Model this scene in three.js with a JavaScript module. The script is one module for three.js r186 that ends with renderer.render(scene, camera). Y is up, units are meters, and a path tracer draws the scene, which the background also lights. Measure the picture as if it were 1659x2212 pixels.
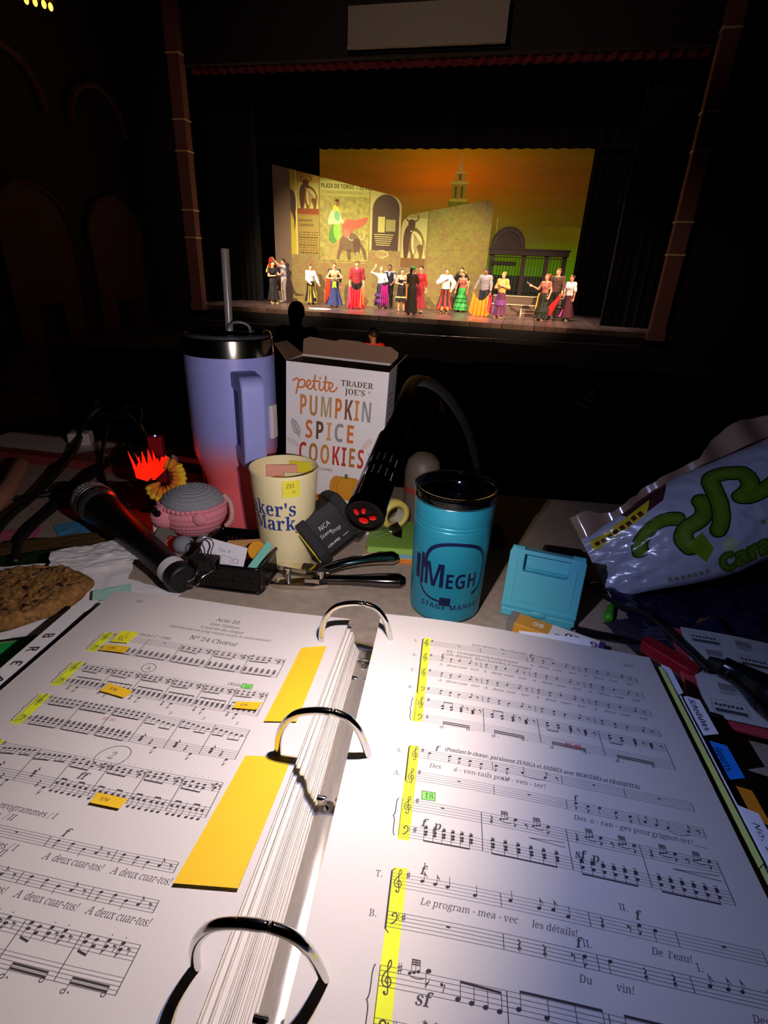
import * as THREE from 'three';
import { mergeGeometries, toCreasedNormals } from 'three/addons/utils/BufferGeometryUtils.js';
import { RoundedBoxGeometry } from 'three/addons/geometries/RoundedBoxGeometry.js';
import { ImprovedNoise } from 'three/addons/math/ImprovedNoise.js';

// ------------------------------------------------------------------ camera, exposure, stage lighting
const scene = new THREE.Scene();
scene.background = new THREE.Color(0x000000);
const renderer = new THREE.WebGLRenderer({ antialias: true });
renderer.toneMapping = THREE.LinearToneMapping;
renderer.toneMappingExposure = 1.0;
renderer.shadowMap.enabled = true;
const camera = new THREE.PerspectiveCamera(88.77, 1659 / 2212, 0.02, 200);   // wide phone lens, pitched down at the desk, rolled a little
camera.position.set(0, 1.07, 0);
camera.rotation.set(THREE.MathUtils.degToRad(-24.7), 0, THREE.MathUtils.degToRad(2.7), 'XYZ');

const V = (x, y, z) => new THREE.Vector3(x, y, z);
const D2R = Math.PI / 180;
// stage frame: a runs along the stage lip (to the right), b goes upstage, y is height above the stage floor
const STO = V(0.87, -0.41, -19.9), STE = V(0.9742, 0, 0.2258), STN = V(0.2258, 0, -0.9742), STR = -13.05 * D2R;
const st = (a, b, y = 0) => V(STO.x + a * STE.x + b * STN.x, STO.y + y, STO.z + a * STE.z + b * STN.z);

const LANTERNS = [];
function spot(a, b, y, ta, tb, ty, color, intensity, angle, penumbra, radius = 3) {
  const l = new THREE.SpotLight(color, intensity, 0, angle * D2R, penumbra, 2);
  l.position.copy(st(a, b, y)); l.target.position.copy(st(ta, tb, ty)); l.castShadow = true; l.shadow.radius = radius; l.shadow.mapSize.set(1024, 1024);
  scene.add(l, l.target); LANTERNS.push(l); return l;
}
// front-of-house positions: warm from house left, warm from house right, a straight-on wash; box booms in the wings
const STAGE_LAMPS = [
  [-6.5, -9.5, 6.6, -4.6, 4.6, 1.0, 0xffe4bc, 1150, 17],
  [7.2, -9.5, 6.6, 2.2, 4.4, 0.8, 0xffd8b0, 1250, 16],
  [0.6, -10.5, 7.4, -1.2, 4.6, 1.2, 0xfff0d0, 480, 17],
];
for (const [a, b, y, ta, tb, ty, c, i, ang] of STAGE_LAMPS) spot(a, b, y, ta, tb, ty, c, i, ang, 0.6, 4);
spot(-9.2, 0.8, 4.2, -4.6, 3.4, 0.8, 0xffb884, 110, 26, 0.8, 4);
spot(7.2, 3.4, 4.2, 3.2, 3.2, 0.8, 0xff9a70, 130, 26, 0.8, 4);
for (const a of [-4.6, -0.4, 3.8]) spot(a, 2.0, 8.4, a, 2.8, 0, 0xf6e2e4, 330, 34, 0.9, 5);   // lavender-white top light over the playing area
spot(-1.4, -10.5, 7.4, -4.2, 5.0, 3.5, 0xe6e070, 620, 9, 0.9, 4);                // projector throw, yellow on the poster wall
spot(1.7, -10.5, 7.4, 0.2, 6.1, 2.7, 0xbcec48, 620, 7, 1.0, 4);                  // green gel on the plaster wall
spot(0.1, -11.4, 7.6, 0, 0, 3.2, 0xffd8c4, 85, 52, 1, 5);                      // wide weak front wash that catches the proscenium pilasters
spot(-4.3, 1.57, 8.0, -4.3, 1.57, 0, 0xf4fbff, 16000, 3.3, 0.1, 1);            // tight white special straight down

// ------------------------------------------------------------------ helpers
function rng(seed) { let s = seed >>> 0; return () => { s = (s + 0x6d2b79f5) | 0; let t = Math.imul(s ^ (s >>> 15), 1 | s); t = (t + Math.imul(t ^ (t >>> 7), 61 | t)) ^ t; return ((t ^ (t >>> 14)) >>> 0) / 4294967296; }; }
const perlin = new ImprovedNoise();
const fbm = (x, y, z = 0, o = 4) => { let s = 0, a = 1, n = 0; for (let i = 0; i < o; i++) { s += a * perlin.noise(x, y, z + i * 7.3); n += a; a *= 0.5; x *= 2.03; y *= 2.03; z *= 2.03; } return s / n; };
const clamp = (x, a = 0, b = 1) => Math.min(b, Math.max(a, x)), lerp = (a, b, t) => a + (b - a) * t, smooth = (a, b, x) => { const t = clamp((x - a) / (b - a)); return t * t * (3 - 2 * t); };

const taken = new Map();
function numbered(name) { const n = taken.get(name) ?? 0; taken.set(name, n + 1); return n ? `${name}_${String(n).padStart(3, '0')}` : name; }
function thing(name, label, category, pos = [0, 0, 0], turn = 0, group) {
  const g = new THREE.Group(); g.name = numbered(name); g.position.set(...(pos.isVector3 ? pos.toArray() : pos)); g.rotation.y = turn;
  g.userData = { label, category }; if (group) g.userData.group = group; scene.add(g); return g;
}
function struct(name, parent = null) { const g = new THREE.Group(); g.name = name; g.userData = { kind: 'structure' }; (parent ?? scene).add(g); return g; }
function clean(g) { const o = g.index ? g.toNonIndexed() : g.clone(); for (const k of Object.keys(o.attributes)) if (!['position', 'normal', 'uv'].includes(k)) o.deleteAttribute(k); if (!o.attributes.uv) o.setAttribute('uv', new THREE.BufferAttribute(new Float32Array(o.attributes.position.count * 2), 2)); return o; }
function obj(name, geos, material, parent, label) {
  const list = Array.isArray(geos) ? geos : [geos];
  const g = list.length > 1 ? mergeGeometries(list.map(clean)) : list[0];
  const m = new THREE.Mesh(g, material); m.name = name; m.castShadow = m.receiveShadow = true;
  if (label) m.userData.label = label;
  (parent ?? scene).add(m); return m;
}
function solo(name, geos, material, label, category, pos, turn = 0, group) {
  const m = obj(numbered(name), geos, material, scene); if (pos) m.position.set(...(pos.isVector3 ? pos.toArray() : pos)); m.rotation.y = turn;
  m.userData = { label, category }; if (group) m.userData.group = group; return m;
}
const mat = (color, roughness = 0.6, metalness = 0, extra = {}) => new THREE.MeshStandardMaterial({ color, roughness, metalness, ...extra });
const phys = (color, roughness = 0.4, extra = {}) => new THREE.MeshPhysicalMaterial({ color, roughness, ...extra });
const box = (w, h, d, x = 0, y = 0, z = 0, r = 0, seg = 2) => { const m = Math.min(w, h, d); const g = r > 0 ? new RoundedBoxGeometry(w, h, d, seg, Math.min(r, m * 0.49)) : new THREE.BoxGeometry(w, h, d); return g.translate(x, y, z); };
const cyl = (r0, r1, h, x = 0, y = 0, z = 0, seg = 32, open = false) => new THREE.CylinderGeometry(r1, r0, h, seg, 1, open).translate(x, y + h / 2, z);
const lathe = (pts, seg = 64) => new THREE.LatheGeometry(pts.map(([r, y]) => new THREE.Vector2(r, y)), seg);
// grid surface from a function; closedU joins the first and last columns
function loft(fn, nu, nv, uvScale = [1, 1]) {
  const pos = [], uv = [], idx = [];
  for (let j = 0; j <= nv; j++) for (let i = 0; i <= nu; i++) { const p = fn(i / nu, j / nv); pos.push(p[0], p[1], p[2]); uv.push((i / nu) * uvScale[0], (j / nv) * uvScale[1]); }
  for (let j = 0; j < nv; j++) for (let i = 0; i < nu; i++) { const a = j * (nu + 1) + i, b = a + 1, c = a + nu + 1, d = c + 1; idx.push(a, b, d, a, d, c); }
  const g = new THREE.BufferGeometry(); g.setAttribute('position', new THREE.Float32BufferAttribute(pos, 3)); g.setAttribute('uv', new THREE.Float32BufferAttribute(uv, 2)); g.setIndex(idx); g.computeVertexNormals(); return g;
}
// a bent sheet with thickness th (downwards along -y): top carries the uv, underside and rim close it
function sheet(fn, nu, nv, th) {
  const top = loft(fn, nu, nv), under = loft((u, v) => { const p = fn(1 - u, v); return [p[0], p[1] - th, p[2]]; }, nu, nv);
  const rim = [];
  const edge = (f) => loft((u, v) => { const p = f(u); return [p[0], p[1] - th * v, p[2]]; }, Math.max(nu, nv), 1);
  rim.push(edge((t) => fn(1 - t, 0)), edge((t) => fn(t, 1)), edge((t) => fn(0, t)), edge((t) => fn(1, 1 - t)));
  return mergeGeometries([top, under, ...rim].map(clean));
}
// swept tube along points with radius r (number or function of t), round caps
function sweep(points, r, seg = 60, radial = 12, smoothCurve = true, flat = 1) {
  const pts = points.map((p) => (p.isVector3 ? p : V(...p)));
  const curve = smoothCurve ? new THREE.CatmullRomCurve3(pts, false, 'centripetal') : (() => { const c = new THREE.CurvePath(); for (let i = 1; i < pts.length; i++) c.add(new THREE.LineCurve3(pts[i - 1], pts[i])); return c; })();
  const R = typeof r === 'function' ? r : () => r;
  const P = curve.getSpacedPoints(seg), pos = [], idx = [], uv = [];
  let nrm = V(0, 1, 0); const T0 = P[1].clone().sub(P[0]).normalize(); if (Math.abs(T0.y) > 0.9) nrm = V(1, 0, 0); nrm.sub(T0.clone().multiplyScalar(nrm.dot(T0))).normalize();
  for (let i = 0; i <= seg; i++) {
    const T = P[Math.min(seg, i + 1)].clone().sub(P[Math.max(0, i - 1)]).normalize(); nrm.sub(T.clone().multiplyScalar(nrm.dot(T))).normalize(); const B = T.clone().cross(nrm), rr = R(i / seg);
    for (let k = 0; k <= radial; k++) { const a = (k / radial) * Math.PI * 2, c = Math.cos(a) * rr, s = Math.sin(a) * rr * flat; pos.push(P[i].x + nrm.x * c + B.x * s, P[i].y + nrm.y * c + B.y * s, P[i].z + nrm.z * c + B.z * s); uv.push(k / radial, i / seg); }
  }
  for (let i = 0; i < seg; i++) for (let k = 0; k < radial; k++) { const a = i * (radial + 1) + k, b = a + 1, c = a + radial + 1, d = c + 1; idx.push(a, b, d, a, d, c); }
  for (const [e, flip] of [[0, 0], [seg, 1]]) { const o = pos.length / 3, q = P[e]; pos.push(q.x, q.y, q.z); uv.push(0.5, e / seg); for (let k = 0; k < radial; k++) { const a = e * (radial + 1) + k; flip ? idx.push(o, a, a + 1) : idx.push(o, a + 1, a); } }
  const g = new THREE.BufferGeometry(); g.setAttribute('position', new THREE.Float32BufferAttribute(pos, 3)); g.setAttribute('uv', new THREE.Float32BufferAttribute(uv, 2)); g.setIndex(idx); g.computeVertexNormals(); return g;
}
function extrude(pts, depth, bevel = 0, holes = [], curveSegments = 12) {
  const s = pts instanceof THREE.Shape ? pts : new THREE.Shape(pts.map(([x, y]) => new THREE.Vector2(x, y)));
  for (const h of holes) s.holes.push(h instanceof THREE.Path ? h : new THREE.Path(h.map(([x, y]) => new THREE.Vector2(x, y))));
  return new THREE.ExtrudeGeometry(s, { depth, bevelEnabled: bevel > 0, bevelSize: bevel, bevelThickness: bevel, bevelSegments: 2, curveSegments });
}
function rshape(w, h, r, x0 = -w / 2, y0 = -h / 2) { const s = new THREE.Shape(); s.moveTo(x0 + r, y0); s.lineTo(x0 + w - r, y0); s.absarc(x0 + w - r, y0 + r, r, -Math.PI / 2, 0); s.lineTo(x0 + w, y0 + h - r); s.absarc(x0 + w - r, y0 + h - r, r, 0, Math.PI / 2); s.lineTo(x0 + r, y0 + h); s.absarc(x0 + r, y0 + h - r, r, Math.PI / 2, Math.PI); s.lineTo(x0, y0 + r); s.absarc(x0 + r, y0 + r, r, Math.PI, Math.PI * 1.5); return s; }
function planarUV(g, u0, v0, u1, v1) { const p = g.attributes.position, uv = new Float32Array(p.count * 2); for (let i = 0; i < p.count; i++) { uv[i * 2] = (p.getX(i) - u0) / (u1 - u0); uv[i * 2 + 1] = (p.getY(i) - v0) / (v1 - v0); } g.setAttribute('uv', new THREE.BufferAttribute(uv, 2)); return g; }
// surface nets on a signed distance function
function nets(sdf, mn, mx, cell) {
  const nx = Math.ceil((mx[0] - mn[0]) / cell) + 1, ny = Math.ceil((mx[1] - mn[1]) / cell) + 1, nz = Math.ceil((mx[2] - mn[2]) / cell) + 1, f = new Float32Array(nx * ny * nz), I = (i, j, k) => (k * ny + j) * nx + i;
  for (let k = 0; k < nz; k++) for (let j = 0; j < ny; j++) for (let i = 0; i < nx; i++) f[I(i, j, k)] = sdf(mn[0] + i * cell, mn[1] + j * cell, mn[2] + k * cell);
  const vid = new Int32Array(nx * ny * nz).fill(-1), pos = [], idx = [];
  for (let k = 0; k < nz - 1; k++) for (let j = 0; j < ny - 1; j++) for (let i = 0; i < nx - 1; i++) {
    let m = 0, x = 0, y = 0, z = 0, n = 0; const c = [];
    for (let q = 0; q < 8; q++) { c[q] = f[I(i + (q & 1), j + ((q >> 1) & 1), k + (q >> 2))]; if (c[q] < 0) m |= 1 << q; }
    if (m === 0 || m === 255) continue;
    for (let q = 0; q < 8; q++) for (const b of [1, 2, 4]) if (!(q & b) && (c[q] < 0) !== (c[q | b] < 0)) { const t = c[q] / (c[q] - c[q | b]); x += (q & 1) + (b === 1 ? t : 0); y += ((q >> 1) & 1) + (b === 2 ? t : 0); z += (q >> 2) + (b === 4 ? t : 0); n++; }
    vid[I(i, j, k)] = pos.length / 3; pos.push(mn[0] + (i + x / n) * cell, mn[1] + (j + y / n) * cell, mn[2] + (k + z / n) * cell);
  }
  const quad = (a, b, c, d, flip) => { if (a < 0 || b < 0 || c < 0 || d < 0) return; flip ? idx.push(a, c, b, a, d, c) : idx.push(a, b, c, a, c, d); };
  for (let k = 1; k < nz - 1; k++) for (let j = 1; j < ny - 1; j++) for (let i = 1; i < nx - 1; i++) {
    const s = f[I(i, j, k)] < 0;
    if (s !== f[I(i + 1, j, k)] < 0) quad(vid[I(i, j - 1, k - 1)], vid[I(i, j, k - 1)], vid[I(i, j, k)], vid[I(i, j - 1, k)], !s);
    if (s !== f[I(i, j + 1, k)] < 0) quad(vid[I(i - 1, j, k - 1)], vid[I(i - 1, j, k)], vid[I(i, j, k)], vid[I(i, j, k - 1)], !s);
    if (s !== f[I(i, j, k + 1)] < 0) quad(vid[I(i - 1, j - 1, k)], vid[I(i, j - 1, k)], vid[I(i, j, k)], vid[I(i - 1, j, k)], !s);
  }
  const g = new THREE.BufferGeometry(); g.setAttribute('position', new THREE.Float32BufferAttribute(pos, 3)); g.setIndex(idx); g.computeVertexNormals(); return g;
}
const smin = (a, b, k) => { const h = Math.max(k - Math.abs(a - b), 0) / k; return Math.min(a, b) - h * h * k * 0.25; };
// distance to a tapered capsule; s scales z so trunks can be flatter front to back
function cap(px, py, pz, a, b, ra, rb, s = 1) { const ax = a[0], ay = a[1], az = a[2] * s, dx = b[0] - ax, dy = b[1] - ay, dz = b[2] * s - az, qx = px - ax, qy = py - ay, qz = pz * s - az; const t = clamp((qx * dx + qy * dy + qz * dz) / (dx * dx + dy * dy + dz * dz + 1e-9)); return Math.hypot(qx - dx * t, qy - dy * t, qz - dz * t) - (ra + (rb - ra) * t); }
const ell = (px, py, pz, c, r) => { const x = (px - c[0]) / r[0], y = (py - c[1]) / r[1], z = (pz - c[2]) / r[2], l = Math.hypot(x, y, z); return (l - 1) * Math.min(r[0], r[1], r[2]); };

function canvasTex(w, h, draw, opts = {}) {
  const c = document.createElement('canvas'); c.width = w; c.height = h; const g = c.getContext('2d'); draw(g, w, h);
  const t = new THREE.CanvasTexture(c); if (opts.srgb !== false) t.colorSpace = THREE.SRGBColorSpace; t.wrapS = t.wrapT = opts.wrap ?? THREE.ClampToEdgeWrapping; t.anisotropy = 8; if (opts.repeat) t.repeat.set(...opts.repeat); return t;
}
// speckle over a canvas: fine grain so that flat print does not look computed
function grain(g, w, h, amount, seed = 1, size = 1) { const im = g.getImageData(0, 0, w, h), d = im.data, r = rng(seed); for (let y = 0; y < h; y += size) for (let x = 0; x < w; x += size) { const n = (r() - 0.5) * amount; for (let b = 0; b < size && y + b < h; b++) for (let a = 0; a < size && x + a < w; a++) { const i = ((y + b) * w + x + a) * 4; d[i] += n; d[i + 1] += n; d[i + 2] += n; } } g.putImageData(im, 0, 0); }
function noiseTex(n, fn, opts = {}) { const d = new Uint8Array(n * n * 4); for (let y = 0; y < n; y++) for (let x = 0; x < n; x++) { const c = fn(x / n, y / n), i = (y * n + x) * 4; if (Array.isArray(c)) { d[i] = clamp(c[0]) * 255; d[i + 1] = clamp(c[1]) * 255; d[i + 2] = clamp(c[2]) * 255; } else d[i] = d[i + 1] = d[i + 2] = clamp(c) * 255; d[i + 3] = 255; }
  const t = new THREE.DataTexture(d, n, n); t.magFilter = THREE.LinearFilter; t.minFilter = THREE.LinearMipmapLinearFilter; t.wrapS = t.wrapT = THREE.RepeatWrapping; if (opts.srgb) t.colorSpace = THREE.SRGBColorSpace; if (opts.repeat) t.repeat.set(...opts.repeat); t.needsUpdate = true; return t; }
const tileNoise = (x, y, f, o = 4, s = 0) => { const a = fbm(x * f, y * f, s, o), b = fbm((x - 1) * f, y * f, s, o), c = fbm(x * f, (y - 1) * f, s, o), d = fbm((x - 1) * f, (y - 1) * f, s, o); return lerp(lerp(a, b, x), lerp(c, d, x), y); };
// ------------------------------------------------------------------ the theatre
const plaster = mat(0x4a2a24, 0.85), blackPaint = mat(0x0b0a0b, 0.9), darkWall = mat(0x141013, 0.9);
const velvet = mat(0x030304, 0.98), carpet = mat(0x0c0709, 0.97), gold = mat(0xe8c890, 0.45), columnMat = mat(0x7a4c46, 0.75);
const stageWood = mat(0x8f7a70, 0.3, 0, { map: noiseTex(256, (x, y) => { const b = Math.floor(x * 12), n = tileNoise(x, y, 6, 4, b * 3.1), l = (x * 12) % 1 < 0.05 ? 0.55 : 1; const k = (0.62 + n * 0.35 + (b % 3) * 0.05) * l; return [k, k * 0.94, k * 0.9]; }, { srgb: true, repeat: [4, 4] }) });
{
  // floor: flat where the desk stands, raked down to the pit, then level up to the stage front
  const f = struct('floor');
  const pts = [[4, 0], [-1.4, 0], [-10.2, -1.42], [-26, -1.42]];
  const b = [];
  for (let i = 0; i < pts.length - 1; i++) { const [z0, y0] = pts[i], [z1, y1] = pts[i + 1], L = Math.hypot(z1 - z0, y1 - y0), a = Math.atan2(y1 - y0, z0 - z1); const bx = new THREE.BoxGeometry(34, 0.2, L); bx.rotateX(-a * -1); bx.translate(0, (y0 + y1) / 2 - 0.1, (z0 + z1) / 2); b.push(bx); }
  obj('carpet', b, carpet, f);
}
const stageFloor = struct('stage_floor'); stageFloor.position.copy(STO); stageFloor.rotation.y = STR;
obj('deck', box(17.6, 0.16, 13, -0.35, -0.08, -6.5), stageWood, stageFloor);
obj('apron_face', box(17.6, 0.92, 0.12, -0.35, -0.62, -0.06), blackPaint, stageFloor);
{
  const w = struct('wall_front'); w.position.copy(STO); w.rotation.y = STR;                         // proscenium wall beside and above the opening
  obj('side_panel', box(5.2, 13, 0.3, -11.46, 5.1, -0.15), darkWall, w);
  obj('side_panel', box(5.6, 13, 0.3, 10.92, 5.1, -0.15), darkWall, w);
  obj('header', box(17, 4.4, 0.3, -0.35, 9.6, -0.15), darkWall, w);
  for (const [a, name] of [[-8.62, 'trim_1'], [7.89, 'trim_2']]) {                                   // proscenium pilasters with gilt bands
    const c = struct(name); c.position.copy(st(a, -0.02)); c.rotation.y = STR;
    obj('pilaster', box(0.46, 9.4, 0.34, 0, 3.3 + 1.2, 0.1, 0.02), columnMat, c);
    for (const y of [2.3, 3.18, 4.96, 5.86, 7.64]) obj('band', box(0.5, 0.05, 0.4, 0, y, 0.1, 0.012), gold, c);
    obj('base', box(0.54, 0.3, 0.42, 0, -0.05, 0.1, 0.02), columnMat, c);
  }
  const left = struct('wall_left'); left.position.copy(st(-10.6, 0)); left.rotation.y = STR;
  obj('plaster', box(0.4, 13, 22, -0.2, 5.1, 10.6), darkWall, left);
  // red plaster bays with round-headed niches along the house-left wall
  for (let i = 0; i < 4; i++) {
    const z = 1.9 + i * 3.4, s = new THREE.Shape(); s.moveTo(-1.25, 0); s.lineTo(1.25, 0); s.lineTo(1.25, 3.0); s.absarc(0, 3.0, 1.25, 0, Math.PI); s.lineTo(-1.25, 0);
    const h = new THREE.Path(); h.moveTo(-0.5, 0.02); h.lineTo(-0.5, 1.15); h.lineTo(0.5, 1.15); h.lineTo(0.5, 0.02); h.lineTo(-0.5, 0.02); s.holes.push(h);
    const bay = extrude(s, 0.1, 0.02).rotateY(Math.PI / 2).translate(0.0, -1.0, z);
    obj('bay', bay, plaster, left);
    const arch = sweep(Array.from({ length: 15 }, (_, k) => [0.1, 2.0 + 1.32 * Math.sin((k / 14) * Math.PI), z + 1.32 * Math.cos((k / 14) * Math.PI)]), 0.08, 40, 8);
    obj('arch_moulding', arch, plaster, left);
    obj('arch_moulding', sweep(Array.from({ length: 15 }, (_, k) => [0.1, 5.2 + 1.2 * Math.sin((k / 14) * Math.PI), z + 1.2 * Math.cos((k / 14) * Math.PI)]), 0.1, 40, 8), plaster, left);
  }
  const right = struct('wall_right'); right.position.copy(st(10.8, 0)); right.rotation.y = STR;
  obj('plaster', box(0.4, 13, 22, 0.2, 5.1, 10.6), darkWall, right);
  for (const [y, z, L] of [[2.28, 1.2, 2.2], [4.98, 1.0, 1.6], [5.86, 1.6, 2.6], [7.64, 2.6, 3.4]]) obj('gilt_ledge', box(0.16, 0.06, L, -0.06, y, z + L / 2, 0.015), gold, right);
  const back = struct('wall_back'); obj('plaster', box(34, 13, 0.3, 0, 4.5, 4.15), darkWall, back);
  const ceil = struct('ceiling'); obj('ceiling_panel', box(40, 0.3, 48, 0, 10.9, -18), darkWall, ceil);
  const sb = struct('wall_stage'); sb.position.copy(STO); sb.rotation.y = STR;
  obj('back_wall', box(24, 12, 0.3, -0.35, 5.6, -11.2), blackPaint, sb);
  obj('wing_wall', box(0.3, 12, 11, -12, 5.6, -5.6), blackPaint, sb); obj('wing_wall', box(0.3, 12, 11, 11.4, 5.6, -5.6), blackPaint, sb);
  // a faint house fitting up in the left corner: a bar of warm bulbs
  const t = thing('ceiling_lantern', 'small warm lit lantern glowing high in the dark upper left corner', 'lantern', [-8.45, 6.18, -16]);
  const bulb = mat(0xffc070, 0.5, 0, { emissive: 0xffa040, emissiveIntensity: 3 });
  obj('frame', [box(0.9, 0.05, 0.3, -0.35, 0.36, 0, 0.01), box(0.03, 4.3, 0.03, -0.35, 2.5, 0)], blackPaint, t);
  for (const [x, y] of [[-0.5, 0.3], [-0.3, 0.27], [-0.1, 0.24], [0.05, 0.2]]) obj('bulb', new THREE.SphereGeometry(0.05, 16, 12).scale(1, 1.6, 1).translate(x, y, 0), bulb, t);
  const pl = new THREE.PointLight(0xffa050, 1.2, 0, 2); pl.position.set(-8.7, 6.3, -15.6); pl.castShadow = true; pl.shadow.radius = 3; scene.add(pl);
}
// black legs and borders masking the wings
function drape(label, a0, a1, b, y0, y1, folds, name = 'stage_curtain', m = velvet, group) {
  const W = a1 - a0, R = rng(Math.round(a0 * 100 + b * 10 + y0)), ph = R() * 6;
  const g = loft((u, v) => { const f = Math.sin(u * folds * Math.PI * 2 + ph + Math.sin(u * 9) * 0.8) * 0.09 * (0.6 + 0.4 * v) + Math.sin(u * folds * 4.7 + 1) * 0.03; return [u * W, y1 - v * (y1 - y0), f]; }, folds * 10, 10);
  const back = loft((u, v) => { const f = Math.sin((1 - u) * folds * Math.PI * 2 + ph + Math.sin((1 - u) * 9) * 0.8) * 0.09 * (0.6 + 0.4 * v) + Math.sin((1 - u) * folds * 4.7 + 1) * 0.03; return [(1 - u) * W, y1 - v * (y1 - y0), f - 0.02]; }, folds * 10, 10);
  return solo(name, [g, back], m, label, 'curtain', st(a0, b), STR, group);
}
drape('black velvet leg curtain hanging left of the poster wall on stage', -10.6, -8.0, 4.1, 0.0, 8.4, 9);
drape('black velvet leg curtain behind the left one, beside the sunset screen', -9.6, -6.62, 7.75, 0.0, 8.4, 10);
drape('black velvet leg curtain on the right of the stage, nearest the audience', 6.4, 9.8, 2.2, 0.0, 8.4, 12);
drape('black velvet leg curtain at the right edge of the sunset screen', 5.62, 8.6, 7.7, 0.0, 8.4, 10);
drape('wide black border curtain hanging above the sunset screen', -10.4, 9.6, 6.9, 6.32, 9.4, 40);
drape('dark red gathered valance above the stage opening', -8.3, 7.6, 0.35, 7.22, 9.4, 46, 'valance', mat(0x5a0a1c, 0.9));
{
  const t = thing('surtitle_panel', 'grey blank surtitle panel hanging above the stage', 'screen', st(-0.24, -0.45, 7.46), STR);
  obj('panel', box(4.66, 0.94, 0.08, 0, 0.53, 0, 0.01), mat(0x7a756b, 0.8), t);
  obj('bottom_batten', box(4.66, 0.045, 0.14, 0, 0.02, 0.05, 0.01), mat(0x7a756b, 0.8), t);
  for (const x of [-1.9, 1.9]) obj('cable', cyl(0.012, 0.012, 2.6, x, 1.0, 0, 8), blackPaint, t);
}
// rear-projection screen with the sunset sky and a tower
{
  const W = 12.23, H = 6.55, tw = 1400, th = 750;
  const tx = canvasTex(tw, th, (g) => {
    const col = (x, y) => {                                                       // rows of sky colour, streaked by cloud
      const n = fbm(x * 3.2, y * 11, 2.2, 4) * 0.10, yy = y + n * 0.5 + (x - 0.4) * 0.02;
      const stops = [[0, [104, 70, 4]], [0.1, [116, 66, 4]], [0.2, [122, 62, 4]], [0.3, [118, 70, 4]], [0.44, [112, 84, 4]], [0.56, [108, 96, 4]], [0.68, [96, 128, 6]], [0.78, [92, 150, 8]], [0.86, [70, 120, 14]], [0.92, [42, 66, 40]], [1, [20, 32, 26]]];
      let i = 0; while (i < stops.length - 2 && yy > stops[i + 1][0]) i++;
      const t = clamp((yy - stops[i][0]) / (stops[i + 1][0] - stops[i][0])), c = [0, 1, 2].map((k) => lerp(stops[i][1][k], stops[i + 1][1][k], t));
      const glow = Math.exp(-(((x - 0.5) / 0.2) ** 2) - (((y - 0.14) / 0.16) ** 2)), edge = 0.7 + 0.34 * Math.exp(-(((x - 0.48) / 0.3) ** 2)) - (y < 0.45 ? Math.max(0, x - 0.75) * 0.5 : 0), m = 1 + n * 1.2;
      return [(c[0] + glow * 44) * edge * m, (c[1] + glow * 12) * edge * m, c[2] * edge * m];
    };
    const im = g.createImageData(tw, th), d = im.data;
    for (let y = 0; y < th; y++) for (let x = 0; x < tw; x++) { const c = col(x / tw, y / th), i = (y * tw + x) * 4; d[i] = c[0]; d[i + 1] = c[1]; d[i + 2] = c[2]; d[i + 3] = 255; }
    g.putImageData(im, 0, 0);
    // bell tower in the projected view
    const X = (a) => ((a + 6.64) / W) * tw, Y = (y) => (1 - y / H) * th;
    const blk = (a0, a1, y0, y1, c) => { g.fillStyle = c; g.fillRect(X(a0), Y(y1), X(a1) - X(a0), Y(y0) - Y(y1)); };
    blk(-0.42, 0.5, 3.6, 4.5, '#5c4c0c'); blk(-0.36, 0.44, 4.5, 4.62, '#84701e'); blk(-0.3, 0.38, 4.6, 5.2, '#6e5414'); blk(-0.36, 0.44, 5.18, 5.3, '#866a22');
    blk(-0.16, -0.06, 4.66, 5.1, '#4a3208'); blk(0.12, 0.22, 4.66, 5.1, '#4a3208'); blk(-0.16, 0.26, 5.3, 5.62, '#785a1c'); blk(-0.02, 0.1, 5.34, 5.56, '#5a3008'); blk(-0.2, 0.3, 5.6, 5.66, '#8a6a28');
    g.fillStyle = '#806028'; g.beginPath(); g.ellipse(X(0.04), Y(5.8), 11, 18, 0, 0, 7); g.fill(); g.fillRect(X(0.0), Y(6.06), 9, 20); g.beginPath(); g.moveTo(X(0.0), Y(6.0)); g.lineTo(X(0.04), Y(6.42)); g.lineTo(X(0.08), Y(6.0)); g.fill();
    g.fillStyle = '#54460c'; for (const a of [-0.62, -0.5, 0.52]) g.fillRect(X(a), Y(4.25), 10, 60);
    g.fillStyle = 'rgba(190,200,90,.5)'; g.fillRect(X(1.9), Y(3.9), 3, 110);
    grain(g, tw, th, 14, 5, 2);
  });
  const t = thing('projection_screen', 'wide rear-projection screen showing an orange and green sunset with a tower', 'screen', st(-0.525, 8.0), STR);
  obj('screen', new THREE.PlaneGeometry(W, H).translate(0, H / 2, 0.03), new THREE.MeshStandardMaterial({ color: 0x0a0a0a, roughness: 0.9, emissive: 0xffffff, emissiveMap: tx, emissiveIntensity: 1.0 }), t);
  obj('frame', [box(W + 0.16, 0.1, 0.08, 0, H + 0.05, -0.02), box(0.08, H, 0.08, -W / 2 - 0.04, H / 2, -0.02), box(0.08, H, 0.08, W / 2 + 0.04, H / 2, -0.02)], blackPaint, t);
  const l = new THREE.RectAreaLight(0x9a7414, 0.25, W, H); l.position.copy(st(-0.525, 7.9, H / 2)); l.rotation.y = STR + Math.PI; scene.add(l); // faces the audience
  l.rotation.y = STR; l.lookAt(st(-0.525, 0, H / 2));
}
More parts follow.
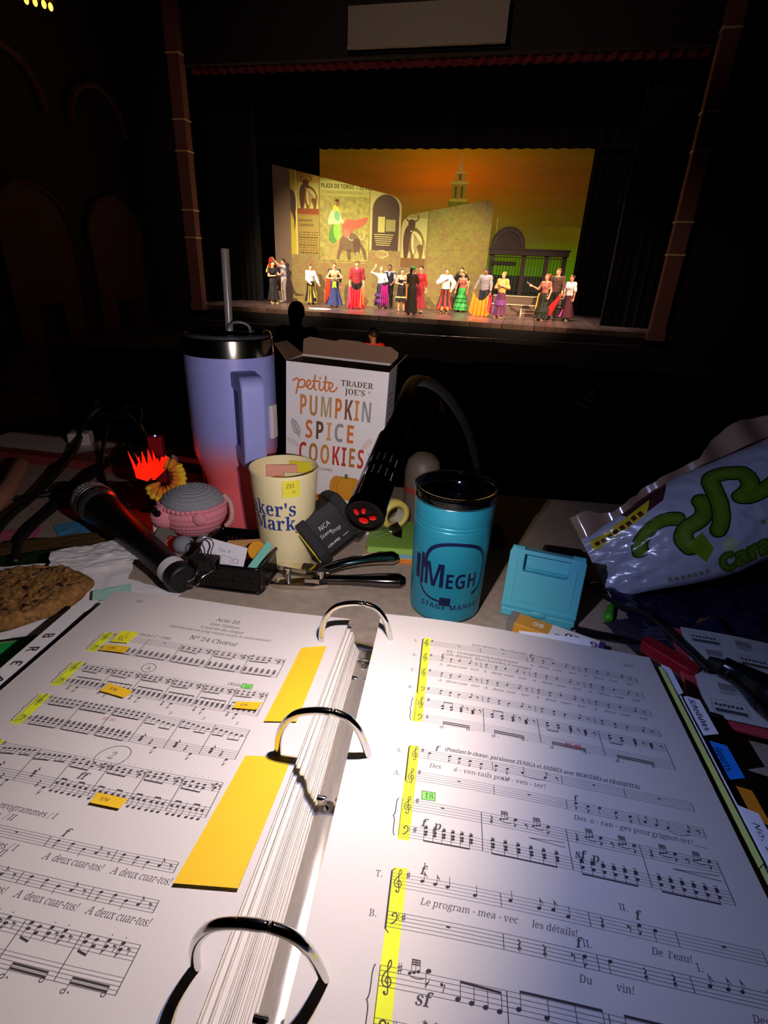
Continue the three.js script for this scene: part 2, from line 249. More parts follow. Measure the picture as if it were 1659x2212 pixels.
// the lanterns themselves: a can with a glowing lens behind each stage light, hung on bars out of the picture
for (const l of LANTERNS) {
  const t = thing('stage_lantern', 'black stage lantern hung high out of the picture, aimed at the stage', 'stage light', l.position, 0, 'stage lanterns hung out of the picture'), d = l.target.position.clone().sub(l.position).normalize();
  t.quaternion.setFromUnitVectors(V(0, 0, 1), d);
  obj('can', [new THREE.CylinderGeometry(0.11, 0.11, 0.34, 24, 1, true).rotateX(Math.PI / 2).translate(0, 0, -0.2), new THREE.CylinderGeometry(0.09, 0.11, 0.08, 24).rotateX(-Math.PI / 2).translate(0, 0, -0.41)], mat(0x0b0b0c, 0.6, 0, { side: THREE.DoubleSide }), t);
  obj('lens', new THREE.CircleGeometry(0.1, 24).translate(0, 0, -0.05), mat(0xffffff, 0.4, 0, { emissive: l.color, emissiveIntensity: 2 }), t); obj('yoke', new THREE.TorusGeometry(0.14, 0.012, 8, 24, Math.PI).translate(0, 0, -0.2), blackPaint, t);
}
// ------------------------------------------------------------------ the poster wall: two tall flats like an open book
function bullArt(g, x, y, w, h, dark, mid, light, flip = 1) {              // a loosely brushed standing bull, head turned to us
  g.save(); g.translate(x + w / 2, y + h / 2); g.scale((w / 200) * flip, h / 280);
  g.fillStyle = mid; g.beginPath(); g.moveTo(-74, 128); g.bezierCurveTo(-84, 60, -96, 0, -78, -60); g.bezierCurveTo(-66, -104, -20, -112, 8, -82); g.bezierCurveTo(50, -66, 86, -30, 84, 30); g.bezierCurveTo(84, 70, 74, 100, 72, 128); g.lineTo(48, 128); g.bezierCurveTo(50, 90, 44, 60, 30, 44); g.bezierCurveTo(18, 70, 8, 100, 6, 128); g.lineTo(-20, 128); g.bezierCurveTo(-18, 96, -24, 76, -34, 66); g.bezierCurveTo(-44, 90, -48, 110, -50, 128); g.fill();
  g.fillStyle = light; g.beginPath(); g.moveTo(-14, -60); g.bezierCurveTo(34, -58, 72, -20, 72, 24); g.bezierCurveTo(60, 34, 50, 20, 34, 30); g.bezierCurveTo(26, 44, 10, 80, 4, 96); g.bezierCurveTo(-22, 60, -30, 0, -14, -60); g.fill();
  g.fillStyle = dark; g.beginPath(); g.moveTo(-74, 128); g.bezierCurveTo(-86, 50, -98, -10, -76, -62); g.bezierCurveTo(-62, -96, -34, -100, -20, -80); g.bezierCurveTo(-34, -30, -40, 40, -50, 128); g.fill();
  g.beginPath(); g.moveTo(-52, -120); g.bezierCurveTo(-40, -136, -4, -136, 4, -118); g.bezierCurveTo(8, -96, -2, -66, -14, -52); g.bezierCurveTo(-20, -46, -32, -46, -36, -54); g.bezierCurveTo(-48, -70, -56, -100, -52, -120); g.fill();
  g.strokeStyle = dark; g.lineWidth = 8; g.lineCap = 'round'; g.beginPath(); g.moveTo(-48, -122); g.bezierCurveTo(-74, -124, -78, -144, -66, -158); g.moveTo(2, -120); g.bezierCurveTo(30, -124, 34, -146, 22, -158); g.stroke();
  g.fillStyle = light; g.beginPath(); g.ellipse(-25, -58, 8, 5, 0, 0, 7); g.fill();
  g.lineWidth = 3.5; for (let i = 0; i < 9; i++) { g.beginPath(); g.moveTo(-6 + i * 9, -44 + i * 8); g.bezierCurveTo(14 + i * 5, -14 + i * 6, -4 + i * 8, 20 + i * 3, 4 + i * 7, 52 + (i % 3) * 16); g.stroke(); }
  g.beginPath(); g.moveTo(82, 0); g.bezierCurveTo(100, 20, 92, 60, 98, 90); g.stroke(); g.restore();
}
function stone(g, w, h, seed) {                                           // weathered plaster print: olive and brown blotches, cracks
  const im = g.createImageData(w, h), d = im.data;
  for (let y = 0; y < h; y++) for (let x = 0; x < w; x++) {
    const n = fbm(x * 0.012, y * 0.012, seed, 4), m = fbm(x * 0.05, y * 0.05, seed + 9, 3), low = smooth(0.32, 0.68, 0.5 + n * 1.1 + m * 0.3), k = 1 + n * 0.3 + m * 0.2, i = (y * w + x) * 4;
    d[i] = lerp(136, 120, low) * k; d[i + 1] = lerp(124, 98, low) * k; d[i + 2] = lerp(66, 60, low) * k; d[i + 3] = 255;
  }
  g.putImageData(im, 0, 0);
  const R = rng(seed * 7 + 3); g.strokeStyle = 'rgba(70,55,20,.35)'; for (let i = 0; i < 26; i++) { g.lineWidth = 1 + R() * 1.5; g.beginPath(); let x = R() * w, y = R() * h; g.moveTo(x, y); for (let k = 0; k < 6; k++) { x += (R() - 0.5) * 70; y += (R() - 0.3) * 60; g.lineTo(x, y); } g.stroke(); }
}
const F1tex = canvasTex(1475, 1375, (g, w, h) => {
  const X = (s) => s * 250, Y = (y) => (5.5 - y) * 250, rect = (s0, s1, y0, y1, c) => { g.fillStyle = c; g.fillRect(X(s0), Y(y1), X(s1) - X(s0), Y(y0) - Y(y1)); };
  stone(g, w, h, 4);
  rect(0, 0.95, 0, 5.5, '#6a5848');                                         // unprinted end of the flat
  rect(0.95, 1.22, 2.0, 5.4, '#a89a28'); g.fillStyle = '#443430'; g.beginPath(); g.moveTo(X(0.95), Y(4.5)); g.bezierCurveTo(X(1.2), Y(4.5), X(1.24), Y(4.0), X(1.16), Y(3.6)); g.bezierCurveTo(X(1.2), Y(3.3), X(1.14), Y(3.0), X(1.08), Y(2.95)); g.bezierCurveTo(X(1.16), Y(3.3), X(1.06), Y(3.5), X(0.95), Y(3.7)); g.fill();
  rect(1.2, 1.24, 2.0, 5.3, '#d8ca80');
  rect(1.24, 2.22, 3.55, 5.2, '#94702a'); rect(1.27, 2.2, 3.62, 4.75, '#a6a45a'); rect(1.27, 2.2, 4.75, 5.1, '#a4822c'); bullArt(g, X(1.3), Y(4.9), X(2.2) - X(1.3), Y(3.7) - Y(4.9), '#4c2c14', '#6a4218', '#b4a868');
  rect(1.27, 2.2, 3.58, 3.8, '#7a3e18'); g.strokeStyle = '#5a3a10'; g.lineWidth = 5; g.beginPath(); g.moveTo(X(1.5), Y(4.98)); g.lineTo(X(1.64), Y(4.86)); g.lineTo(X(1.9), Y(5.05)); g.stroke();
  rect(1.24, 2.22, 2.05, 3.52, '#8a7838'); g.fillStyle = '#40300f'; g.font = 'bold 34px sans-serif'; g.fillText('GRANDES', X(1.3), Y(3.3)); g.fillText('CORRIDAS', X(1.3), Y(3.12));
  const R = rng(12); for (let r = 0; r < 9; r++) { let x = 1.3; while (x < 2.12) { const l = 0.04 + R() * 0.16; rect(x, Math.min(2.16, x + l), 2.86 - r * 0.1, 2.86 - r * 0.1 + 0.05, r % 3 === 2 ? '#4c3a12' : '#6a5420'); x += l + 0.03; } }
  rect(2.22, 4.42, 1.8, 4.96, '#9e9a58'); rect(2.26, 4.42, 4.52, 4.86, '#b4ae74');
  g.save(); g.fillStyle = '#4a4022'; g.font = 'bold 56px sans-serif'; g.translate(X(2.3), Y(4.6)); g.rotate(0.02); g.scale(0.8, 1); g.fillText('PLAZA DE TOROS', 0, 0); g.font = '40px serif'; g.fillText('en', 470, 0); g.font = 'bold 62px sans-serif'; g.fillText('SEVILLA', 520, 2); g.restore();
  g.fillStyle = '#6e5e30'; g.font = '22px serif'; g.fillText('CORRIDA EXTRAORDINARIA DE FERIA', X(2.5), Y(4.4));
  const im = g.getImageData(X(2.24), Y(4.3), 540, 640), d = im.data; for (let y = 0; y < 640; y++) for (let x = 0; x < 540; x++) { const n = fbm(x * 0.02, y * 0.02, 8, 4), m = fbm(x * 0.08, y * 0.08, 18, 3), k = 1 + n * 0.35 + m * 0.18, i = (y * 540 + x) * 4; d[i] = 138 * k; d[i + 1] = 130 * k; d[i + 2] = 68 * k; } g.putImageData(im, X(2.24), Y(4.3));
  // bullfighter and bull, loosely brushed
  const P = (s, y) => [X(s), Y(y)], poly = (c, pts) => { g.fillStyle = c; g.beginPath(); pts.forEach(([s, y], i) => (i ? g.lineTo(...P(s, y)) : g.moveTo(...P(s, y)))); g.fill(); };
  g.globalAlpha = 0.82; const blob = (c, pts) => { g.fillStyle = c; g.beginPath(); const Q = pts.map(([s, y]) => P(s, y)), n = Q.length; g.moveTo((Q[n - 1][0] + Q[0][0]) / 2, (Q[n - 1][1] + Q[0][1]) / 2); for (let i = 0; i < n; i++) { const q = Q[(i + 1) % n]; g.quadraticCurveTo(Q[i][0], Q[i][1], (Q[i][0] + q[0]) / 2, (Q[i][1] + q[1]) / 2); } g.fill(); };
  blob('#8a7a4a', [[2.58, 1.9], [2.66, 2.3], [2.72, 2.75], [2.92, 2.75], [2.88, 2.3], [2.72, 1.86]]); blob('#927c48', [[2.9, 1.9], [2.94, 2.4], [2.98, 2.8], [3.12, 2.75], [3.1, 2.3], [3.02, 1.88]]);
  blob('#3c7a2c', [[2.62, 2.66], [2.68, 3.0], [2.8, 3.22], [3.08, 3.22], [3.1, 2.8], [2.96, 2.52], [2.76, 2.5]]); blob('#7fae44', [[2.84, 2.9], [2.86, 3.36], [3.1, 3.42], [3.18, 3.0], [3.1, 2.62], [2.96, 2.62]]);
  blob('#9fb890', [[2.56, 3.2], [2.66, 3.62], [2.84, 3.86], [3.08, 3.86], [3.22, 3.5], [3.16, 3.22], [2.9, 3.26]]); blob('#5a9a6c', [[2.86, 3.66], [3.0, 3.8], [3.16, 3.62], [3.14, 3.38], [2.92, 3.4]]); blob('#c4ae2c', [[2.76, 3.8], [2.9, 4.0], [3.06, 3.9], [3.2, 3.62], [3.02, 3.76]]);
  blob('#9fb890', [[3.08, 3.6], [3.3, 3.4], [3.42, 3.3], [3.34, 3.2], [3.16, 3.36]]); g.fillStyle = '#7a4a26'; g.beginPath(); g.ellipse(...P(3.03, 4.04), 21, 30, 0.2, 0, 7); g.fill(); g.fillStyle = '#3c2614'; g.beginPath(); g.ellipse(...P(3.01, 4.14), 24, 15, -0.1, 0, 7); g.fill();
  blob('#5a4436', [[3.1, 2.3], [3.12, 2.66], [3.34, 2.92], [3.66, 2.98], [3.96, 2.82], [4.04, 2.5], [3.94, 2.2], [3.6, 2.16], [3.36, 2.2]]); blob('#5a4436', [[3.14, 2.5], [3.02, 2.16], [2.98, 1.86], [3.12, 1.84], [3.2, 2.14], [3.34, 2.34]]); blob('#503c30', [[3.44, 2.3], [3.46, 2.0], [3.52, 1.84], [3.64, 1.86], [3.62, 2.1], [3.66, 2.3]]); blob('#503c30', [[3.96, 2.5], [4.16, 2.2], [4.24, 1.9], [4.34, 1.88], [4.32, 2.2], [4.1, 2.56]]);
  blob('#4a362a', [[3.7, 2.66], [3.74, 2.4], [3.8, 2.12], [3.9, 1.98], [4.02, 2.1], [4.06, 2.4], [4.06, 2.68], [3.9, 2.76]]); blob('#a48e66', [[3.84, 2.14], [3.9, 2.0], [3.98, 2.06], [3.98, 2.18], [3.9, 2.22]]);
  blob('#a4483a', [[3.24, 2.9], [3.24, 3.3], [3.46, 3.48], [3.86, 3.4], [4.36, 3.62], [4.34, 3.36], [4.06, 3.14], [3.74, 3.08], [3.56, 2.8], [3.36, 2.72]]); blob('#b06a5c', [[3.3, 2.8], [3.3, 3.12], [3.56, 3.06], [3.6, 2.84], [3.44, 2.7]]);
  g.strokeStyle = '#cfc6a0'; g.lineWidth = 8; g.lineCap = 'round'; g.beginPath(); g.moveTo(...P(3.72, 2.66)); g.quadraticCurveTo(...P(3.52, 2.62), ...P(3.5, 2.8)); g.moveTo(...P(4.06, 2.68)); g.quadraticCurveTo(...P(4.24, 2.7), ...P(4.2, 2.9)); g.stroke(); g.globalAlpha = 1;
  g.strokeStyle = 'rgba(90,90,40,.6)'; for (let i = 0; i < 60; i++) { g.lineWidth = 2; const s = 2.3 + R() * 2, y = 1.86 + R() * 0.8; g.beginPath(); g.moveTo(...P(s, y)); g.lineTo(...P(s + (R() - 0.5) * 0.1, y + 0.15 * R())); g.stroke(); }
  g.strokeStyle = '#5a4a22'; g.lineWidth = 5; g.strokeRect(X(2.23), Y(4.96), X(4.42) - X(2.23), Y(1.8) - Y(4.96));
  // arched bill at the right end
  g.fillStyle = '#a49a66'; g.fillRect(X(4.44), Y(4.7), X(5.8) - X(4.44), Y(2.3) - Y(4.7)); g.fillStyle = '#46342a'; g.beginPath(); g.moveTo(X(4.55), Y(2.3)); g.lineTo(X(4.55), Y(3.85)); g.arc(X(5.13), Y(3.85), X(5.13) - X(4.55), Math.PI, 0); g.lineTo(X(5.71), Y(2.3)); g.fill();
  rect(4.8, 5.1, 3.0, 3.6, '#a8a060'); rect(5.14, 5.56, 3.05, 3.5, '#8a8450'); for (let i = 0; i < 6; i++) rect(4.64 + i * 0.02, 5.5 - i * 0.03, 2.9 - i * 0.08, 2.93 - i * 0.08, '#b0a468'); g.strokeStyle = '#b4a870'; g.lineWidth = 4; for (let i = 0; i < 5; i++) { g.beginPath(); g.ellipse(X(5.0 + i * 0.05), Y(2.15), 60 - i * 9, 40 - i * 5, 0, 0, 7); g.stroke(); }
  grain(g, w, h, 26, 3, 2);
});
const F2tex = canvasTex(1000, 1125, (g, w, h) => {
  const X = (s) => s * 250, Y = (y) => (4.5 - y) * 250, rect = (s0, s1, y0, y1, c) => { g.fillStyle = c; g.fillRect(X(s0), Y(y1), X(s1) - X(s0), Y(y0) - Y(y1)); };
  stone(g, w, h, 14);
  rect(0, 1.16, 1.66, 4.2, '#94864c'); rect(0.06, 1.12, 2.0, 3.6, '#aaa268'); bullArt(g, X(0.06), Y(3.6), X(1.12) - X(0.06), Y(1.9) - Y(3.6), '#4a3420', '#66522a', '#bcb47c'); rect(0.04, 1.14, 1.66, 2.05, '#6a4c24');
  rect(0, 1.14, 0.9, 1.6, '#766640'); g.strokeStyle = '#c8b880'; g.lineWidth = 5; g.beginPath(); g.arc(X(0.6), Y(1.0), 120, Math.PI, 0); g.stroke(); rect(1.16, 1.19, 0, 4.2, '#5c4e24');
  g.strokeStyle = 'rgba(70,70,24,.5)'; g.lineWidth = 3; g.beginPath(); g.moveTo(X(1.2), Y(2.4)); g.lineTo(X(3.9), Y(2.5)); g.moveTo(X(2.2), Y(2.9)); g.lineTo(X(3), Y(2.85)); g.arc(X(2.4), Y(3.5), 60, 2.6, 5.2); g.stroke();
  grain(g, w, h, 26, 9, 2);
});
function flat(name, label, a, b, deg, shape, tex, W, H) {
  const t = thing(name, label, 'scenery', st(a, b), STR + deg * D2R);
  const front = planarUV(new THREE.ShapeGeometry(shape, 24), 0, 0, W, H);
  obj('printed_face', front.translate(0, 0, 0.002), new THREE.MeshStandardMaterial({ map: tex, roughness: 0.85 }), t);
  obj('panel', extrude(shape, 0.1).translate(0, 0, -0.1), mat(0x6a5a48, 0.9), t);
  obj('brace', [box(0.08, 3, 0.08, 1.2, 1.5, -0.16), box(0.08, 3, 0.08, 2.8, 1.5, -0.16), box(W * 0.6, 0.1, 0.08, W * 0.45, 2, -0.16)], mat(0x3a2c20, 0.9), t);
}
{
  const s1 = new THREE.Shape(); s1.moveTo(0.2, 0); s1.lineTo(5.8, 0); s1.lineTo(5.8, 3.95); s1.quadraticCurveTo(5.78, 4.3, 5.3, 4.42); s1.lineTo(0.2, 5.38); s1.lineTo(0.2, 0);
  flat('poster_wall', 'tall yellow scenery wall printed with bullfight posters, sloping down to the right', -7.74, 4.62, 8.14, s1, F1tex, 5.9, 5.5);
  const s2 = new THREE.Shape(); s2.moveTo(0, 0); s2.lineTo(3.86, 0); s2.lineTo(3.94, 4.05); s2.quadraticCurveTo(3.94, 4.42, 3.55, 4.4); s2.lineTo(0.55, 3.76); s2.quadraticCurveTo(0.02, 3.66, 0, 3.1); s2.lineTo(0, 0);
  flat('plaster_wall', 'yellow-green plaster scenery wall with one bull poster, sloping up to the right', -2.0, 5.46, 16.3, s2, F2tex, 4.0, 4.5);
}
{ // dark arched set building behind, with pillars, cornice and iron bars
  const t = thing('set_building', 'dark arched set building with pillars and iron bars in front of the screen', 'scenery', st(0, 7.0), STR);
  const dk = mat(0x2c2224, 0.9), s = new THREE.Shape(); s.moveTo(1.84, 2.4); s.lineTo(3.28, 2.4); s.lineTo(3.28, 2.74); s.absarc(2.56, 2.74, 0.72, 0, Math.PI); s.lineTo(1.84, 2.4);
  obj('arch', extrude(s, 0.2, 0.02), dk, t);
  obj('arch_ring', sweep(Array.from({ length: 17 }, (_, k) => [2.56 + 0.6 * Math.cos((k / 16) * Math.PI), 2.72 + 0.6 * Math.sin((k / 16) * Math.PI), 0.23]), 0.05, 50, 8), mat(0x3a3032, 0.9), t);
  obj('cornice', [box(3.4, 0.24, 0.5, 3.5, 2.48, 0.1, 0.02), box(3.5, 0.06, 0.6, 3.5, 2.6, 0.1, 0.01)], dk, t);
  for (const a of [1.92, 3.32, 4.3, 5.05]) obj('pillar', box(0.2, 2.4, 0.2, a, 1.2, 0.1, 0.02), dk, t);
  obj('lintel', box(1.05, 0.16, 0.3, 2.5, 2.02, 0.2, 0.02), mat(0x120e0e, 0.9), t);
  for (let i = 0; i < 22; i++) { const a = 2.06 + i * 0.135; if (Math.abs(a - 3.32) < 0.12 || Math.abs(a - 4.3) < 0.12) continue; obj('bar', cyl(0.012, 0.012, 2.3, a, 0.02, 0.1, 8), mat(0x141012, 0.8), t); }
  obj('rail', [box(3.0, 0.04, 0.04, 3.5, 2.28, 0.1), box(3.0, 0.04, 0.04, 3.5, 0.9, 0.1)], mat(0x141012, 0.8), t);
  obj('dado', box(3.2, 1.3, 0.06, 3.5, 0.9, -0.02), mat(0x1c2414, 0.9), t);
  const p = thing('stage_platform', 'brown stepped platform in front of the dark arched set building', 'platform', st(0, 7.0), STR);
  const cc = mat(0x6a5644, 0.8), nose = mat(0xd8c2a4, 0.7);
  obj('upper_step', box(2.9, 0.74, 0.9, 3.7, 0.37, 0.75, 0.01), cc, p); obj('lower_step', box(3.3, 0.42, 0.7, 3.5, 0.21, 1.55, 0.01), cc, p);
  obj('nosing', box(2.9, 0.035, 0.05, 3.7, 0.735, 1.2), nose, p); obj('nosing', box(3.3, 0.035, 0.05, 3.5, 0.415, 1.9), nose, p);
  const q = thing('stage_steps', 'small pale-edged stair unit in front of the brown platform', 'steps', st(3.86, 4.5), STR);
  for (let i = 0; i < 2; i++) { obj('tread', box(0.62, 0.13, 0.5 - i * 0.22, 0, 0.065 + i * 0.13, -0.25 - i * 0.11, 0.006), cc, q); obj('nosing', box(0.62, 0.02, 0.03, 0, 0.125 + i * 0.13, -i * 0.22), nose, q); }
  obj('side_board', box(0.05, 0.28, 0.5, -0.335, 0.14, -0.25), nose, q);
}
{ // orchestra pit rail
  const t = thing('pit_rail', 'thin metal rail along the orchestra pit below the stage', 'railing', st(0, -3.0), STR);
  const chrome = mat(0xb8b0a8, 0.25, 0.9);
  obj('rail', sweep([[-7, -0.26, 0], [0, -0.25, 0], [7, -0.13, 0]], 0.022, 40, 10), chrome, t);
  obj('pit_wall', box(15, 0.7, 0.08, 0, -0.66, -0.05), blackPaint, t);
  for (let i = 0; i < 8; i++) obj('post', cyl(0.018, 0.018, 0.2, -6.6 + i * 1.9, -0.42 + i * 0.012, 0, 10), blackPaint, t);
}
{ // rows of theatre seats running down the rake
  const up = mat(0x1a0a0e, 0.95), fr = mat(0x0c0a0a, 0.6), seat0 = thing('theatre_seat', 'dark upholstered theatre seat in the rows facing the stage', 'seat', [0, 0, 0], 0, 'rows of dark theatre seats');
  obj('seat_back', box(0.5, 0.52, 0.08, 0, 0.64, 0.0, 0.035).rotateX(0.0), up, seat0); obj('seat', box(0.46, 0.1, 0.42, 0, 0.42, -0.22, 0.035), up, seat0);
  for (const s of [-1, 1]) { obj('armrest', box(0.05, 0.04, 0.34, s * 0.27, 0.62, -0.16, 0.015), fr, seat0); obj('leg', box(0.04, 0.62, 0.28, s * 0.27, 0.31, -0.12, 0.01), fr, seat0); }
  let n = 0; const floorY = (z) => (z > -1.4 ? 0 : z > -10.2 ? (z + 1.4) * (1.42 / 8.8) : -1.42);
  for (let r = 0; r < 9; r++) for (let k = 0; k < 15; k++) {
    const z = -2.6 - r * 1.0, x = (k - 7) * 0.62 + (r % 2) * 0.31 + r * 0.1; if (Math.abs(x) > 1.2 + r * 0.75 || Math.hypot(x + 1.04, z + 6.1) < 0.75 || Math.hypot(x + 0.35, z + 10) < 0.9) continue;
    const s = n++ ? seat0.clone() : seat0; if (n > 1) { s.name = numbered('theatre_seat'); s.userData = { ...seat0.userData }; scene.add(s); } s.position.set(x, floorY(z - 0.1) + 0.005, z);
  }
}
// ------------------------------------------------------------------ people: one continuous body each, clothes, hair and props as parts
const HEAD = nets((x, y, z) => {
  let d = ell(x, y, z, [0, 0.022, -0.012], [0.074, 0.092, 0.091]); d = smin(d, ell(x, y, z, [0, -0.045, 0.02], [0.055, 0.064, 0.062]), 0.04); d = smin(d, ell(x, y, z, [0, -0.09, 0.045], [0.022, 0.018, 0.02]), 0.025);
  d = smin(d, cap(x, y, z, [0, 0.012, 0.079], [0, -0.026, 0.1], 0.008, 0.013), 0.014); d = smin(d, ell(x, y, z, [0, -0.058, 0.076], [0.024, 0.011, 0.012]), 0.01);
  const ax = Math.abs(x); d = smin(d, ell(ax, y, z, [0.077, -0.004, -0.008], [0.01, 0.031, 0.02]), 0.008); d = Math.max(d, -(Math.hypot(ax - 0.031, (y - 0.006) * 1.2, z - 0.094) - 0.017)); d = smin(d, ell(ax, y, z, [0.031, 0.004, 0.071], [0.016, 0.013, 0.014]), 0.004);
  return smin(d, cap(x, y, z, [0, -0.06, -0.02], [0, -0.16, -0.03], 0.05, 0.052), 0.03);
}, [-0.11, -0.17, -0.13], [0.11, 0.14, 0.13], 0.0075);
const HAND = nets((x, y, z) => {                                             // wrist at the origin, fingers along -y, palm towards +z, thumb towards +x
  let d = cap(x, y, z, [0, 0.02, 0], [0, -0.03, 0], 0.022, 0.026, 1.3); d = smin(d, ell(x, y, z, [0, -0.058, 0], [0.039, 0.046, 0.017]), 0.02);
  const F = [[0.029, 0.064], [0.01, 0.074], [-0.01, 0.068], [-0.028, 0.052]]; let f = 1;
  for (const [fx, L] of F) { const a = [fx * 0.95, -0.088, 0], b = [fx * 1.12, -0.088 - L * 0.5, 0.008], c = [fx * 1.15, -0.088 - L * 0.8, 0.028]; f = Math.min(f, Math.min(cap(x, y, z, a, b, 0.0088, 0.0082), cap(x, y, z, b, c, 0.0082, 0.0068))); }
  d = smin(d, f, 0.008); const t = Math.min(cap(x, y, z, [0.03, -0.04, 0.006], [0.058, -0.066, 0.018], 0.012, 0.0098), cap(x, y, z, [0.058, -0.066, 0.018], [0.062, -0.098, 0.026], 0.0098, 0.0078)); return smin(d, t, 0.012);
}, [-0.06, -0.19, -0.04], [0.09, 0.04, 0.06], 0.0048);
const HANDM = (() => { const g = HAND.clone(); g.scale(-1, 1, 1); const i = g.index.array; for (let k = 0; k < i.length; k += 3) { const t = i[k]; i[k] = i[k + 1]; i[k + 1] = t; } g.computeVertexNormals(); return g; })();
const EYE = new THREE.SphereGeometry(0.0085, 10, 8), eyeMat = mat(0x120c0a, 0.3);
const v3 = (a) => V(...a), add = (a, b, k = 1) => [a[0] + b[0] * k, a[1] + b[1] * k, a[2] + b[2] * k], unit = (a) => { const l = Math.hypot(...a); return a.map((x) => x / l); };
// skirt hung from the waist: pleats deepen to the hem
function skirtGeo(y0, y1, r0, r1, pleats, amp, pow = 1.2, ph = 0, sx = 1, sway = [0, 0]) {
  return loft((u, v) => { const a = u * Math.PI * 2, k = Math.pow(v, pow), r = Math.max(lerp(r0, r1, k), lerp(r0, 0.178, smooth(0, 0.11, v))) + amp * k * (Math.sin(a * pleats + ph) + 0.35 * Math.sin(a * (pleats * 2 + 1) + ph * 2)); return [Math.sin(a) * r * sx + sway[0] * k, lerp(y0, y1, v) + amp * 0.25 * k * Math.sin(a * pleats + 1), Math.cos(a) * r * lerp(0.74, 0.9, k) + sway[1] * k]; }, 96, 14);
}
function frill(y, h, r, pleats, amp, ph = 0, sx = 1, sz = 0.86) { return loft((u, v) => { const a = u * Math.PI * 2, rr = r + v * 0.035 + amp * v * Math.sin(a * pleats + ph); return [Math.sin(a) * rr * sx, y - h * v + 0.008 * v * Math.sin(a * pleats * 0.5), Math.cos(a) * rr * sz]; }, 140, 4); }
function figure(o) {
  const sc = o.h / 1.7, t = thing('person', o.label, 'person', o.at, o.turn, o.group); t.scale.setScalar(sc);
  const w = o.man ? 1 : 0, sh = o.man ? 0.185 : 0.16, hipx = 0.088, S = { p: [sh, 1.385, -0.01], n: [-sh, 1.385, -0.01] }, arm = { p: o.armP ?? [[0.25, -1, 0.02], [0.05, -1, 0.25]], n: o.armN ?? [[-0.25, -1, 0.02], [-0.05, -1, 0.25]] };
  const J = {}; for (const s of ['p', 'n']) { const e = add(S[s], unit(arm[s][0]), 0.28), h = add(e, unit(arm[s][1]), 0.25); J[s] = [S[s], e, h]; }
  const legs = o.legs ?? [[[0.088, 0.93, 0], [0.1, 0.5, 0.03], [0.105, 0.075, -0.01]], [[-0.088, 0.93, 0], [-0.1, 0.5, 0.03], [-0.105, 0.075, -0.01]]];
  const torso = (x, y, z, f) => { let d = cap(x, y, z, [0, 1.3, 0], [0, 1.08, 0.005], 0.135 + w * 0.03 + f, 0.108 + w * 0.024 + f, 1.38); d = smin(d, cap(x, y, z, [0, 1.05, 0], [0, 0.95, 0], 0.108 + w * 0.02 + f, 0.142 + f, 1.32), 0.07); d = smin(d, cap(x, y, z, S.p, S.n, 0.062 + f, 0.062 + f, 1.15), 0.06); if (!o.man) for (const s of [-1, 1]) d = smin(d, ell(x, y, z, [s * 0.065, 1.255, 0.075], [0.06 + f, 0.06 + f, 0.05 + f]), 0.04); return d; };
  const armD = (x, y, z, f, upto = 2, s) => { const [a, b, c] = J[s]; let d = cap(x, y, z, a, b, 0.05 + w * 0.008 + f, 0.04 + w * 0.005 + f); if (upto > 1) d = smin(d, cap(x, y, z, b, c, 0.04 + w * 0.005 + f, 0.028 + w * 0.003 + f * 0.9), 0.02); return d; };
  const legD = (x, y, z, f) => { let d = 9; for (const [a, b, c] of legs) { d = Math.min(d, smin(cap(x, y, z, a, b, 0.088 + f, 0.058 + f), cap(x, y, z, b, c, 0.056 + f, 0.04 + f), 0.03)); } return d; };
  const all = [...J.p, ...J.n], lo = [-0.3, 0.0, -0.25], hi = [0.3, 1.52, 0.25]; for (const p of all) for (let k = 0; k < 3; k++) { lo[k] = Math.min(lo[k], p[k] - 0.1); hi[k] = Math.max(hi[k], p[k] + 0.1); }
  for (const l of legs) for (const p of l) for (let k = 0; k < 3; k++) { lo[k] = Math.min(lo[k], p[k] - 0.12); hi[k] = Math.max(hi[k], p[k] + 0.12); }
  const skinM = o.skinMat ?? mat(o.skin ?? 0xd9a07e, 0.6);
  const bodyParts = [nets((x, y, z) => { let d = torso(x, y, z, 0); d = smin(d, cap(x, y, z, [0, 1.4, -0.015], [0, 1.5, -0.005], 0.056, 0.05), 0.04); d = smin(d, armD(x, y, z, 0, 2, 'p'), 0.035); d = smin(d, armD(x, y, z, 0, 2, 'n'), 0.035); d = smin(d, legD(x, y, z, 0), 0.05); for (const [, , c] of legs) d = smin(d, cap(x, y, z, [c[0], 0.04, c[2]], [c[0] * 1.15, 0.026, c[2] + 0.15], 0.036, 0.026), 0.03); return d; }, lo, hi, 0.022)];
  const ht = o.head ?? [0, 0, 0], hm = new THREE.Matrix4().makeRotationFromEuler(new THREE.Euler(ht[0], ht[1], ht[2], 'YXZ')).setPosition(0, 1.586, 0.012);
  bodyParts.push(HEAD.clone().applyMatrix4(hm));
  for (const s of ['p', 'n']) { const d = v3(J[s][2]).sub(v3(J[s][1])).normalize(), q = new THREE.Quaternion().setFromUnitVectors(V(0, -1, 0), d), m = new THREE.Matrix4().compose(v3(J[s][2]), q, V(1, 1, 1)); bodyParts.push((s === 'p' ? HANDM : HAND).clone().applyMatrix4(m)); }
  obj('body', bodyParts, skinM, t);
  const face = (x, y, z) => V(x, y, z).applyMatrix4(hm);
  for (const s of [-1, 1]) { const p = face(s * 0.031, 0.004, 0.08); obj('eye', EYE.clone().translate(p.x, p.y, p.z), eyeMat, t); }
  { const p = face(0, -0.059, 0.084); obj('mouth', new THREE.SphereGeometry(0.01, 10, 6).scale(1.9, 0.55, 0.7).applyMatrix4(new THREE.Matrix4().extractRotation(hm)).translate(p.x, p.y, p.z), mat(o.lips ?? 0x8c3a32, 0.5), t); }
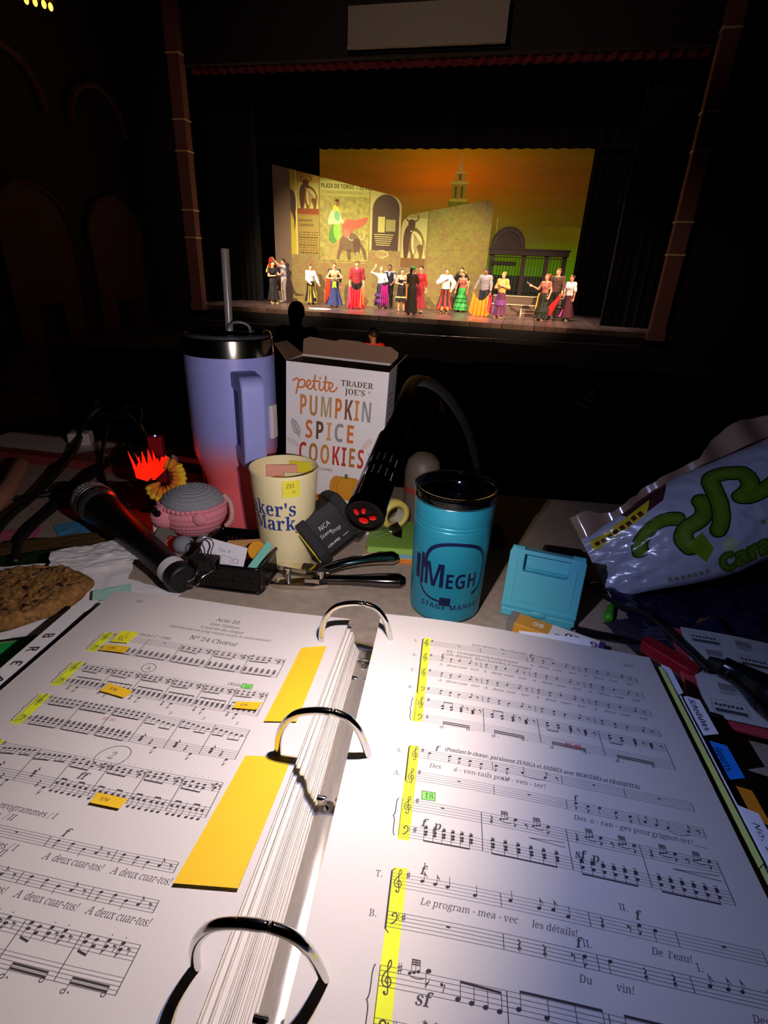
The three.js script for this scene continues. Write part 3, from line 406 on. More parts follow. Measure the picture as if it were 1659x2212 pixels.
  // hair: a cap round the skull leaving the face free, plus bun, tail or scarf
  const inv = hm.clone().invert(), hv = V(0, 0, 0), hairM = mat(o.hair ?? 0x1c120c, 0.7), long = o.long ?? 0;
  obj('hair', nets((x, y, z) => { hv.set(x, y, z).applyMatrix4(inv); let d = ell(hv.x, hv.y, hv.z, [0, 0.03, -0.016], [0.085, 0.098, 0.1]); d = Math.max(d, (hv.z - 0.028) * 0.75 - (hv.y - 0.045) * 1.0); d = Math.max(d, -(hv.y + 0.075)); if (o.bun) d = smin(d, Math.hypot(hv.x, hv.y - 0.05, hv.z + 0.12) - 0.05, 0.02); if (long) d = smin(d, cap(hv.x, hv.y, hv.z, [0, 0.0, -0.075], [0, -long, -0.1], 0.07, 0.045, 1.3), 0.03); return d; }, [-0.2, 1.586 - 0.16 - long, -0.28], [0.2, 1.78, 0.2], 0.012), hairM, t);
  if (o.scarf) obj('head_scarf', nets((x, y, z) => { hv.set(x, y, z).applyMatrix4(inv); return Math.max(ell(hv.x, hv.y, hv.z, [0, 0.04, -0.016], [0.092, 0.1, 0.106]), -(hv.y - 0.03 + hv.z * 0.25)); }, [-0.16, 1.56, -0.2], [0.16, 1.78, 0.2], 0.012), mat(o.scarf, 0.8), t);
  if (o.flower) { const p = face(o.flower[1] ?? 0.05, 0.09, -0.06), fl = []; for (let k = 0; k < 6; k++) { const a = k * 1.047; fl.push(new THREE.SphereGeometry(0.026, 10, 8).scale(1, 0.6, 1).translate(p.x + 0.026 * Math.cos(a), p.y + 0.026 * Math.sin(a), p.z)); } fl.push(new THREE.SphereGeometry(0.022, 10, 8).translate(p.x, p.y, p.z + 0.02)); obj('hair_flower', fl, mat(o.flower[0], 0.7), t); }
  // top
  const tp = o.top; if (tp) obj(tp.name ?? 'top', nets((x, y, z) => {
    let d = torso(x, y, z, 0.016 + (tp.loose ?? 0)); const sl = tp.sleeve ?? 0; if (sl > 0) for (const s of ['p', 'n']) { const [a, b, c] = J[s]; const k = tp.puff ?? 0; const e = sl <= 1 ? add(a, add(b, a, -1), sl) : b; let q = cap(x, y, z, a, e, 0.066 + w * 0.008 + k * 0.4, 0.056 + w * 0.006 + k); if (sl > 1) { const f = add(b, add(c, b, -1), sl - 1); q = smin(q, cap(x, y, z, b, f, 0.056 + k, 0.042 + k * 0.7), 0.02); } d = smin(d, q, 0.03); }
    const wr = 0.006 * Math.sin(y * 60 + x * 14) * Math.sin(x * 40 + z * 30); d += wr; d = Math.max(d, (tp.hem ?? 0.96) - y); const neck = tp.neck ?? 1.44; return Math.max(d, y - neck - (tp.straps ? 0 : Math.abs(x) * 0.15) + Math.max(0, z) * 0.25);
  }, [lo[0] - 0.06, 0.8, lo[2] - 0.06], [hi[0] + 0.06, Math.max(1.56, hi[1] + 0.06), hi[2] + 0.06], 0.022), mat(tp.color, tp.rough ?? 0.8), t);
  if (tp?.collar) obj('shirt_front', box(0.05, 0.2, 0.02, 0, 1.36, 0.115, 0.008), mat(tp.collar, 0.8), t);
  if (o.vest) obj('vest', nets((x, y, z) => Math.max(torso(x, y, z, 0.028), 0.95 - y, y - 1.42, -(cap(x, y, z, [0, 1.46, 0.14], [0, 1.2, 0.16], 0.07, 0.015))), lo, hi, 0.022), mat(o.vest, 0.8), t);
  const bt = o.bottom; if (bt.kind === 'trousers') obj('trousers', nets((x, y, z) => Math.max(smin(legD(x, y, z, 0.022), cap(x, y, z, [0, 1.0, 0], [0, 0.93, 0], 0.13 + w * 0.012, 0.15, 1.32), 0.05), y - 1.04, 0.05 - y), lo, hi, 0.022), mat(bt.color, 0.85), t);
  else { obj('skirt', skirtGeo(1.06, bt.hem ?? 0.08, 0.125, bt.r ?? 0.3, bt.pleats ?? 9, bt.amp ?? 0.025, bt.pow ?? 1.2, bt.ph ?? 0, bt.sx ?? 1, bt.sway), mat(bt.color, 0.75, 0, { side: THREE.DoubleSide }), t); obj('waistband', lathe([[0.128, 1.03], [0.133, 1.035], [0.133, 1.075], [0.128, 1.08]], 40).scale(1, 1, 0.78), mat(bt.band ?? bt.color, 0.75), t);
    for (const [y, h, r, c, pl = 22] of bt.frills ?? []) obj('frill', frill(y, h, r, pl, 0.016, y * 20), mat(c, 0.75, 0, { side: THREE.DoubleSide }), t);
    for (const [u0, wd, c, y0 = 0.95, y1 = bt.hem ?? 0.08] of bt.panels ?? []) obj('panel', loft((u, v) => { const a = u0 + (u - 0.5) * wd, k = Math.pow(v * 0.92 + 0.08, 1.2), r = Math.max(0.186, lerp(0.135, (bt.r ?? 0.3) + 0.03, k)) + 0.02 * k * Math.sin(a * 14); return [Math.sin(a) * r, lerp(y0, y1, v), Math.cos(a) * r * lerp(0.74, 0.92, k)]; }, 24, 12), mat(c, 0.75, 0, { side: THREE.DoubleSide }), t); }
  for (const [, , c] of legs) obj('shoe', nets((x, y, z) => Math.max(cap(x, y, z, [c[0], 0.045, c[2]], [c[0] * 1.15, 0.03, c[2] + 0.16], 0.044, 0.032), -y + 0.002, y - (o.shoeTop ?? 0.06)), [c[0] - 0.12, -0.02, c[2] - 0.1], [c[0] + 0.12, 0.14, c[2] + 0.26], 0.014), mat(o.shoe ?? 0x14100e, 0.5), t);
  if (o.extra) o.extra(t, J, hm);
  return t;
}
// hanging cloth between two points, belly sagging to the floor side
function cloth(A, B, drop, color, t, name = 'cape', sag = 0.12, waves = 5, flare = 0.2) {
  const a = v3(A), b = v3(B);
  const f = (u, v) => { const top = a.clone().lerp(b, u), x = top.x + (u - 0.5) * flare * v, y = top.y - sag * Math.sin(u * Math.PI) - drop * v * (0.9 + 0.1 * Math.sin(u * 9)), z = top.z + 0.05 * Math.sin(u * waves * Math.PI * 2) * (0.3 + v) + 0.05 * v; return [x, Math.max(0.015, y), z]; };
  const m = mat(color, 0.7, 0, { side: THREE.DoubleSide }); return obj(name, loft(f, 60, 24), m, t);
}
function fan(p, dir, color, t) { const d = v3(dir).normalize(), q = new THREE.Quaternion().setFromUnitVectors(V(0, 1, 0), d), g = []; for (let k = -2; k <= 2; k++) g.push(box(0.016, 0.26, 0.005, 0, 0.1, 0, 0.002).rotateZ(k * 0.05).translate(0, 0, k * 0.005)); const m = obj('folded_fan', g, mat(color, 0.6), t); m.position.set(...p); m.quaternion.copy(q); return m; }
const CAST = 'opera cast lined up on the stage', T = (a, b, face = 0) => ({ at: st(a, b), turn: STR + face * D2R, group: CAST });
const black = 0x131114, skinA = 0xe0a582, skinB = 0xc98a64, skinC = 0x8a5a3e;
figure({ ...T(-6.86, 2.83, 62), h: 1.66, label: 'woman in black top and black skirt reaching for the red cloth', skin: skinA, bun: 1, flower: [0xf6f0dc, 0.02], top: { color: black, sleeve: 0.5, hem: 0.98 }, bottom: { color: 0x17151c, r: 0.26, hem: 0.18, amp: 0.02 }, armP: [[0.1, -0.75, 0.6], [-0.1, 0.25, 1]], armN: [[-0.25, -0.9, 0.1], [0.3, 0.05, 0.9]], shoe: 0xe8d8b0, head: [0, 0, 0] });
figure({ ...T(-7.0, 4.25, -58), h: 1.78, man: 1, label: 'man in white trousers holding a bright red cloth up in front of his face', skin: skinB, top: { color: 0xb4b8c4, sleeve: 1.1, loose: 0.006 }, bottom: { kind: 'trousers', color: 0xeee6d6 }, armP: [[0.3, 0.3, 0.9], [-0.25, 0.6, 0.6]], armN: [[-0.2, 0.2, 0.9], [0.1, 0.6, 0.6]], shoe: 0xd8c8a8, extra: (t, J) => { const h = add(J.n[2], [0, 0.08, 0.05]), g = add(J.p[2], [0, 0.08, 0.05]); cloth(add(h, [-0.14, 0.04, 0.06]), add(g, [0.12, 0.02, 0.04]), 0.72, 0xe02416, t, 'red_cloth', 0.05, 3, 0.1); cloth(add(h, [-0.2, -0.25, 0.1]), add(h, [-0.08, -0.22, 0.12]), 0.3, 0xf0d848, t, 'yellow_trim', 0.02, 2, 0.02); cloth(add(g, [-0.05, -0.5, 0.02]), add(g, [0.13, -0.45, 0.02]), 0.42, 0xc4541c, t, 'orange_trim', 0.03, 2, 0.05); } });
figure({ ...T(-5.58, 3.9, 40), h: 1.6, label: 'woman in a loose white blouse with a black and yellow skirt', skin: skinA, bun: 1, flower: [0xe8a070, -0.04], hair: 0x241410, top: { color: 0xeceaf0, sleeve: 1.9, puff: 0.02, loose: 0.012, hem: 0.86 }, bottom: { color: 0x16120f, r: 0.26, hem: 0.14, panels: [[-0.5, 0.7, 0xb8a436, 0.8, 0.12], [0.4, 0.3, 0xc8b84a, 0.8, 0.3]] }, armP: [[0.35, -0.9, 0.2], [0.3, -0.8, 0.4]], armN: [[-0.1, -1, 0.1], [0.3, -0.6, 0.6]] });
figure({ ...T(-4.35, 3.5, 10), h: 1.72, man: 1, label: 'person in black half hidden behind the woman in the blue skirt', skin: skinB, top: { color: black, sleeve: 1.9 }, bottom: { kind: 'trousers', color: 0x121014 } });
figure({ ...T(-4.14, 2.89, 18), h: 1.68, label: 'woman in a tan sleeveless top and full blue skirt, arms folded', skin: 0xe4a884, hair: 0xa4582c, bun: 1, top: { color: 0xb09468, sleeve: 0, hem: 0.93, neck: 1.36, straps: 1 }, bottom: { color: 0x26306a, r: 0.36, hem: 0.1, amp: 0.045, pleats: 7, panels: [[0.1, 0.34, 0x10101c, 0.6, 0.1]] }, armP: [[0.6, -0.8, 0.1], [-0.9, -0.1, 0.7]], armN: [[-0.55, -0.85, 0.1], [0.85, -0.1, 0.7]], shoe: 0xd8a888, extra: (t, J) => { cloth([-0.05, 1.02, 0.24], [0.07, 1.02, 0.24], 0.26, 0xc4f034, t, 'lime_fan', 0, 2, 0.06); cloth([-0.34, 1.12, 0.06], [-0.18, 1.12, 0.1], 0.96, 0xd2482c, t, 'red_shawl', 0.02, 3, 0.12); } });
figure({ ...T(-3.16, 2.89, 12), h: 1.8, man: 1, label: 'man in a dark red shirt holding a red cape by its top corners', skin: skinA, hair: 0x5a2c16, head: [0.25, 0.2, 0], top: { color: 0x96222e, sleeve: 1.3, hem: 0.9, loose: 0.02, neck: 1.46, collar: 0xd8c8c0 }, bottom: { kind: 'trousers', color: 0x181214 }, armP: [[0.3, -1, 0.12], [0.0, -1, 0.25]], armN: [[-0.3, -1, 0.12], [0.0, -1, 0.25]], extra: (t, J) => { cloth(add(J.n[2], [0.02, -0.03, 0.06]), add(J.p[2], [-0.02, -0.03, 0.06]), 0.78, 0xe01a30, t, 'red_cape', 0.16, 5, 0.22); cloth(add(J.p[2], [-0.08, -0.06, 0.08]), add(J.p[2], [0.05, -0.05, 0.06]), 0.76, 0xf08a50, t, 'cape_lining', 0.02, 2, 0.1); cloth(add(J.n[2], [-0.03, -0.06, 0.08]), add(J.n[2], [0.05, -0.05, 0.07]), 0.76, 0xf0709a, t, 'cape_lining', 0.02, 2, 0.06); } });
figure({ ...T(-2.42, 4.0, 16), h: 1.64, label: 'woman in white long sleeves with one hand raised to her head', skin: 0xe8b090, hair: 0xb08860, bun: 1, top: { color: 0xdfdfea, sleeve: 1.95, hem: 1.02, neck: 1.42 }, bottom: { color: 0x241a34, r: 0.27, hem: 0.12, amp: 0.03, frills: [[0.62, 0.12, 0.24, 0x4c1e5c], [0.4, 0.14, 0.26, 0x5a2268]] }, armN: [[-0.8, 0.25, 0.15], [0.5, 0.75, 0.1]], armP: [[0.35, -0.9, 0.1], [-0.7, -0.1, 0.7]], shoe: 0xe0b090, extra: (t) => cloth([0.02, 1.02, 0.2], [0.3, 1.04, 0.12], 0.9, 0xb81484, t, 'magenta_shawl', 0.08, 4, 0.1) });
figure({ ...T(-2.2, 4.6, 0), h: 1.74, man: 1, label: 'man in a dark vest and grey sleeves standing against the poster wall', skin: skinC, hair: 0x100c0a, top: { color: 0x9aa2ac, sleeve: 0.8 }, vest: 0x191c24, bottom: { kind: 'trousers', color: 0x15161c }, armN: [[-0.25, -0.9, 0.2], [0.5, -0.3, 0.7]], armP: [[0.3, -1, 0], [-0.4, -0.5, 0.6]] });
figure({ ...T(-1.33, 3.17, 28), h: 1.6, label: 'woman in a strapless black top and short black skirt with yellow trim', skin: 0xe8b08c, hair: 0x2c1a12, bun: 1, flower: [0xf8f4e8, 0.0], top: { color: 0x1e1c20, sleeve: 0, hem: 1.0, neck: 1.3, straps: 1 }, bottom: { color: 0x1c1a1c, r: 0.24, hem: 0.42, amp: 0.02, frills: [[0.6, 0.05, 0.225, 0xe8cc7a], [0.55, 0.16, 0.23, 0x201c1c]] }, armP: [[0.5, -0.85, 0.1], [-0.8, 0.05, 0.6]], armN: [[-0.4, -0.9, 0.1], [0.7, -0.15, 0.7]], shoe: 0xdca080, legs: [[[0.088, 0.93, 0], [0.1, 0.5, 0.02], [0.14, 0.075, 0.0]], [[-0.088, 0.93, 0], [-0.1, 0.5, 0.05], [-0.12, 0.075, 0.06]]], extra: (t) => { cloth([0.2, 1.08, 0.08], [0.32, 1.1, 0.02], 0.62, 0xf08a24, t, 'orange_shawl', 0.03, 2, 0.08); cloth([0.14, 0.5, -0.1], [0.32, 0.52, -0.12], 0.48, 0xd83030, t, 'red_shawl', 0.02, 2, 0.08); } });
figure({ ...T(-0.44, 2.5, -20), h: 1.72, label: 'person in red half hidden behind the woman in the dark brown dress', skin: skinA, top: { color: 0xc8242c, sleeve: 1.9 }, bottom: { color: 0xa02030, r: 0.24, hem: 0.2 }, armP: [[0.35, -1, 0], [0.1, -1, 0.1]] });
figure({ ...T(-0.56, 1.48, 168), h: 1.68, label: 'woman in a long dark brown dress with a green headscarf, back turned', skin: skinB, hair: 0x18100c, long: 0.16, scarf: 0x2f8a34, head: [0, -0.6, 0], top: { color: 0x3a261c, sleeve: 0.9, hem: 0.95 }, bottom: { color: 0x2e2018, r: 0.22, hem: 0.16, amp: 0.012, pow: 2.2, frills: [[0.5, 0.42, 0.2, 0x2a1e18, 12]] }, armP: [[0.2, -0.9, 0.3], [-0.6, 0, 0.8]], armN: [[-0.2, -0.9, 0.3], [0.6, 0, 0.8]], shoe: 0xc88a6a });
figure({ ...T(0.44, 3.4, 6), h: 1.68, label: 'woman in a full white blouse and red and black tiered skirt', skin: 0xe0a080, hair: 0x6a3822, top: { color: 0xf6efe2, sleeve: 1.9, puff: 0.03, loose: 0.02, hem: 0.92, neck: 1.46 }, bottom: { color: 0x2a1614, r: 0.33, hem: 0.12, amp: 0.03, panels: [[-0.7, 0.5, 0xd42c22, 0.9, 0.2], [0.15, 0.36, 0xd42c22, 0.9, 0.2], [0.95, 0.4, 0xd42c22, 0.9, 0.2]], frills: [[0.28, 0.14, 0.3, 0xf07a20, 14]] }, armP: [[0.65, -0.8, 0.0], [-0.3, -0.85, 0.3]], armN: [[-0.6, -0.8, 0.1], [0.85, 0.25, 0.6]], shoe: 0xd89a78, extra: (t, J) => fan(add(J.n[2], [0.02, 0.0, 0.04]), [0.9, 0.35, 0.1], 0x5a4a78, t) });
figure({ ...T(0.78, 5.7, -8), h: 1.76, man: 1, label: 'person in a black short-sleeved shirt behind the woman in green', skin: skinA, top: { color: 0x161416, sleeve: 0.7 }, bottom: { kind: 'trousers', color: 0x151315 }, armP: [[0.6, -0.8, 0], [-0.5, -0.8, 0.2]], armN: [[-0.6, -0.8, 0], [0.5, -0.8, 0.2]] });
figure({ ...T(0.93, 5.05, -22), h: 1.6, label: 'woman in a bright green frilled skirt with a yellow flower', skin: 0xd08c70, hair: 0x38211a, bun: 1, flower: [0xf2c83a, 0.05], top: { color: 0xa85a4a, sleeve: 0, hem: 0.98, neck: 1.4, straps: 1 }, bottom: { color: 0x2f9a3c, band: 0x5a3424, r: 0.3, hem: 0.12, amp: 0.02, frills: [[0.72, 0.12, 0.2, 0x3fae4a], [0.56, 0.14, 0.245, 0x36a444], [0.38, 0.16, 0.285, 0x44b450], [0.2, 0.12, 0.31, 0x2f9c3e]] }, armP: [[0.5, -0.9, -0.1], [0.0, -1, 0.2]], armN: [[-0.5, -0.9, -0.1], [-0.1, -1, 0.2]], shoe: 0xc89070 });
figure({ ...T(2.02, 3.17, -18), h: 1.74, man: 1, label: 'man in a grey hooded sweatshirt holding a wide orange cape', skin: skinC, hair: 0x120e0c, head: [0, -0.4, 0], top: { color: 0x8e878a, sleeve: 1.95, hem: 0.93, loose: 0.02, neck: 1.48 }, bottom: { kind: 'trousers', color: 0x23242e }, armN: [[-0.5, -0.95, 0.1], [-0.35, -1, 0.3]], armP: [[0.3, -1, 0.12], [0.15, -1, 0.35]], extra: (t, J) => { cloth(add(J.n[2], [0, -0.04, 0.05]), add(J.p[2], [0, -0.04, 0.05]), 0.72, 0xf58a14, t, 'orange_cape', 0.28, 5, 0.2); cloth(add(J.p[2], [-0.02, -0.06, 0.02]), add(J.p[2], [0.1, -0.1, 0.0]), 0.66, 0xd22c5e, t, 'cape_lining', 0.02, 2, 0.06); } });
figure({ ...T(2.73, 2.48, -24), h: 1.64, label: 'woman in a yellow jumper and purple frilled skirt holding a fan', skin: 0xe8a87c, hair: 0xb07838, bun: 1, flower: [0xf8d24a, 0.03], top: { color: 0xf2b25c, sleeve: 1.6, hem: 0.93, loose: 0.015, neck: 1.45 }, bottom: { color: 0x6a3058, r: 0.26, hem: 0.14, amp: 0.02, frills: [[0.7, 0.2, 0.21, 0x7a4088, 12]], panels: [[-0.7, 0.7, 0x6a4a9c, 0.9, 0.2]] }, armP: [[0.45, -0.85, 0.1], [-0.75, 0.25, 0.6]], armN: [[-0.4, -0.9, 0.1], [0.8, -0.05, 0.7]], shoe: 0xd8a080, extra: (t, J) => fan(add(J.p[2], [-0.02, 0, 0.05]), [-0.9, -0.5, 0.1], 0x6a5c58, t) });
figure({ ...T(4.32, 2.67, -36), h: 1.64, label: 'woman in a tan top and dark green skirt pointing a folded fan', skin: 0xdc9670, hair: 0xa85c2a, bun: 1, flower: [0xd83820, 0.08], top: { color: 0xb06a5c, sleeve: 0.4, hem: 0.98, neck: 1.4 }, bottom: { color: 0x1c221c, r: 0.28, hem: 0.1, amp: 0.03, frills: [[0.5, 0.18, 0.24, 0x222a20, 14]] }, armN: [[-0.5, -0.85, 0.2], [-0.8, 0.4, 0.5]], armP: [[0.4, -0.95, 0], [0.1, -0.8, 0.5]], shoe: 0xd8a080, extra: (t, J) => { fan(add(J.n[2], [-0.05, 0.03, 0.03]), [-0.85, 0.5, 0.2], 0x6a7890, t); cloth([-0.36, 1.0, -0.1], [-0.22, 1.06, -0.06], 0.85, 0xf0b030, t, 'yellow_shawl', 0.02, 2, 0.1); } });
figure({ ...T(4.73, 3.4, -20), h: 1.86, man: 1, label: 'tall man in a dark brown jacket holding a red cape at his side', skin: 0xdc9a74, hair: 0x5a2c20, head: [0, -0.4, 0], top: { color: 0x4a3026, sleeve: 1.6, hem: 0.9, loose: 0.015 }, bottom: { kind: 'trousers', color: 0x17110f }, armP: [[0.3, -1, 0.15], [0.1, -0.8, 0.6]], armN: [[-0.3, -0.9, 0.15], [0.4, -0.2, 0.7]], extra: (t, J) => { const h = J.p[2]; const f = (u, v) => [h[0] + lerp(0.02, -0.5, v) + (u - 0.5) * lerp(0.06, 0.52, v), Math.max(0.02, h[1] - 0.02 - v * 0.86 + 0.2 * (u - 0.3) * v), h[2] + 0.08 + 0.05 * Math.sin(u * 12) * v]; obj('red_cape', loft(f, 40, 24), mat(0xd02c30, 0.7, 0, { side: THREE.DoubleSide }), t); } });
figure({ ...T(5.28, 3.55, -42), h: 1.64, label: 'woman in a white short-sleeved shirt and magenta and black skirt, furthest right', skin: 0xc88464, hair: 0x3c1a18, bun: 1, flower: [0xf8f4ee, -0.08], top: { color: 0xe4dcdc, sleeve: 0.9, puff: 0.01, hem: 0.94, loose: 0.015, neck: 1.45 }, bottom: { color: 0x401020, r: 0.32, hem: 0.12, amp: 0.035, panels: [[-0.4, 0.6, 0xd0409c, 0.7, 0.15], [0.8, 0.5, 0x5a1624, 0.9, 0.15]] }, armP: [[0.35, -0.95, 0.05], [0.05, -1, 0.2]], armN: [[-0.3, -0.95, 0.05], [0.3, -0.8, 0.5]], shoe: 0xd8c8c0 });
// people in the house, seated with their backs to us
const sit = [[[0.09, 0.93, 0], [0.12, 0.86, 0.42], [0.12, 0.46, 0.44]], [[-0.09, 0.93, 0], [-0.12, 0.86, 0.42], [-0.12, 0.46, 0.44]]];
const sitLegs = (k) => sit.map((l) => l.map(([x, y, z]) => [x, y, z]));
figure({ at: V(-1.04, -0.99, -6.0), turn: Math.PI - 0.2, h: 1.72, label: 'dark seated silhouette of a person in the audience below the left of the stage', skin: 0xc08a68, hair: 0x1a110c, long: 0.14, top: { color: 0x1c1c20, sleeve: 1.9 }, bottom: { kind: 'trousers', color: 0x08080a }, legs: sitLegs(), shoeTop: 0.5 });
figure({ at: V(-0.35, -1.6, -10.0), turn: Math.PI + 0.5, h: 1.72, label: 'person in a bright red-orange shirt sitting in front of the pit rail', skin: 0x9a6248, hair: 0x1c100c, top: { color: 0xff3a1c, sleeve: 0.9 }, bottom: { kind: 'trousers', color: 0x0a0a0c }, legs: sitLegs(), shoeTop: 0.5 });
{ // dim music-stand light on a seat back, lighting the person in the red-orange shirt
  const t = thing('stand_light', 'small music stand light just behind the person in red-orange', 'lamp', [-0.3, -0.42, -9.3]); const b = mat(0xffe0c0, 0.5, 0, { emissive: 0xffc890, emissiveIntensity: 1.2 });
  obj('arm', sweep([[0, -0.75, 0.02], [0, 0.1, 0.02], [0, 0.22, 0], [0, 0.25, -0.05]], 0.008, 30, 8), blackPaint, t); obj('shade', box(0.16, 0.03, 0.05, 0, 0.26, -0.06, 0.008), blackPaint, t); obj('tube', box(0.13, 0.008, 0.03, 0, 0.242, -0.065, 0.002), b, t);
  const l = new THREE.PointLight(0xffd2a8, 0.7, 0, 2); l.position.set(-0.3, -0.2, -9.4); l.castShadow = true; l.shadow.radius = 1; scene.add(l);
}
// ------------------------------------------------------------------ the production desk
const TY = 0.75;
const tableTex = noiseTex(256, (x, y) => { const n = tileNoise(x, y, 40, 3, 3) * 0.16, m = tileNoise(x, y, 6, 3, 9) * 0.05; const k = 0.86 + n + m; return [k, k * 0.965, k * 0.91]; }, { srgb: true, repeat: [6, 3] });
{
  const t = thing('production_table', 'grey-beige laminate desk top under the open score binder', 'table', [0, 0, -0.25], -4.7 * D2R);
  obj('table_top', box(2.6, 0.03, 1.16, 0.05, TY - 0.015, 0.03, 0.006), mat(0xc9bfb3, 0.5, 0, { map: tableTex }), t);
  obj('apron', [box(2.5, 0.07, 0.03, 0.05, TY - 0.065, -0.52), box(2.5, 0.07, 0.03, 0.05, TY - 0.065, 0.58)], mat(0x2a2624, 0.7), t);
  for (const x of [-1.1, 1.2]) for (const z of [-0.5, 0.56]) obj('leg', cyl(0.02, 0.02, TY - 0.03, x, 0, z, 16), mat(0x1c1a1a, 0.4, 0.6), t);
}
// -------- music engraving, drawn in millimetres on a letter page
const INK = '#2a2426';
function engraver(g) {
  const e = { g };
  e.line = (x0, y0, x1, y1, w = 0.22, c = INK) => { g.strokeStyle = c; g.lineWidth = w; g.beginPath(); g.moveTo(x0, y0); g.lineTo(x1, y1); g.stroke(); };
  e.staff = (x0, x1, y, sp) => { for (let i = 0; i < 5; i++) e.line(x0, y + i * sp, x1, y + i * sp, 0.2, '#4a4446'); };
  e.bar = (x, y0, y1, w = 0.3) => e.line(x, y0, x, y1, w);
  e.head = (x, y, sp, open) => { g.save(); g.translate(x, y); g.rotate(-0.35); g.beginPath(); g.ellipse(0, 0, sp * 0.66, sp * 0.46, 0, 0, 7); if (open) { g.lineWidth = sp * 0.22; g.strokeStyle = INK; g.stroke(); } else { g.fillStyle = INK; g.fill(); } g.restore(); };
  e.flag = (x, y, up, sp) => { g.fillStyle = INK; g.beginPath(); const s = up ? 1 : -1; g.moveTo(x, y); g.bezierCurveTo(x + sp * 0.3, y + s * sp * 0.9, x + sp * 1.2, y + s * sp * 1.1, x + sp * 0.8, y + s * sp * 2.2); g.bezierCurveTo(x + sp * 1.0, y + s * sp * 1.3, x + sp * 0.2, y + s * sp * 1.1, x, y + s * sp * 0.9); g.fill(); };
  e.note = (x, y, sp, up = true, flag = 0, open = false, len = 3.3) => { e.head(x, y, sp, open); const sx = x + (up ? 0.58 : -0.58) * sp, ey = y + (up ? -1 : 1) * len * sp; e.line(sx, y, sx, ey, 0.26); for (let k = 0; k < flag; k++) e.flag(sx, ey + k * (up ? 1 : -1) * sp * 0.8, up, sp); return [sx, ey]; };
  e.chord = (x, ys, sp, up = true, flag = 0, len = 3) => { ys.forEach((y, i) => e.head(x + (i % 2 ? 0.12 : 0), y, sp)); const top = Math.min(...ys), bot = Math.max(...ys), sx = x + (up ? 0.58 : -0.58) * sp, ey = up ? top - len * sp : bot + len * sp; e.line(sx, up ? bot : top, sx, ey, 0.26); if (flag) e.flag(sx, ey, up, sp); return [sx, ey]; };
  e.beam = (x0, y0, x1, y1, w = 0.75, n = 1, d = 1.1) => { for (let k = 0; k < n; k++) e.line(x0 - 0.1, y0 + k * d, x1 + 0.1, y1 + k * d, w); };
  e.rest8 = (x, y, sp) => { g.fillStyle = INK; g.beginPath(); g.arc(x, y - 0.5 * sp, sp * 0.34, 0, 7); g.fill(); e.line(x, y - 0.25 * sp, x + sp * 0.8, y - 0.6 * sp, 0.25); e.line(x + sp * 0.8, y - 0.6 * sp, x + sp * 0.3, y + sp * 1.0, 0.32); };
  e.rest4 = (x, y, sp) => { g.strokeStyle = INK; g.lineWidth = 0.5; g.beginPath(); g.moveTo(x - 0.2, y - sp * 1.4); g.lineTo(x + sp * 0.5, y - sp * 0.6); g.lineTo(x - sp * 0.1, y); g.lineTo(x + sp * 0.5, y + sp * 0.8); g.bezierCurveTo(x - sp * 0.7, y + sp * 0.5, x - sp * 0.3, y + sp * 1.3, x + sp * 0.3, y + sp * 1.5); g.stroke(); };
  e.rest1 = (x, y, sp) => { g.fillStyle = INK; g.fillRect(x - sp * 0.6, y, sp * 1.2, sp * 0.5); };
  e.dot = (x, y, r = 0.25) => { g.fillStyle = INK; g.beginPath(); g.arc(x, y, r, 0, 7); g.fill(); };
  e.treble = (x, y, sp) => { g.save(); g.translate(x, y + 3 * sp); g.scale(sp, sp); g.strokeStyle = INK; g.lineWidth = 0.26; g.beginPath(); g.moveTo(0.1, 0.3); g.bezierCurveTo(-0.6, 0.3, -0.7, -0.8, 0.1, -0.9); g.bezierCurveTo(1.2, -0.9, 1.2, 0.9, 0, 1); g.bezierCurveTo(-1.6, 1, -1.6, -1, -0.4, -2.0); g.bezierCurveTo(0.6, -2.9, 0.8, -3.6, 0.4, -4.3); g.bezierCurveTo(-0.2, -4.2, -0.3, -3, -0.1, -2.2); g.lineTo(0.35, 1.9); g.bezierCurveTo(0.3, 2.6, -0.6, 2.6, -0.6, 2.0); g.stroke(); g.fillStyle = INK; g.beginPath(); g.arc(-0.45, 2.05, 0.26, 0, 7); g.fill(); g.restore(); };
  e.bass = (x, y, sp) => { g.save(); g.translate(x, y + sp); g.scale(sp, sp); g.strokeStyle = INK; g.lineWidth = 0.32; g.beginPath(); g.arc(-0.5, 0, 0.25, 0, 7); g.fillStyle = INK; g.fill(); g.beginPath(); g.moveTo(-0.75, -0.1); g.bezierCurveTo(-0.6, -1.1, 0.8, -1.1, 0.75, 0.1); g.bezierCurveTo(0.7, 1.2, 0, 1.7, -0.9, 2.2); g.stroke(); g.beginPath(); g.arc(1.2, -0.5, 0.2, 0, 7); g.arc(1.2, 0.5, 0.2, 0, 7); g.fill(); g.restore(); };
  e.sharp = (x, y, sp) => { e.line(x - 0.25 * sp, y - sp * 1.1, x - 0.25 * sp, y + sp * 1.2, 0.2); e.line(x + 0.25 * sp, y - sp * 1.2, x + 0.25 * sp, y + sp * 1.1, 0.2); e.line(x - 0.55 * sp, y - 0.2 * sp, x + 0.55 * sp, y - 0.55 * sp, 0.42); e.line(x - 0.55 * sp, y + 0.55 * sp, x + 0.55 * sp, y + 0.2 * sp, 0.42); };
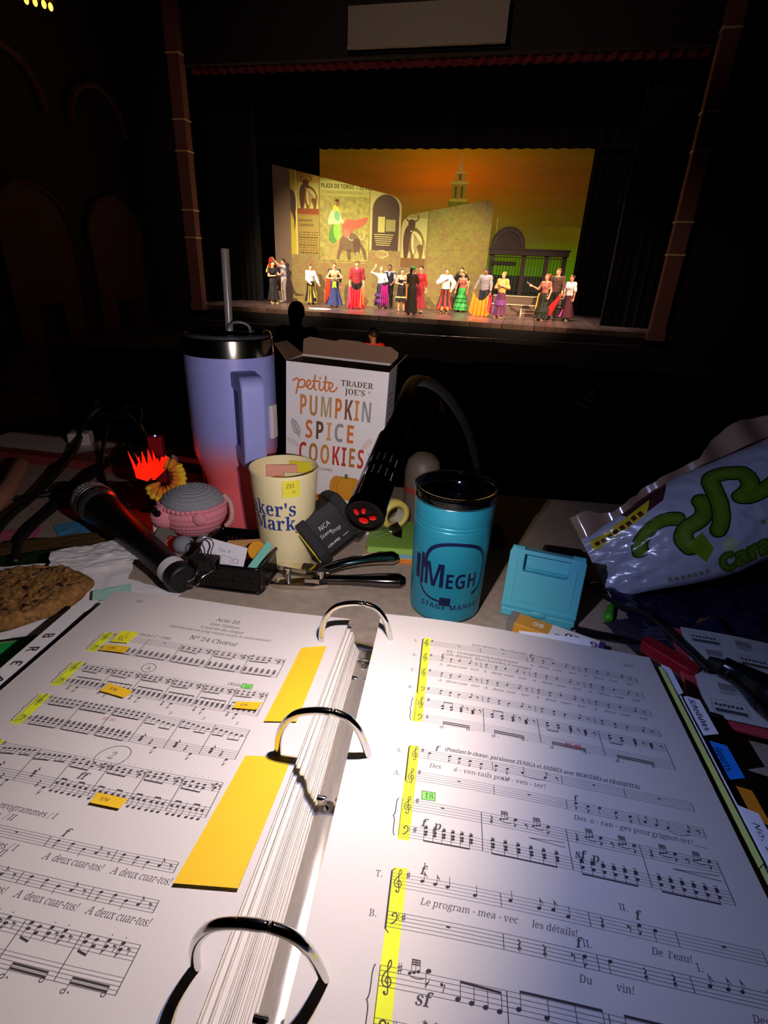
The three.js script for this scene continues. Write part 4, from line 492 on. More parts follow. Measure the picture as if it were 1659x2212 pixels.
  e.brace = (x, y0, y1) => { const m = (y0 + y1) / 2; g.strokeStyle = INK; g.lineWidth = 0.45; g.beginPath(); g.moveTo(x + 1.4, y0); g.bezierCurveTo(x - 0.6, y0 + 2, x + 1.6, m - 2, x - 0.4, m); g.bezierCurveTo(x + 1.6, m + 2, x - 0.6, y1 - 2, x + 1.4, y1); g.stroke(); };
  e.bracket = (x, y0, y1) => { e.line(x, y0 - 1, x, y1 + 1, 0.8); e.line(x, y0 - 1, x + 1.6, y0 - 2.2, 0.4); e.line(x, y1 + 1, x + 1.6, y1 + 2.2, 0.4); };
  e.text = (s, x, y, size, o = {}) => { g.save(); g.translate(x, y); if (o.rot) g.rotate(o.rot); g.transform(1, 0, o.italic ? -0.26 : 0, 1, 0, 0); g.fillStyle = o.color ?? '#3a3436'; g.font = `${o.bold ? 'bold ' : ''}${size}px ${o.font ?? 'serif'}`; g.textAlign = o.align ?? 'left'; if (o.sx) g.scale(o.sx, 1); g.fillText(s, 0, 0); g.restore(); };
  e.slur = (x0, y0, x1, y1, h) => { g.strokeStyle = INK; g.lineWidth = 0.3; g.beginPath(); g.moveTo(x0, y0); g.quadraticCurveTo((x0 + x1) / 2, (y0 + y1) / 2 + h, x1, y1); g.stroke(); };
  e.marker = (pts, c = 'rgba(214,226,34,.95)') => { g.fillStyle = c; g.beginPath(); pts.forEach(([x, y], i) => (i ? g.lineTo(x, y) : g.moveTo(x, y))); g.fill(); };
  return e;
}
const PW = 216, PH = 279.4, PS = 7;
function paperBase(g, w, h, seed) { g.fillStyle = '#c2bdb4'; g.fillRect(0, 0, w, h); const R = rng(seed); for (let i = 0; i < 500; i++) { g.fillStyle = `rgba(120,112,100,${0.02 + R() * 0.05})`; g.fillRect(R() * w, R() * h, 1 + R() * 3, 1 + R() * 3); } }
const rightTex = canvasTex(PW * PS, Math.round(PH * PS), (g, w, h) => {
  paperBase(g, w, h, 21); g.scale(PS, PS); const e = engraver(g), X = (s) => s * PW, Y = (t) => t * PH, R = rng(77), sp = 1.32;
  e.marker([[X(0.172), Y(0.092)], [X(0.196), Y(0.09)], [X(0.192), Y(0.392)], [X(0.16), Y(0.394)]]); e.marker([[X(0.16), Y(0.462)], [X(0.19), Y(0.46)], [X(0.186), Y(0.668)], [X(0.158), Y(0.668)]]); e.marker([[X(0.158), Y(0.718)], [X(0.188), Y(0.716)], [X(0.184), Y(1)], [X(0.15), Y(1)]]);
  e.text('363', X(0.885), Y(0.063), 4.6);
  const x0 = X(0.168), x1 = X(0.912), bars = [0.372, 0.535, 0.717, 0.912].map(X);
  const voice = (y, xa, xb, list, lyr, clef, s = sp) => { e.staff(xa, xb, y, s); clef ? e.bass(xa + 3.4, y, s) : e.treble(xa + 3.2, y, s); e.sharp(xa + 7.4, clef ? y + s : y, s); for (const [nx, line, up, fl, kind] of list) kind === 'r' ? e.rest8(nx, y + 2 * s, s) : kind === 'q' ? e.rest4(nx, y + 2 * s, s) : kind === 'w' ? e.rest1(nx, y + s, s) : e.note(nx, y + line * s, s, up, fl, kind === 'o', 3); for (const [tx, str] of lyr) e.text(str, tx, y + 4 * s + (s < 1.35 ? 4.4 : 5.2), s < 1.35 ? 3.3 : 4.0, { italic: 1 }); };
  const cu = (a, b, v) => { const L = b - a; return [[a + L * 0.12, 0.5 + v, false, 1], [a + L * 0.32, 0.8 + v, false, 1], [a + L * 0.5, 1.4 + v, v < 0.6, 0], [a + L * 0.74, 1.9 + v, true, 1], [a + L * 0.88, 0, 0, 0, 'r']]; };
  const ly = (a, b) => { const L = b - a; return [[a + L * 0.04, 'A'], [a + L * 0.2, 'deux'], [a + L * 0.46, 'cuar  -'], [a + L * 0.76, 'tos!']]; };
  const segs = [[X(0.225), bars[0]], [bars[0], bars[1]], [bars[1], bars[2]], [bars[2], bars[3]]];
  [0.102, 0.161, 0.22, 0.281].forEach((t, k) => { const y = Y(t); let n = [], l = []; segs.forEach(([a, b], i) => { if (k === 0 && i < 2) { n.push([(a + b) / 2, 0, 0, 0, 'w']); return; } n = n.concat(cu(a, b, 0.2 * k)); if (k < 3 && !(k === 0 && i < 2)) l = l.concat(ly(a, b)); }); voice(y, x0, x1, n, l, k === 3); bars.forEach((x) => e.bar(x, y, y + 4 * sp)); e.text(['S.', 'A.', 'T.', 'B.'][k], x0 - 6.5, y + 3.4, 3.6); });
  e.text('1res dessus: Marchandes d\'éventails', X(0.34), Y(0.098), 3.6, { italic: 1 }); e.text('Alt.: Orangenverkäuferinnen', X(0.25), Y(0.138), 3.9, { italic: 1 }); e.text('2ds dessus: Marchandes d\'oranges', X(0.25), Y(0.152), 3.9, { italic: 1 });
  e.text('f', X(0.235), Y(0.161), 5, { italic: 1, bold: 1 }); e.text('f', X(0.545), Y(0.1), 5, { italic: 1, bold: 1 });
  e.bracket(x0, Y(0.102), Y(0.281) + 4 * sp);
  const piano = (tt, tb, xa, xb, brs, fill, s = 1.5) => { const y = Y(tt), yb = Y(tb); e.staff(xa, xb, y, s); e.staff(xa, xb, yb, s); e.treble(xa + 3.4, y, s); e.bass(xa + 3.4, yb, s); e.sharp(xa + 8, y, s); e.sharp(xa + 8, yb + s, s); e.bar(xa, y, yb + 4 * s); brs.forEach((x) => e.bar(x, y, yb + 4 * s, 0.38)); e.brace(xa - 3.4, y, yb + 4 * s); fill(y, yb, s); };
  piano(0.322, 0.37, x0, x1, bars, (y, yb, s) => { segs.forEach(([a, b], i) => { const L = b - a, o = i > 1 ? -1.2 : 0; const p = [0.16, 0.34].map((k) => e.chord(a + L * k, [y + (2.5 + o) * s, y + (4 + o) * s], s, i < 2, 0, 2.4)); e.beam(p[0][0], p[0][1], p[1][0], p[1][1]); e.chord(a + L * 0.54, [y + (2 + o) * s, y + (3 + o) * s, y + (4 + o) * s], s, i < 2, 1, 2); e.rest8(a + L * 0.66, y + 2 * s, s); e.chord(a + L * 0.78, [y + (2.4 + o) * s, y + (3.2 + o) * s, y + (4 + o) * s], s, i < 2, 1, 1.8); e.rest8(a + L * 0.92, y + 2 * s, s); const q0 = e.note(a + L * 0.16, yb + 5.4 * s, s, true, 0, true, 3), q1 = e.note(a + L * 0.68, yb + 4.4 * s, s, true, 0, true, 2); e.beam(q0[0], yb + 2.4 * s, q1[0], yb + 2.5 * s, 0.7, 2, 1.4); e.dot(a + L * 0.24, yb + 5.4 * s); e.dot(a + L * 0.76, yb + 4.4 * s); }); });
  e.text('41:45', X(0.603), Y(0.388), 4.4, { bold: 1, font: 'sans-serif', color: '#a83a3a' });
  // second system
  const xb2 = X(0.916), b2 = [0.535, 0.72, 0.916].map(X), bl = [X(0.355), X(0.56), X(0.735), xb2];
  e.text('(Pendant le chœur, paraissent ZUNIGA et ANDRÈS avec MERCÉDÈS et FRASQUITA)', X(0.26), Y(0.4605), 3.9, { italic: 1, bold: 1, sx: 0.7 });
  voice(Y(0.469), X(0.166), xb2, [[X(0.22), 1, false, 0], [X(0.275), 1, false, 1], [X(0.302), 1.2, false, 1], [X(0.33), 1.6, false, 1], [X(0.36), 2, false, 1], [X(0.4), 1.6, false, 1], [X(0.43), 2, false, 1], [X(0.47), 2.4, true, 0], [X(0.53), 2.6, true, 1], [X(0.56), 0, 0, 0, 'r'], [X(0.66), 0, 0, 0, 'w'], [X(0.83), 0, 0, 0, 'w']], [[X(0.22), 'Des'], [X(0.285), 'é - ven-tails pour'], [X(0.41), "s'é - ven - ter!"]], false, 1.4);
  [0.39, 0.575, 0.74, 0.916].forEach((s) => e.bar(X(s), Y(0.469), Y(0.469) + 5.6)); e.slur(X(0.47), Y(0.469) + 5, X(0.53), Y(0.469) + 5, 2); e.text('f', X(0.232), Y(0.466), 5.4, { italic: 1, bold: 1 });
  voice(Y(0.524), X(0.162), xb2, [[X(0.3), 0, 0, 0, 'w'], [X(0.48), 0, 0, 0, 'w'], [X(0.6), 0.6, false, 1], [X(0.63), 0.9, false, 1], [X(0.66), 0.5, false, 0], [X(0.7), 1.0, false, 1], [X(0.735), 1.4, false, 1], [X(0.77), 2.4, true, 1], [X(0.797), 2.8, true, 1], [X(0.825), 3, true, 0], [X(0.875), 2.8, true, 1], [X(0.9), 0, 0, 0, 'r']], [[X(0.585), 'Des'], [X(0.625), 'o - ran - ges pour'], [X(0.775), 'grignot-ter!____']], false, 1.4);
  [0.39, 0.575, 0.755, 0.916].forEach((s) => e.bar(X(s), Y(0.524), Y(0.524) + 5.6)); e.text('f', X(0.595), Y(0.521), 5, { italic: 1, bold: 1 }); e.slur(X(0.825), Y(0.524) + 6, X(0.875), Y(0.524) + 5.8, 2.4); e.bracket(X(0.162), Y(0.469), Y(0.524) + 5.6); e.text('S.', X(0.13), Y(0.481), 3.8); e.text('A.', X(0.13), Y(0.536), 3.8);
  const six = (a, b, y, s, lines) => { const q = []; for (let k = 0; k < 6; k++) { const x = lerp(a, b, (k + 0.2) / 6); q.push(e.chord(x, lines.map((l) => y + l * s), s, false, 0, 2.2)); e.dot(x, y + Math.min(...lines) * s - 1.3); e.line(x - 1.1, y - s, x + 1.1, y - s, 0.2); } e.beam(q[0][0], q[0][1], q[5][0], q[5][1], 0.8); };
  const grace = (x, y, s) => { for (let k = 0; k < 3; k++) { e.head(x + k * 1.7, y + 1.2 - k * 0.5, s * 0.7); e.line(x + k * 1.7 + 0.6, y + 1 - k * 0.5, x + k * 1.7 + 0.6, y - 3.6, 0.22); } e.beam(x + 0.6, y - 3.6, x + 4, y - 3.6, 0.5, 3, 0.8); e.slur(x, y + 2, x + 6, y + 2, 1.2); };
  piano(0.588, 0.641, X(0.16), xb2, bl, (y, yb, s) => { e.rest1(X(0.26), y + s, s); const A = [[X(0.2), bl[0]], [bl[0], bl[1]], [bl[1], bl[2]], [bl[2], bl[3]]]; A.forEach(([a, b], i) => { six(a + 4, b - 2, yb, s, i > 1 ? [0, 0.6, 2.4] : [-0.4, 1, 2]); if (i) { e.rest4(a + 5, y + 2 * s, s); grace(a + 10, y + 0.6 * s, s); e.note(a + 18, y + 0.4 * s, s, false, 1, false, 3); e.rest8(a + 23, y + 2 * s, s); grace(a + 27, y + 0.6 * s, s); e.note(a + 35, y + 0.6 * s, s, false, 1, false, 3); } }); e.line(bl[0] + 24, y + 9, bl[1] - 2, y + 7.6, 0.3); e.line(bl[0] + 24, y + 9, bl[1] - 2, y + 10.2, 0.3); e.line(bl[2] + 14, y + 9, bl[3] - 2, y + 7.6, 0.3); e.line(bl[2] + 14, y + 9, bl[3] - 2, y + 10.2, 0.3); }, 1.5);
  g.fillStyle = '#7ccf5a'; g.fillRect(X(0.207), Y(0.565), 7.2, 5); g.strokeStyle = '#2c4a24'; g.lineWidth = 0.35; g.strokeRect(X(0.207), Y(0.565), 7.2, 5); e.text('18', X(0.213), Y(0.5805), 4.6, { color: '#1c3a14' });
  e.text('f', X(0.21), Y(0.636), 6, { italic: 1, bold: 1 }); e.text('p', X(0.24), Y(0.637), 6, { italic: 1, bold: 1 }); e.text('sf  p', bl[1] + 2, Y(0.637), 6, { italic: 1, bold: 1 });
  // third system
  const xb3 = X(0.93), b3 = [0.39, 0.575, 0.755, 0.93].map(X);
  voice(Y(0.727), X(0.157), xb3, [[X(0.222), 1, true, 1], [X(0.25), 1.2, true, 1], [X(0.277), 1.3, true, 0], [X(0.335), 2.2, true, 0], [X(0.41), 1.6, true, 0], [X(0.47), 2, true, 1], [X(0.5), 1.6, true, 1], [X(0.53), 2.6, true, 0], [X(0.6), 0, 0, 0, 'q'], [X(0.655), 0, 0, 0, 'r'], [X(0.68), 0.5, false, 1], [X(0.712), 1, false, 0], [X(0.85), 0, 0, 0, 'w']], [[X(0.22), 'Le program - mea - vec'], [X(0.45), 'les détails!'], [X(0.69), "De  l'eau!"]], false, 1.5);
  b3.forEach((x) => e.bar(x, Y(0.727), Y(0.727) + 6)); e.text('f', X(0.215), Y(0.722), 5.6, { italic: 1, bold: 1 }); e.text('I.', X(0.222), Y(0.711), 4); e.text('II.', X(0.645), Y(0.712), 4.2); e.text('f', X(0.675), Y(0.722), 5.6, { italic: 1, bold: 1 });
  voice(Y(0.786), X(0.155), xb3, [[X(0.28), 0, 0, 0, 'w'], [X(0.42), 0, 0, 0, 'q'], [X(0.47), 0, 0, 0, 'q'], [X(0.525), 0, 0, 0, 'r'], [X(0.55), 1.2, false, 1], [X(0.6), 1, false, 0], [X(0.665), 0, 0, 0, 'q'], [X(0.72), 0, 0, 0, 'q'], [X(0.79), 1.4, true, 1], [X(0.825), 1.2, true, 1], [X(0.852), 1.0, true, 1], [X(0.9), 2, true, 1]], [[X(0.53), 'Du'], [X(0.6), 'vin!'], [X(0.85), 'Des  ci - ga-']], true, 1.5);
  b3.forEach((x) => e.bar(x, Y(0.786), Y(0.786) + 6)); e.text('f', X(0.535), Y(0.783), 5.6, { italic: 1, bold: 1 }); e.text('II.', X(0.55), Y(0.779), 4.2); e.text('I.', X(0.775), Y(0.777), 4.2); e.bracket(X(0.155), Y(0.727), Y(0.786) + 6); e.text('T.', X(0.12), Y(0.736), 4); e.text('B.', X(0.118), Y(0.796), 4);
  piano(0.858, 0.918, X(0.154), xb3, b3, (y, yb, s) => { grace(X(0.21), y - 0.2 * s, s); e.note(X(0.245), y - 0.6 * s, s, false, 1, false, 3.4); e.rest8(X(0.27), y + 2 * s, s); [[X(0.3), X(0.375)], [X(0.41), X(0.56)], [X(0.6), X(0.74)], [X(0.78), X(0.91)]].forEach(([a, b], i) => { const q = [0, 1, 2, 3].map((k) => e.note(lerp(a, b, k / 3), y + (3.6 + (i ? k * 0.4 - 0.6 : 0.2 * k)) * s, s, true, 0, false, 3.4 - (i ? 0 : 0) + k * (i ? 0.4 : 0.05))); e.beam(q[0][0], q[0][1], q[3][0], q[3][1], 0.9); }); segs.forEach(([a, b]) => six(a + 3, b - 3, yb, s, [-0.4, 1, 2])); e.text('sf', X(0.222), y + 10.5, 6.4, { italic: 1, bold: 1 }); }, 1.7);
  grain(g, w, h, 10, 6, 1);
});
const leftTex = canvasTex(PW * PS, Math.round(PH * PS), (g, w, h) => {
  paperBase(g, w, h, 33); g.scale(PS, PS); const e = engraver(g), X = (s) => s * PW, Y = (t) => t * PH, R = rng(7);
  const x0 = X(0.145), x1 = X(0.832), s = 1.45;
  e.text('362', X(0.13), Y(0.048), 4); e.text('Acte III', X(0.545), Y(0.086), 6, { align: 'center' }); e.text('2me Tableau', X(0.545), Y(0.108), 4.2, { italic: 1, align: 'center' }); e.text("L'entrée du cirque", X(0.545), Y(0.127), 4.2, { italic: 1, align: 'center' }); e.text('(fermée par un long velum avant le mouvement)', X(0.545), Y(0.146), 3.7, { italic: 1, align: 'center' }); e.text('Nº 24 Chœur', X(0.545), Y(0.182), 6.6, { align: 'center' });
  e.text('Allegro deciso [♩=108]', X(0.2), Y(0.197), 4);
  const chordRun = (a, b, y, n, lines, up, beamAt) => { const q = []; for (let k = 0; k < n; k++) { const x = lerp(a, b, (k + 0.4) / n); q.push(e.chord(x, lines.map((l) => y + l * s), s * 0.95, up, 0, 2.3)); e.dot(x, up ? y + (Math.max(...lines) + 1.1) * s : y + (Math.min(...lines) - 1.1) * s, 0.2); } e.beam(q[0][0], q[0][1], q[n - 1][0], q[n - 1][1], 0.85); };
  const melody = (a, b, y, seed) => { const r = rng(seed), q = [], n = 4, base = 0.4 + r(); for (let k = 0; k < n; k++) { const x = lerp(a, b, (k + 0.5) / (n + 2)); q.push(e.chord(x, [y + (base + r() * 0.8) * s, y + (base + 1.6 + r() * 0.8) * s], s * 0.95, false, 0, 2)); e.dot(x, y - 1.1 * s, 0.2); } e.beam(q[0][0], q[0][1], q[n - 1][0], q[n - 1][1], 0.8); e.rest8(lerp(a, b, 0.76), y + 2 * s, s); e.chord(lerp(a, b, 0.86), [y + s, y + 2.6 * s], s * 0.95, false, 1, 2); e.rest8(lerp(a, b, 0.95), y + 2 * s, s); };
  const sys = (tt, tb, nb, kind, xs = x0) => { const y = Y(tt), yb = Y(tb); e.marker([[xs - 1, y - 1.5], [xs + 7, y - 1.5], [xs + 6.4, yb + 5 * s], [xs - 1.4, yb + 5 * s]]); e.staff(xs, x1, y, s); e.staff(xs, x1, yb, s); e.treble(xs + 3, y, s); e.bass(xs + 3, yb, s); e.sharp(xs + 8, y, s); e.sharp(xs + 8, yb + s, s); e.brace(xs - 3, y, yb + 4 * s); e.bar(xs, y, yb + 4 * s); let a = xs + 10; for (let k = 0; k < nb; k++) { const b = xs + 10 + ((x1 - xs - 10) * (k + 1)) / nb; e.bar(b, y, yb + 4 * s, 0.36); kind(a, b, y, yb, k); a = b; } };
  sys(0.207, 0.258, 5, (a, b, y, yb, k) => { k < 2 ? e.rest1((a + b) / 2, y + s, s) : melody(a, b, y, k + 3); chordRun(a, b - 1, yb, 6, [-0.6, 0.6, 1.6], false); });
  sys(0.333, 0.388, 6, (a, b, y, yb, k) => { melody(a, b, y, k + 13); chordRun(a, b - 1, yb, 6, [0.2, 1, 2], true); e.rest4(a + 3, yb + 5 * s, s); e.note(a + 9, yb + 4.6 * s, s, false, 1); });
  sys(0.45, 0.511, 6, (a, b, y, yb, k) => { if (k < 3) { chordRun(a, b - 1, y, 6, [0.2 + 0.2 * k, 2.2], false); chordRun(a, b - 1, yb, 6, [-0.4, 0.6, 2], false); } else { const q = []; for (let i = 0; i < 6; i++) q.push(e.note(lerp(a, b, (i + 0.5) / 6.4), y + (1 + i * 0.35 + (k % 2)) * s, s, false, 0, false, 2.6)); e.beam(q[0][0], q[0][1] + 1, q[2][0], q[2][1], 0.8); e.beam(q[3][0], q[3][1] + 1, q[5][0], q[5][1], 0.8); e.text('3', (a + b) / 2, y - 2, 3.4, { italic: 1 }); e.chord(a + 6, [yb + 0.5 * s, yb + 1.6 * s, yb + 2.4 * s], s, true, 1, 2); e.rest4(a + 13, yb + 2 * s, s); e.note(b - 5, yb + 4.6 * s, s, false, 1); } });
  sys(0.588, 0.644, 6, (a, b, y, yb, k) => { if (k < 2) { const q = []; for (let i = 0; i < 7; i++) q.push(e.note(lerp(a, b, (i + 0.4) / 7.4), y + (2.2 - i * 0.2) * s, s, false, 0, false, 2.6)); e.beam(q[0][0], q[0][1], q[3][0], q[3][1], 0.8); e.beam(q[4][0], q[4][1], q[6][0], q[6][1], 0.8); e.chord(a + 8, [yb - 1.2 * s, yb - 0.2 * s, yb + 1 * s], s, true, 1, 2); e.rest4(a + 15, yb + 3.2 * s, s); e.note(a + 20, yb + 4.4 * s, s, false, 1); } else { melody(a, b, y, k + 31); for (let j = 0; j < 2; j++) { const q = [0, 1, 2].map((i) => e.chord(lerp(a, b, (j * 3.2 + i + 0.5) / 6.8), [yb + 1.6 * s, yb + 5 * s], s, true, 0, 2)); e.beam(q[0][0], q[0][1], q[1][0], q[1][1], 0.8); } } });
  e.text('ff', X(0.45), Y(0.634), 6, { italic: 1, bold: 1 }); e.text('(Rideau)', X(0.685), Y(0.324), 4, { italic: 1 });
  g.fillStyle = '#6cc454'; g.fillRect(X(0.735), Y(0.313), 7.4, 4.4); g.strokeStyle = '#22461a'; g.lineWidth = 0.35; g.strokeRect(X(0.735), Y(0.313), 7.4, 4.4); e.text('16', X(0.744), Y(0.3265), 4, { color: '#1c3a14' });
  e.text('Marchands de programmes / I', X(0.17), Y(0.722), 4.6, { italic: 1 }); e.text("Marchands d'eau  / II", X(0.17), Y(0.74), 4.6, { italic: 1 }); e.text('Marchands de cigarettes / I', X(0.17), Y(0.788), 4.6, { italic: 1 }); e.text('/ II', X(0.4), Y(0.8), 4.6, { italic: 1 });
  const vo = (t, from) => { const y = Y(t), v = 1.3; e.staff(x0, x1 - 2, y, v); e.treble(x0 + 3, y, v); [0.145, 0.33, 0.5, 0.67, 0.823].forEach((q, i, A) => { e.bar(X(q), y, y + 4 * v, 0.36); if (i > from && i < 5) { const a = X(A[i - 1]), b = X(q), L = b - a; [[0.14, 1, 0, 1], [0.36, 1, 0, 1], [0.55, 2, 0, 0], [0.74, 2.4, 1, 1]].forEach(([k, l, u, f]) => e.note(a + L * k, y + l * v, v, !!u, f, false, 3)); e.rest8(a + L * 0.9, y + 2 * v, v); e.text('A', a + L * 0.08, y + 4 * v + 6, 4.8, { italic: 1 }); e.text('deux cuar-tos!', a + L * 0.22, y + 4 * v + 6, 4.8, { italic: 1, sx: 0.82 }); } else if (i && i <= from) e.rest1((X(A[i - 1]) + X(q)) / 2, y + v, v); }); };
  vo(0.75, 2); vo(0.813, 0); e.text('f', X(0.52), Y(0.745), 6, { italic: 1, bold: 1 });
  sys(0.876, 0.918, 5, (a, b, y, yb, k) => { const q = [0, 1].map((i) => e.chord(lerp(a, b, 0.12 + i * 0.16), [y + (0.4 + i * 0.5) * s, y + (2 + i * 0.6) * s], s, false, 0, 2.4)); e.beam(q[0][0], q[0][1], q[1][0], q[1][1], 0.9); [0.48, 0.72].forEach((p) => { e.chord(lerp(a, b, p), [y + 0.4 * s, y + 2 * s], s, false, 1, 2.2); e.rest8(lerp(a, b, p + 0.12), y + 2 * s, s); e.dot(lerp(a, b, p), y - s); }); const r0 = e.note(a + 6, yb + 5.6 * s, s, true, 0, true, 3), r1 = e.note(b - 5, yb + 4.4 * s, s, true, 0, true, 2); e.beam(r0[0], yb + 2.4 * s, r1[0], yb + 2.5 * s, 0.8, 2, 1.6); e.dot(a + 8.4, yb + 5.6 * s, 0.35); });
  // pencil: ringed figures
  g.strokeStyle = '#5a5658'; g.lineWidth = 0.5; g.beginPath(); g.ellipse(X(0.5), Y(0.573), 10, 7, -0.5, 0, 6.6); g.stroke(); e.text('2', X(0.487), Y(0.578), 7, { italic: 1, color: '#5a5658' }); g.beginPath(); g.ellipse(X(0.4), Y(0.312), 5, 4.4, 0, 0, 6.4); g.stroke(); e.text('A', X(0.392), Y(0.318), 5, { color: '#4a4648' }); e.text('41:30', X(0.39), Y(0.49), 3.4, { color: '#a04444' });
  grain(g, w, h, 10, 8, 1);
});
// -------- ring binder
const BINDER_TURN = -6.6 * D2R, binder = thing('ring_binder', 'open three-ring binder holding a vocal score, in the foreground', 'binder', [-0.028, TY, -0.2215], BINDER_TURN);
const bl = (x, y, z) => V(x, y, z).applyAxisAngle(V(0, 1, 0), BINDER_TURN).add(V(-0.028, TY, -0.2215));      // binder frame to world
const chrome = mat(0xdcdad6, 0.09, 1), nickel = mat(0xb8b0a2, 0.5, 0.55, { roughnessMap: noiseTex(128, (x, y) => 0.55 + tileNoise(x, y, 9, 4, 5) * 0.5) });
const LROT = 0.0314, leftPt = (s, t, y) => { const dx = (s - 1) * 0.216, dz = (t - 0.5) * 0.2794, c = Math.cos(LROT), n = Math.sin(LROT); return [-0.0168 + dx * c - dz * n, y, dx * n + dz * c]; };
const leftY = (s) => 0.0525 - 0.004 * Math.pow(1 - s, 2) + 0.0012 * Math.sin(s * 7), rightY = (s) => 0.0625 - 0.012 * s * s + 0.001 * Math.sin(s * 6);
const paper = mat(0xf3f0ea, 0.85), paperEdge = mat(0xe9e4d8, 0.9);
{
  obj('cover', [box(0.245, 0.0035, 0.292, -0.132, 0.0018, 0, 0.0015), box(0.226, 0.0035, 0.288, 0.123, 0.0018, 0, 0.0015), box(0.05, 0.003, 0.292, 0, 0.0015, 0)], mat(0x121214, 0.45), binder);
  const R = rng(5);
  // left stack: many bundles of sheets whose punched edges slope down to the spine
  const stack = (n, y0, y1, fn) => { const out = []; for (let i = 0; i < n; i++) { const a = y0 + ((y1 - y0) * i) / n, b = y0 + ((y1 - y0) * (i + 1)) / n - 0.00022; out.push(...fn(a, b, i / (n - 1))); } return out; };
  const lay = stack(34, 0.006, 0.0496, (a, b, k) => { const inset = lerp(-0.002, -0.0175, Math.pow(k, 1.15)) + (R() - 0.5) * 0.0022, out = -0.2325 + (R() - 0.5) * 0.002, zz = (R() - 0.5) * 0.0016, fall = 0.0042 * k; const pt = (x, y, z) => { const c = Math.cos(LROT * k), n = Math.sin(LROT * k); return [x * c - z * n, y, (x + 0.0168) * n + z * c]; };
    const f = (yy) => (u, v) => { const x = lerp(out, inset, u), p = pt(x, yy - fall * Math.pow(1 - u, 2), lerp(-0.1395, 0.1395, v) + zz); return p; }; const rimF = (fa) => loft((u, v) => { const p = f(lerp(a, b, v))(...fa(u)); return p; }, 10, 1);
    return [loft(f(b), 10, 1), rimF((u) => [1, u]), rimF((u) => [0, 1 - u]), rimF((u) => [u, 1]), rimF((u) => [1 - u, 0])]; });
  const pl = obj('page_stack', lay, mat(0xd2ccc0, 0.9, 0, { side: THREE.DoubleSide }), binder); pl.userData.kind = 'stuff';
  const layR = stack(30, 0.006, 0.0605, (a, b, k) => { const inset = 0.0155 - 0.001 * k + (R() - 0.5) * 0.0014, out = 0.2308 + (R() - 0.5) * 0.002, zz = (R() - 0.5) * 0.0016; const f = (yy) => (u, v) => [lerp(inset, out, u), yy - 0.012 * u * u * k, lerp(-0.1395, 0.1395, v) + zz]; const rimF = (fa) => loft((u, v) => f(lerp(a, b, v))(...fa(u)), 10, 1); return [loft(f(b), 10, 1), rimF((u) => [1, u]), rimF((u) => [0, 1 - u]), rimF((u) => [u, 1]), rimF((u) => [1 - u, 0])]; });
  const pr = obj('page_stack', layR, mat(0xd2ccc0, 0.9, 0, { side: THREE.DoubleSide }), binder); pr.userData.kind = 'stuff';
  const flipV = (g) => { const uv = g.attributes.uv; for (let i = 0; i < uv.count; i++) uv.setY(i, 1 - uv.getY(i)); return g; };
  obj('left_page', flipV(sheet((u, v) => leftPt(u, v, leftY(u)), 40, 4, 0.00012)), new THREE.MeshStandardMaterial({ map: leftTex, roughness: 0.85 }), binder, 'printed left score page with highlighter on the clefs');
  obj('right_page', flipV(sheet((u, v) => [0.0138 + 0.216 * u, rightY(u), -0.1397 + 0.2794 * v], 40, 4, 0.00012)), new THREE.MeshStandardMaterial({ map: rightTex, roughness: 0.85 }), binder, 'printed right score page with a yellow highlighted margin');
  // spine plate and rivets
  const sp = obj('spine_plate', loft((u, v) => { const a = lerp(-1, 1, u); return [0.003 + a * 0.0125, 0.0205 - 0.005 * a * a, lerp(-0.13, 0.142, v)]; }, 14, 2), nickel, binder, 'scratched metal spine plate');
  obj('plate_edge', [box(0.001, 0.012, 0.272, -0.0095, 0.0095, 0.006), box(0.001, 0.012, 0.272, 0.0155, 0.0095, 0.006)], nickel, sp);
  for (const z of [-0.122, 0.006, 0.118]) { obj('rivet', lathe([[0, 0.0232], [0.0018, 0.0232], [0.0034, 0.0222], [0.0038, 0.0205], [0.0038, 0.019]], 24).translate(0.003, 0, z), chrome, sp); obj('rivet_pin', new THREE.SphereGeometry(0.0014, 12, 8).translate(0.003, 0.0236, z), chrome, sp); }
  obj('lever', extrude(rshape(0.012, 0.02, 0.004), 0.0014, 0.0004).rotateX(-Math.PI / 2 - 0.35).translate(0.004, 0.023, -0.131), chrome, sp, 'chrome opening lever');
  for (const z of [-0.108, 0, 0.108]) {
    const left = [[0.001, 0.018, z], [-0.016, 0.021, z], [-0.0272, 0.036, z], [-0.0292, 0.056, z], [-0.0262, 0.074, z], [-0.0175, 0.0868, z], [-0.006, 0.0915, z], [0.0042, 0.0925, z]];
    const right = [[0.0046, 0.0925, z], [0.0125, 0.0898, z], [0.0186, 0.083, z], [0.0235, 0.0705, z], [0.0262, 0.058, z], [0.0268, 0.042, z], [0.0185, 0.0235, z], [0.006, 0.018, z]];
    const r = obj('ring', sweep(left, (t) => 0.0023 + 0.0003 * (t > 0.985 ? -1 : 0), 70, 18), chrome, binder, 'chrome binder ring');
    obj('ring_half', sweep(right, 0.0022, 60, 18), chrome, r);
  }
}
const tabFont = (txt, bg, fg, o = {}) => canvasTex(256, 96, (g, w, h) => { g.fillStyle = bg; g.fillRect(0, 0, w, h); g.fillStyle = fg; g.font = `${o.bold ? 'bold ' : ''}${o.size ?? 44}px ${o.font ?? 'sans-serif'}`; g.textAlign = 'center'; g.save(); g.translate(w / 2, h / 2 + 15); if (o.italic) g.transform(1, 0, -0.2, 1, 0, 0); g.fillText(txt, 0, 0); g.restore(); });
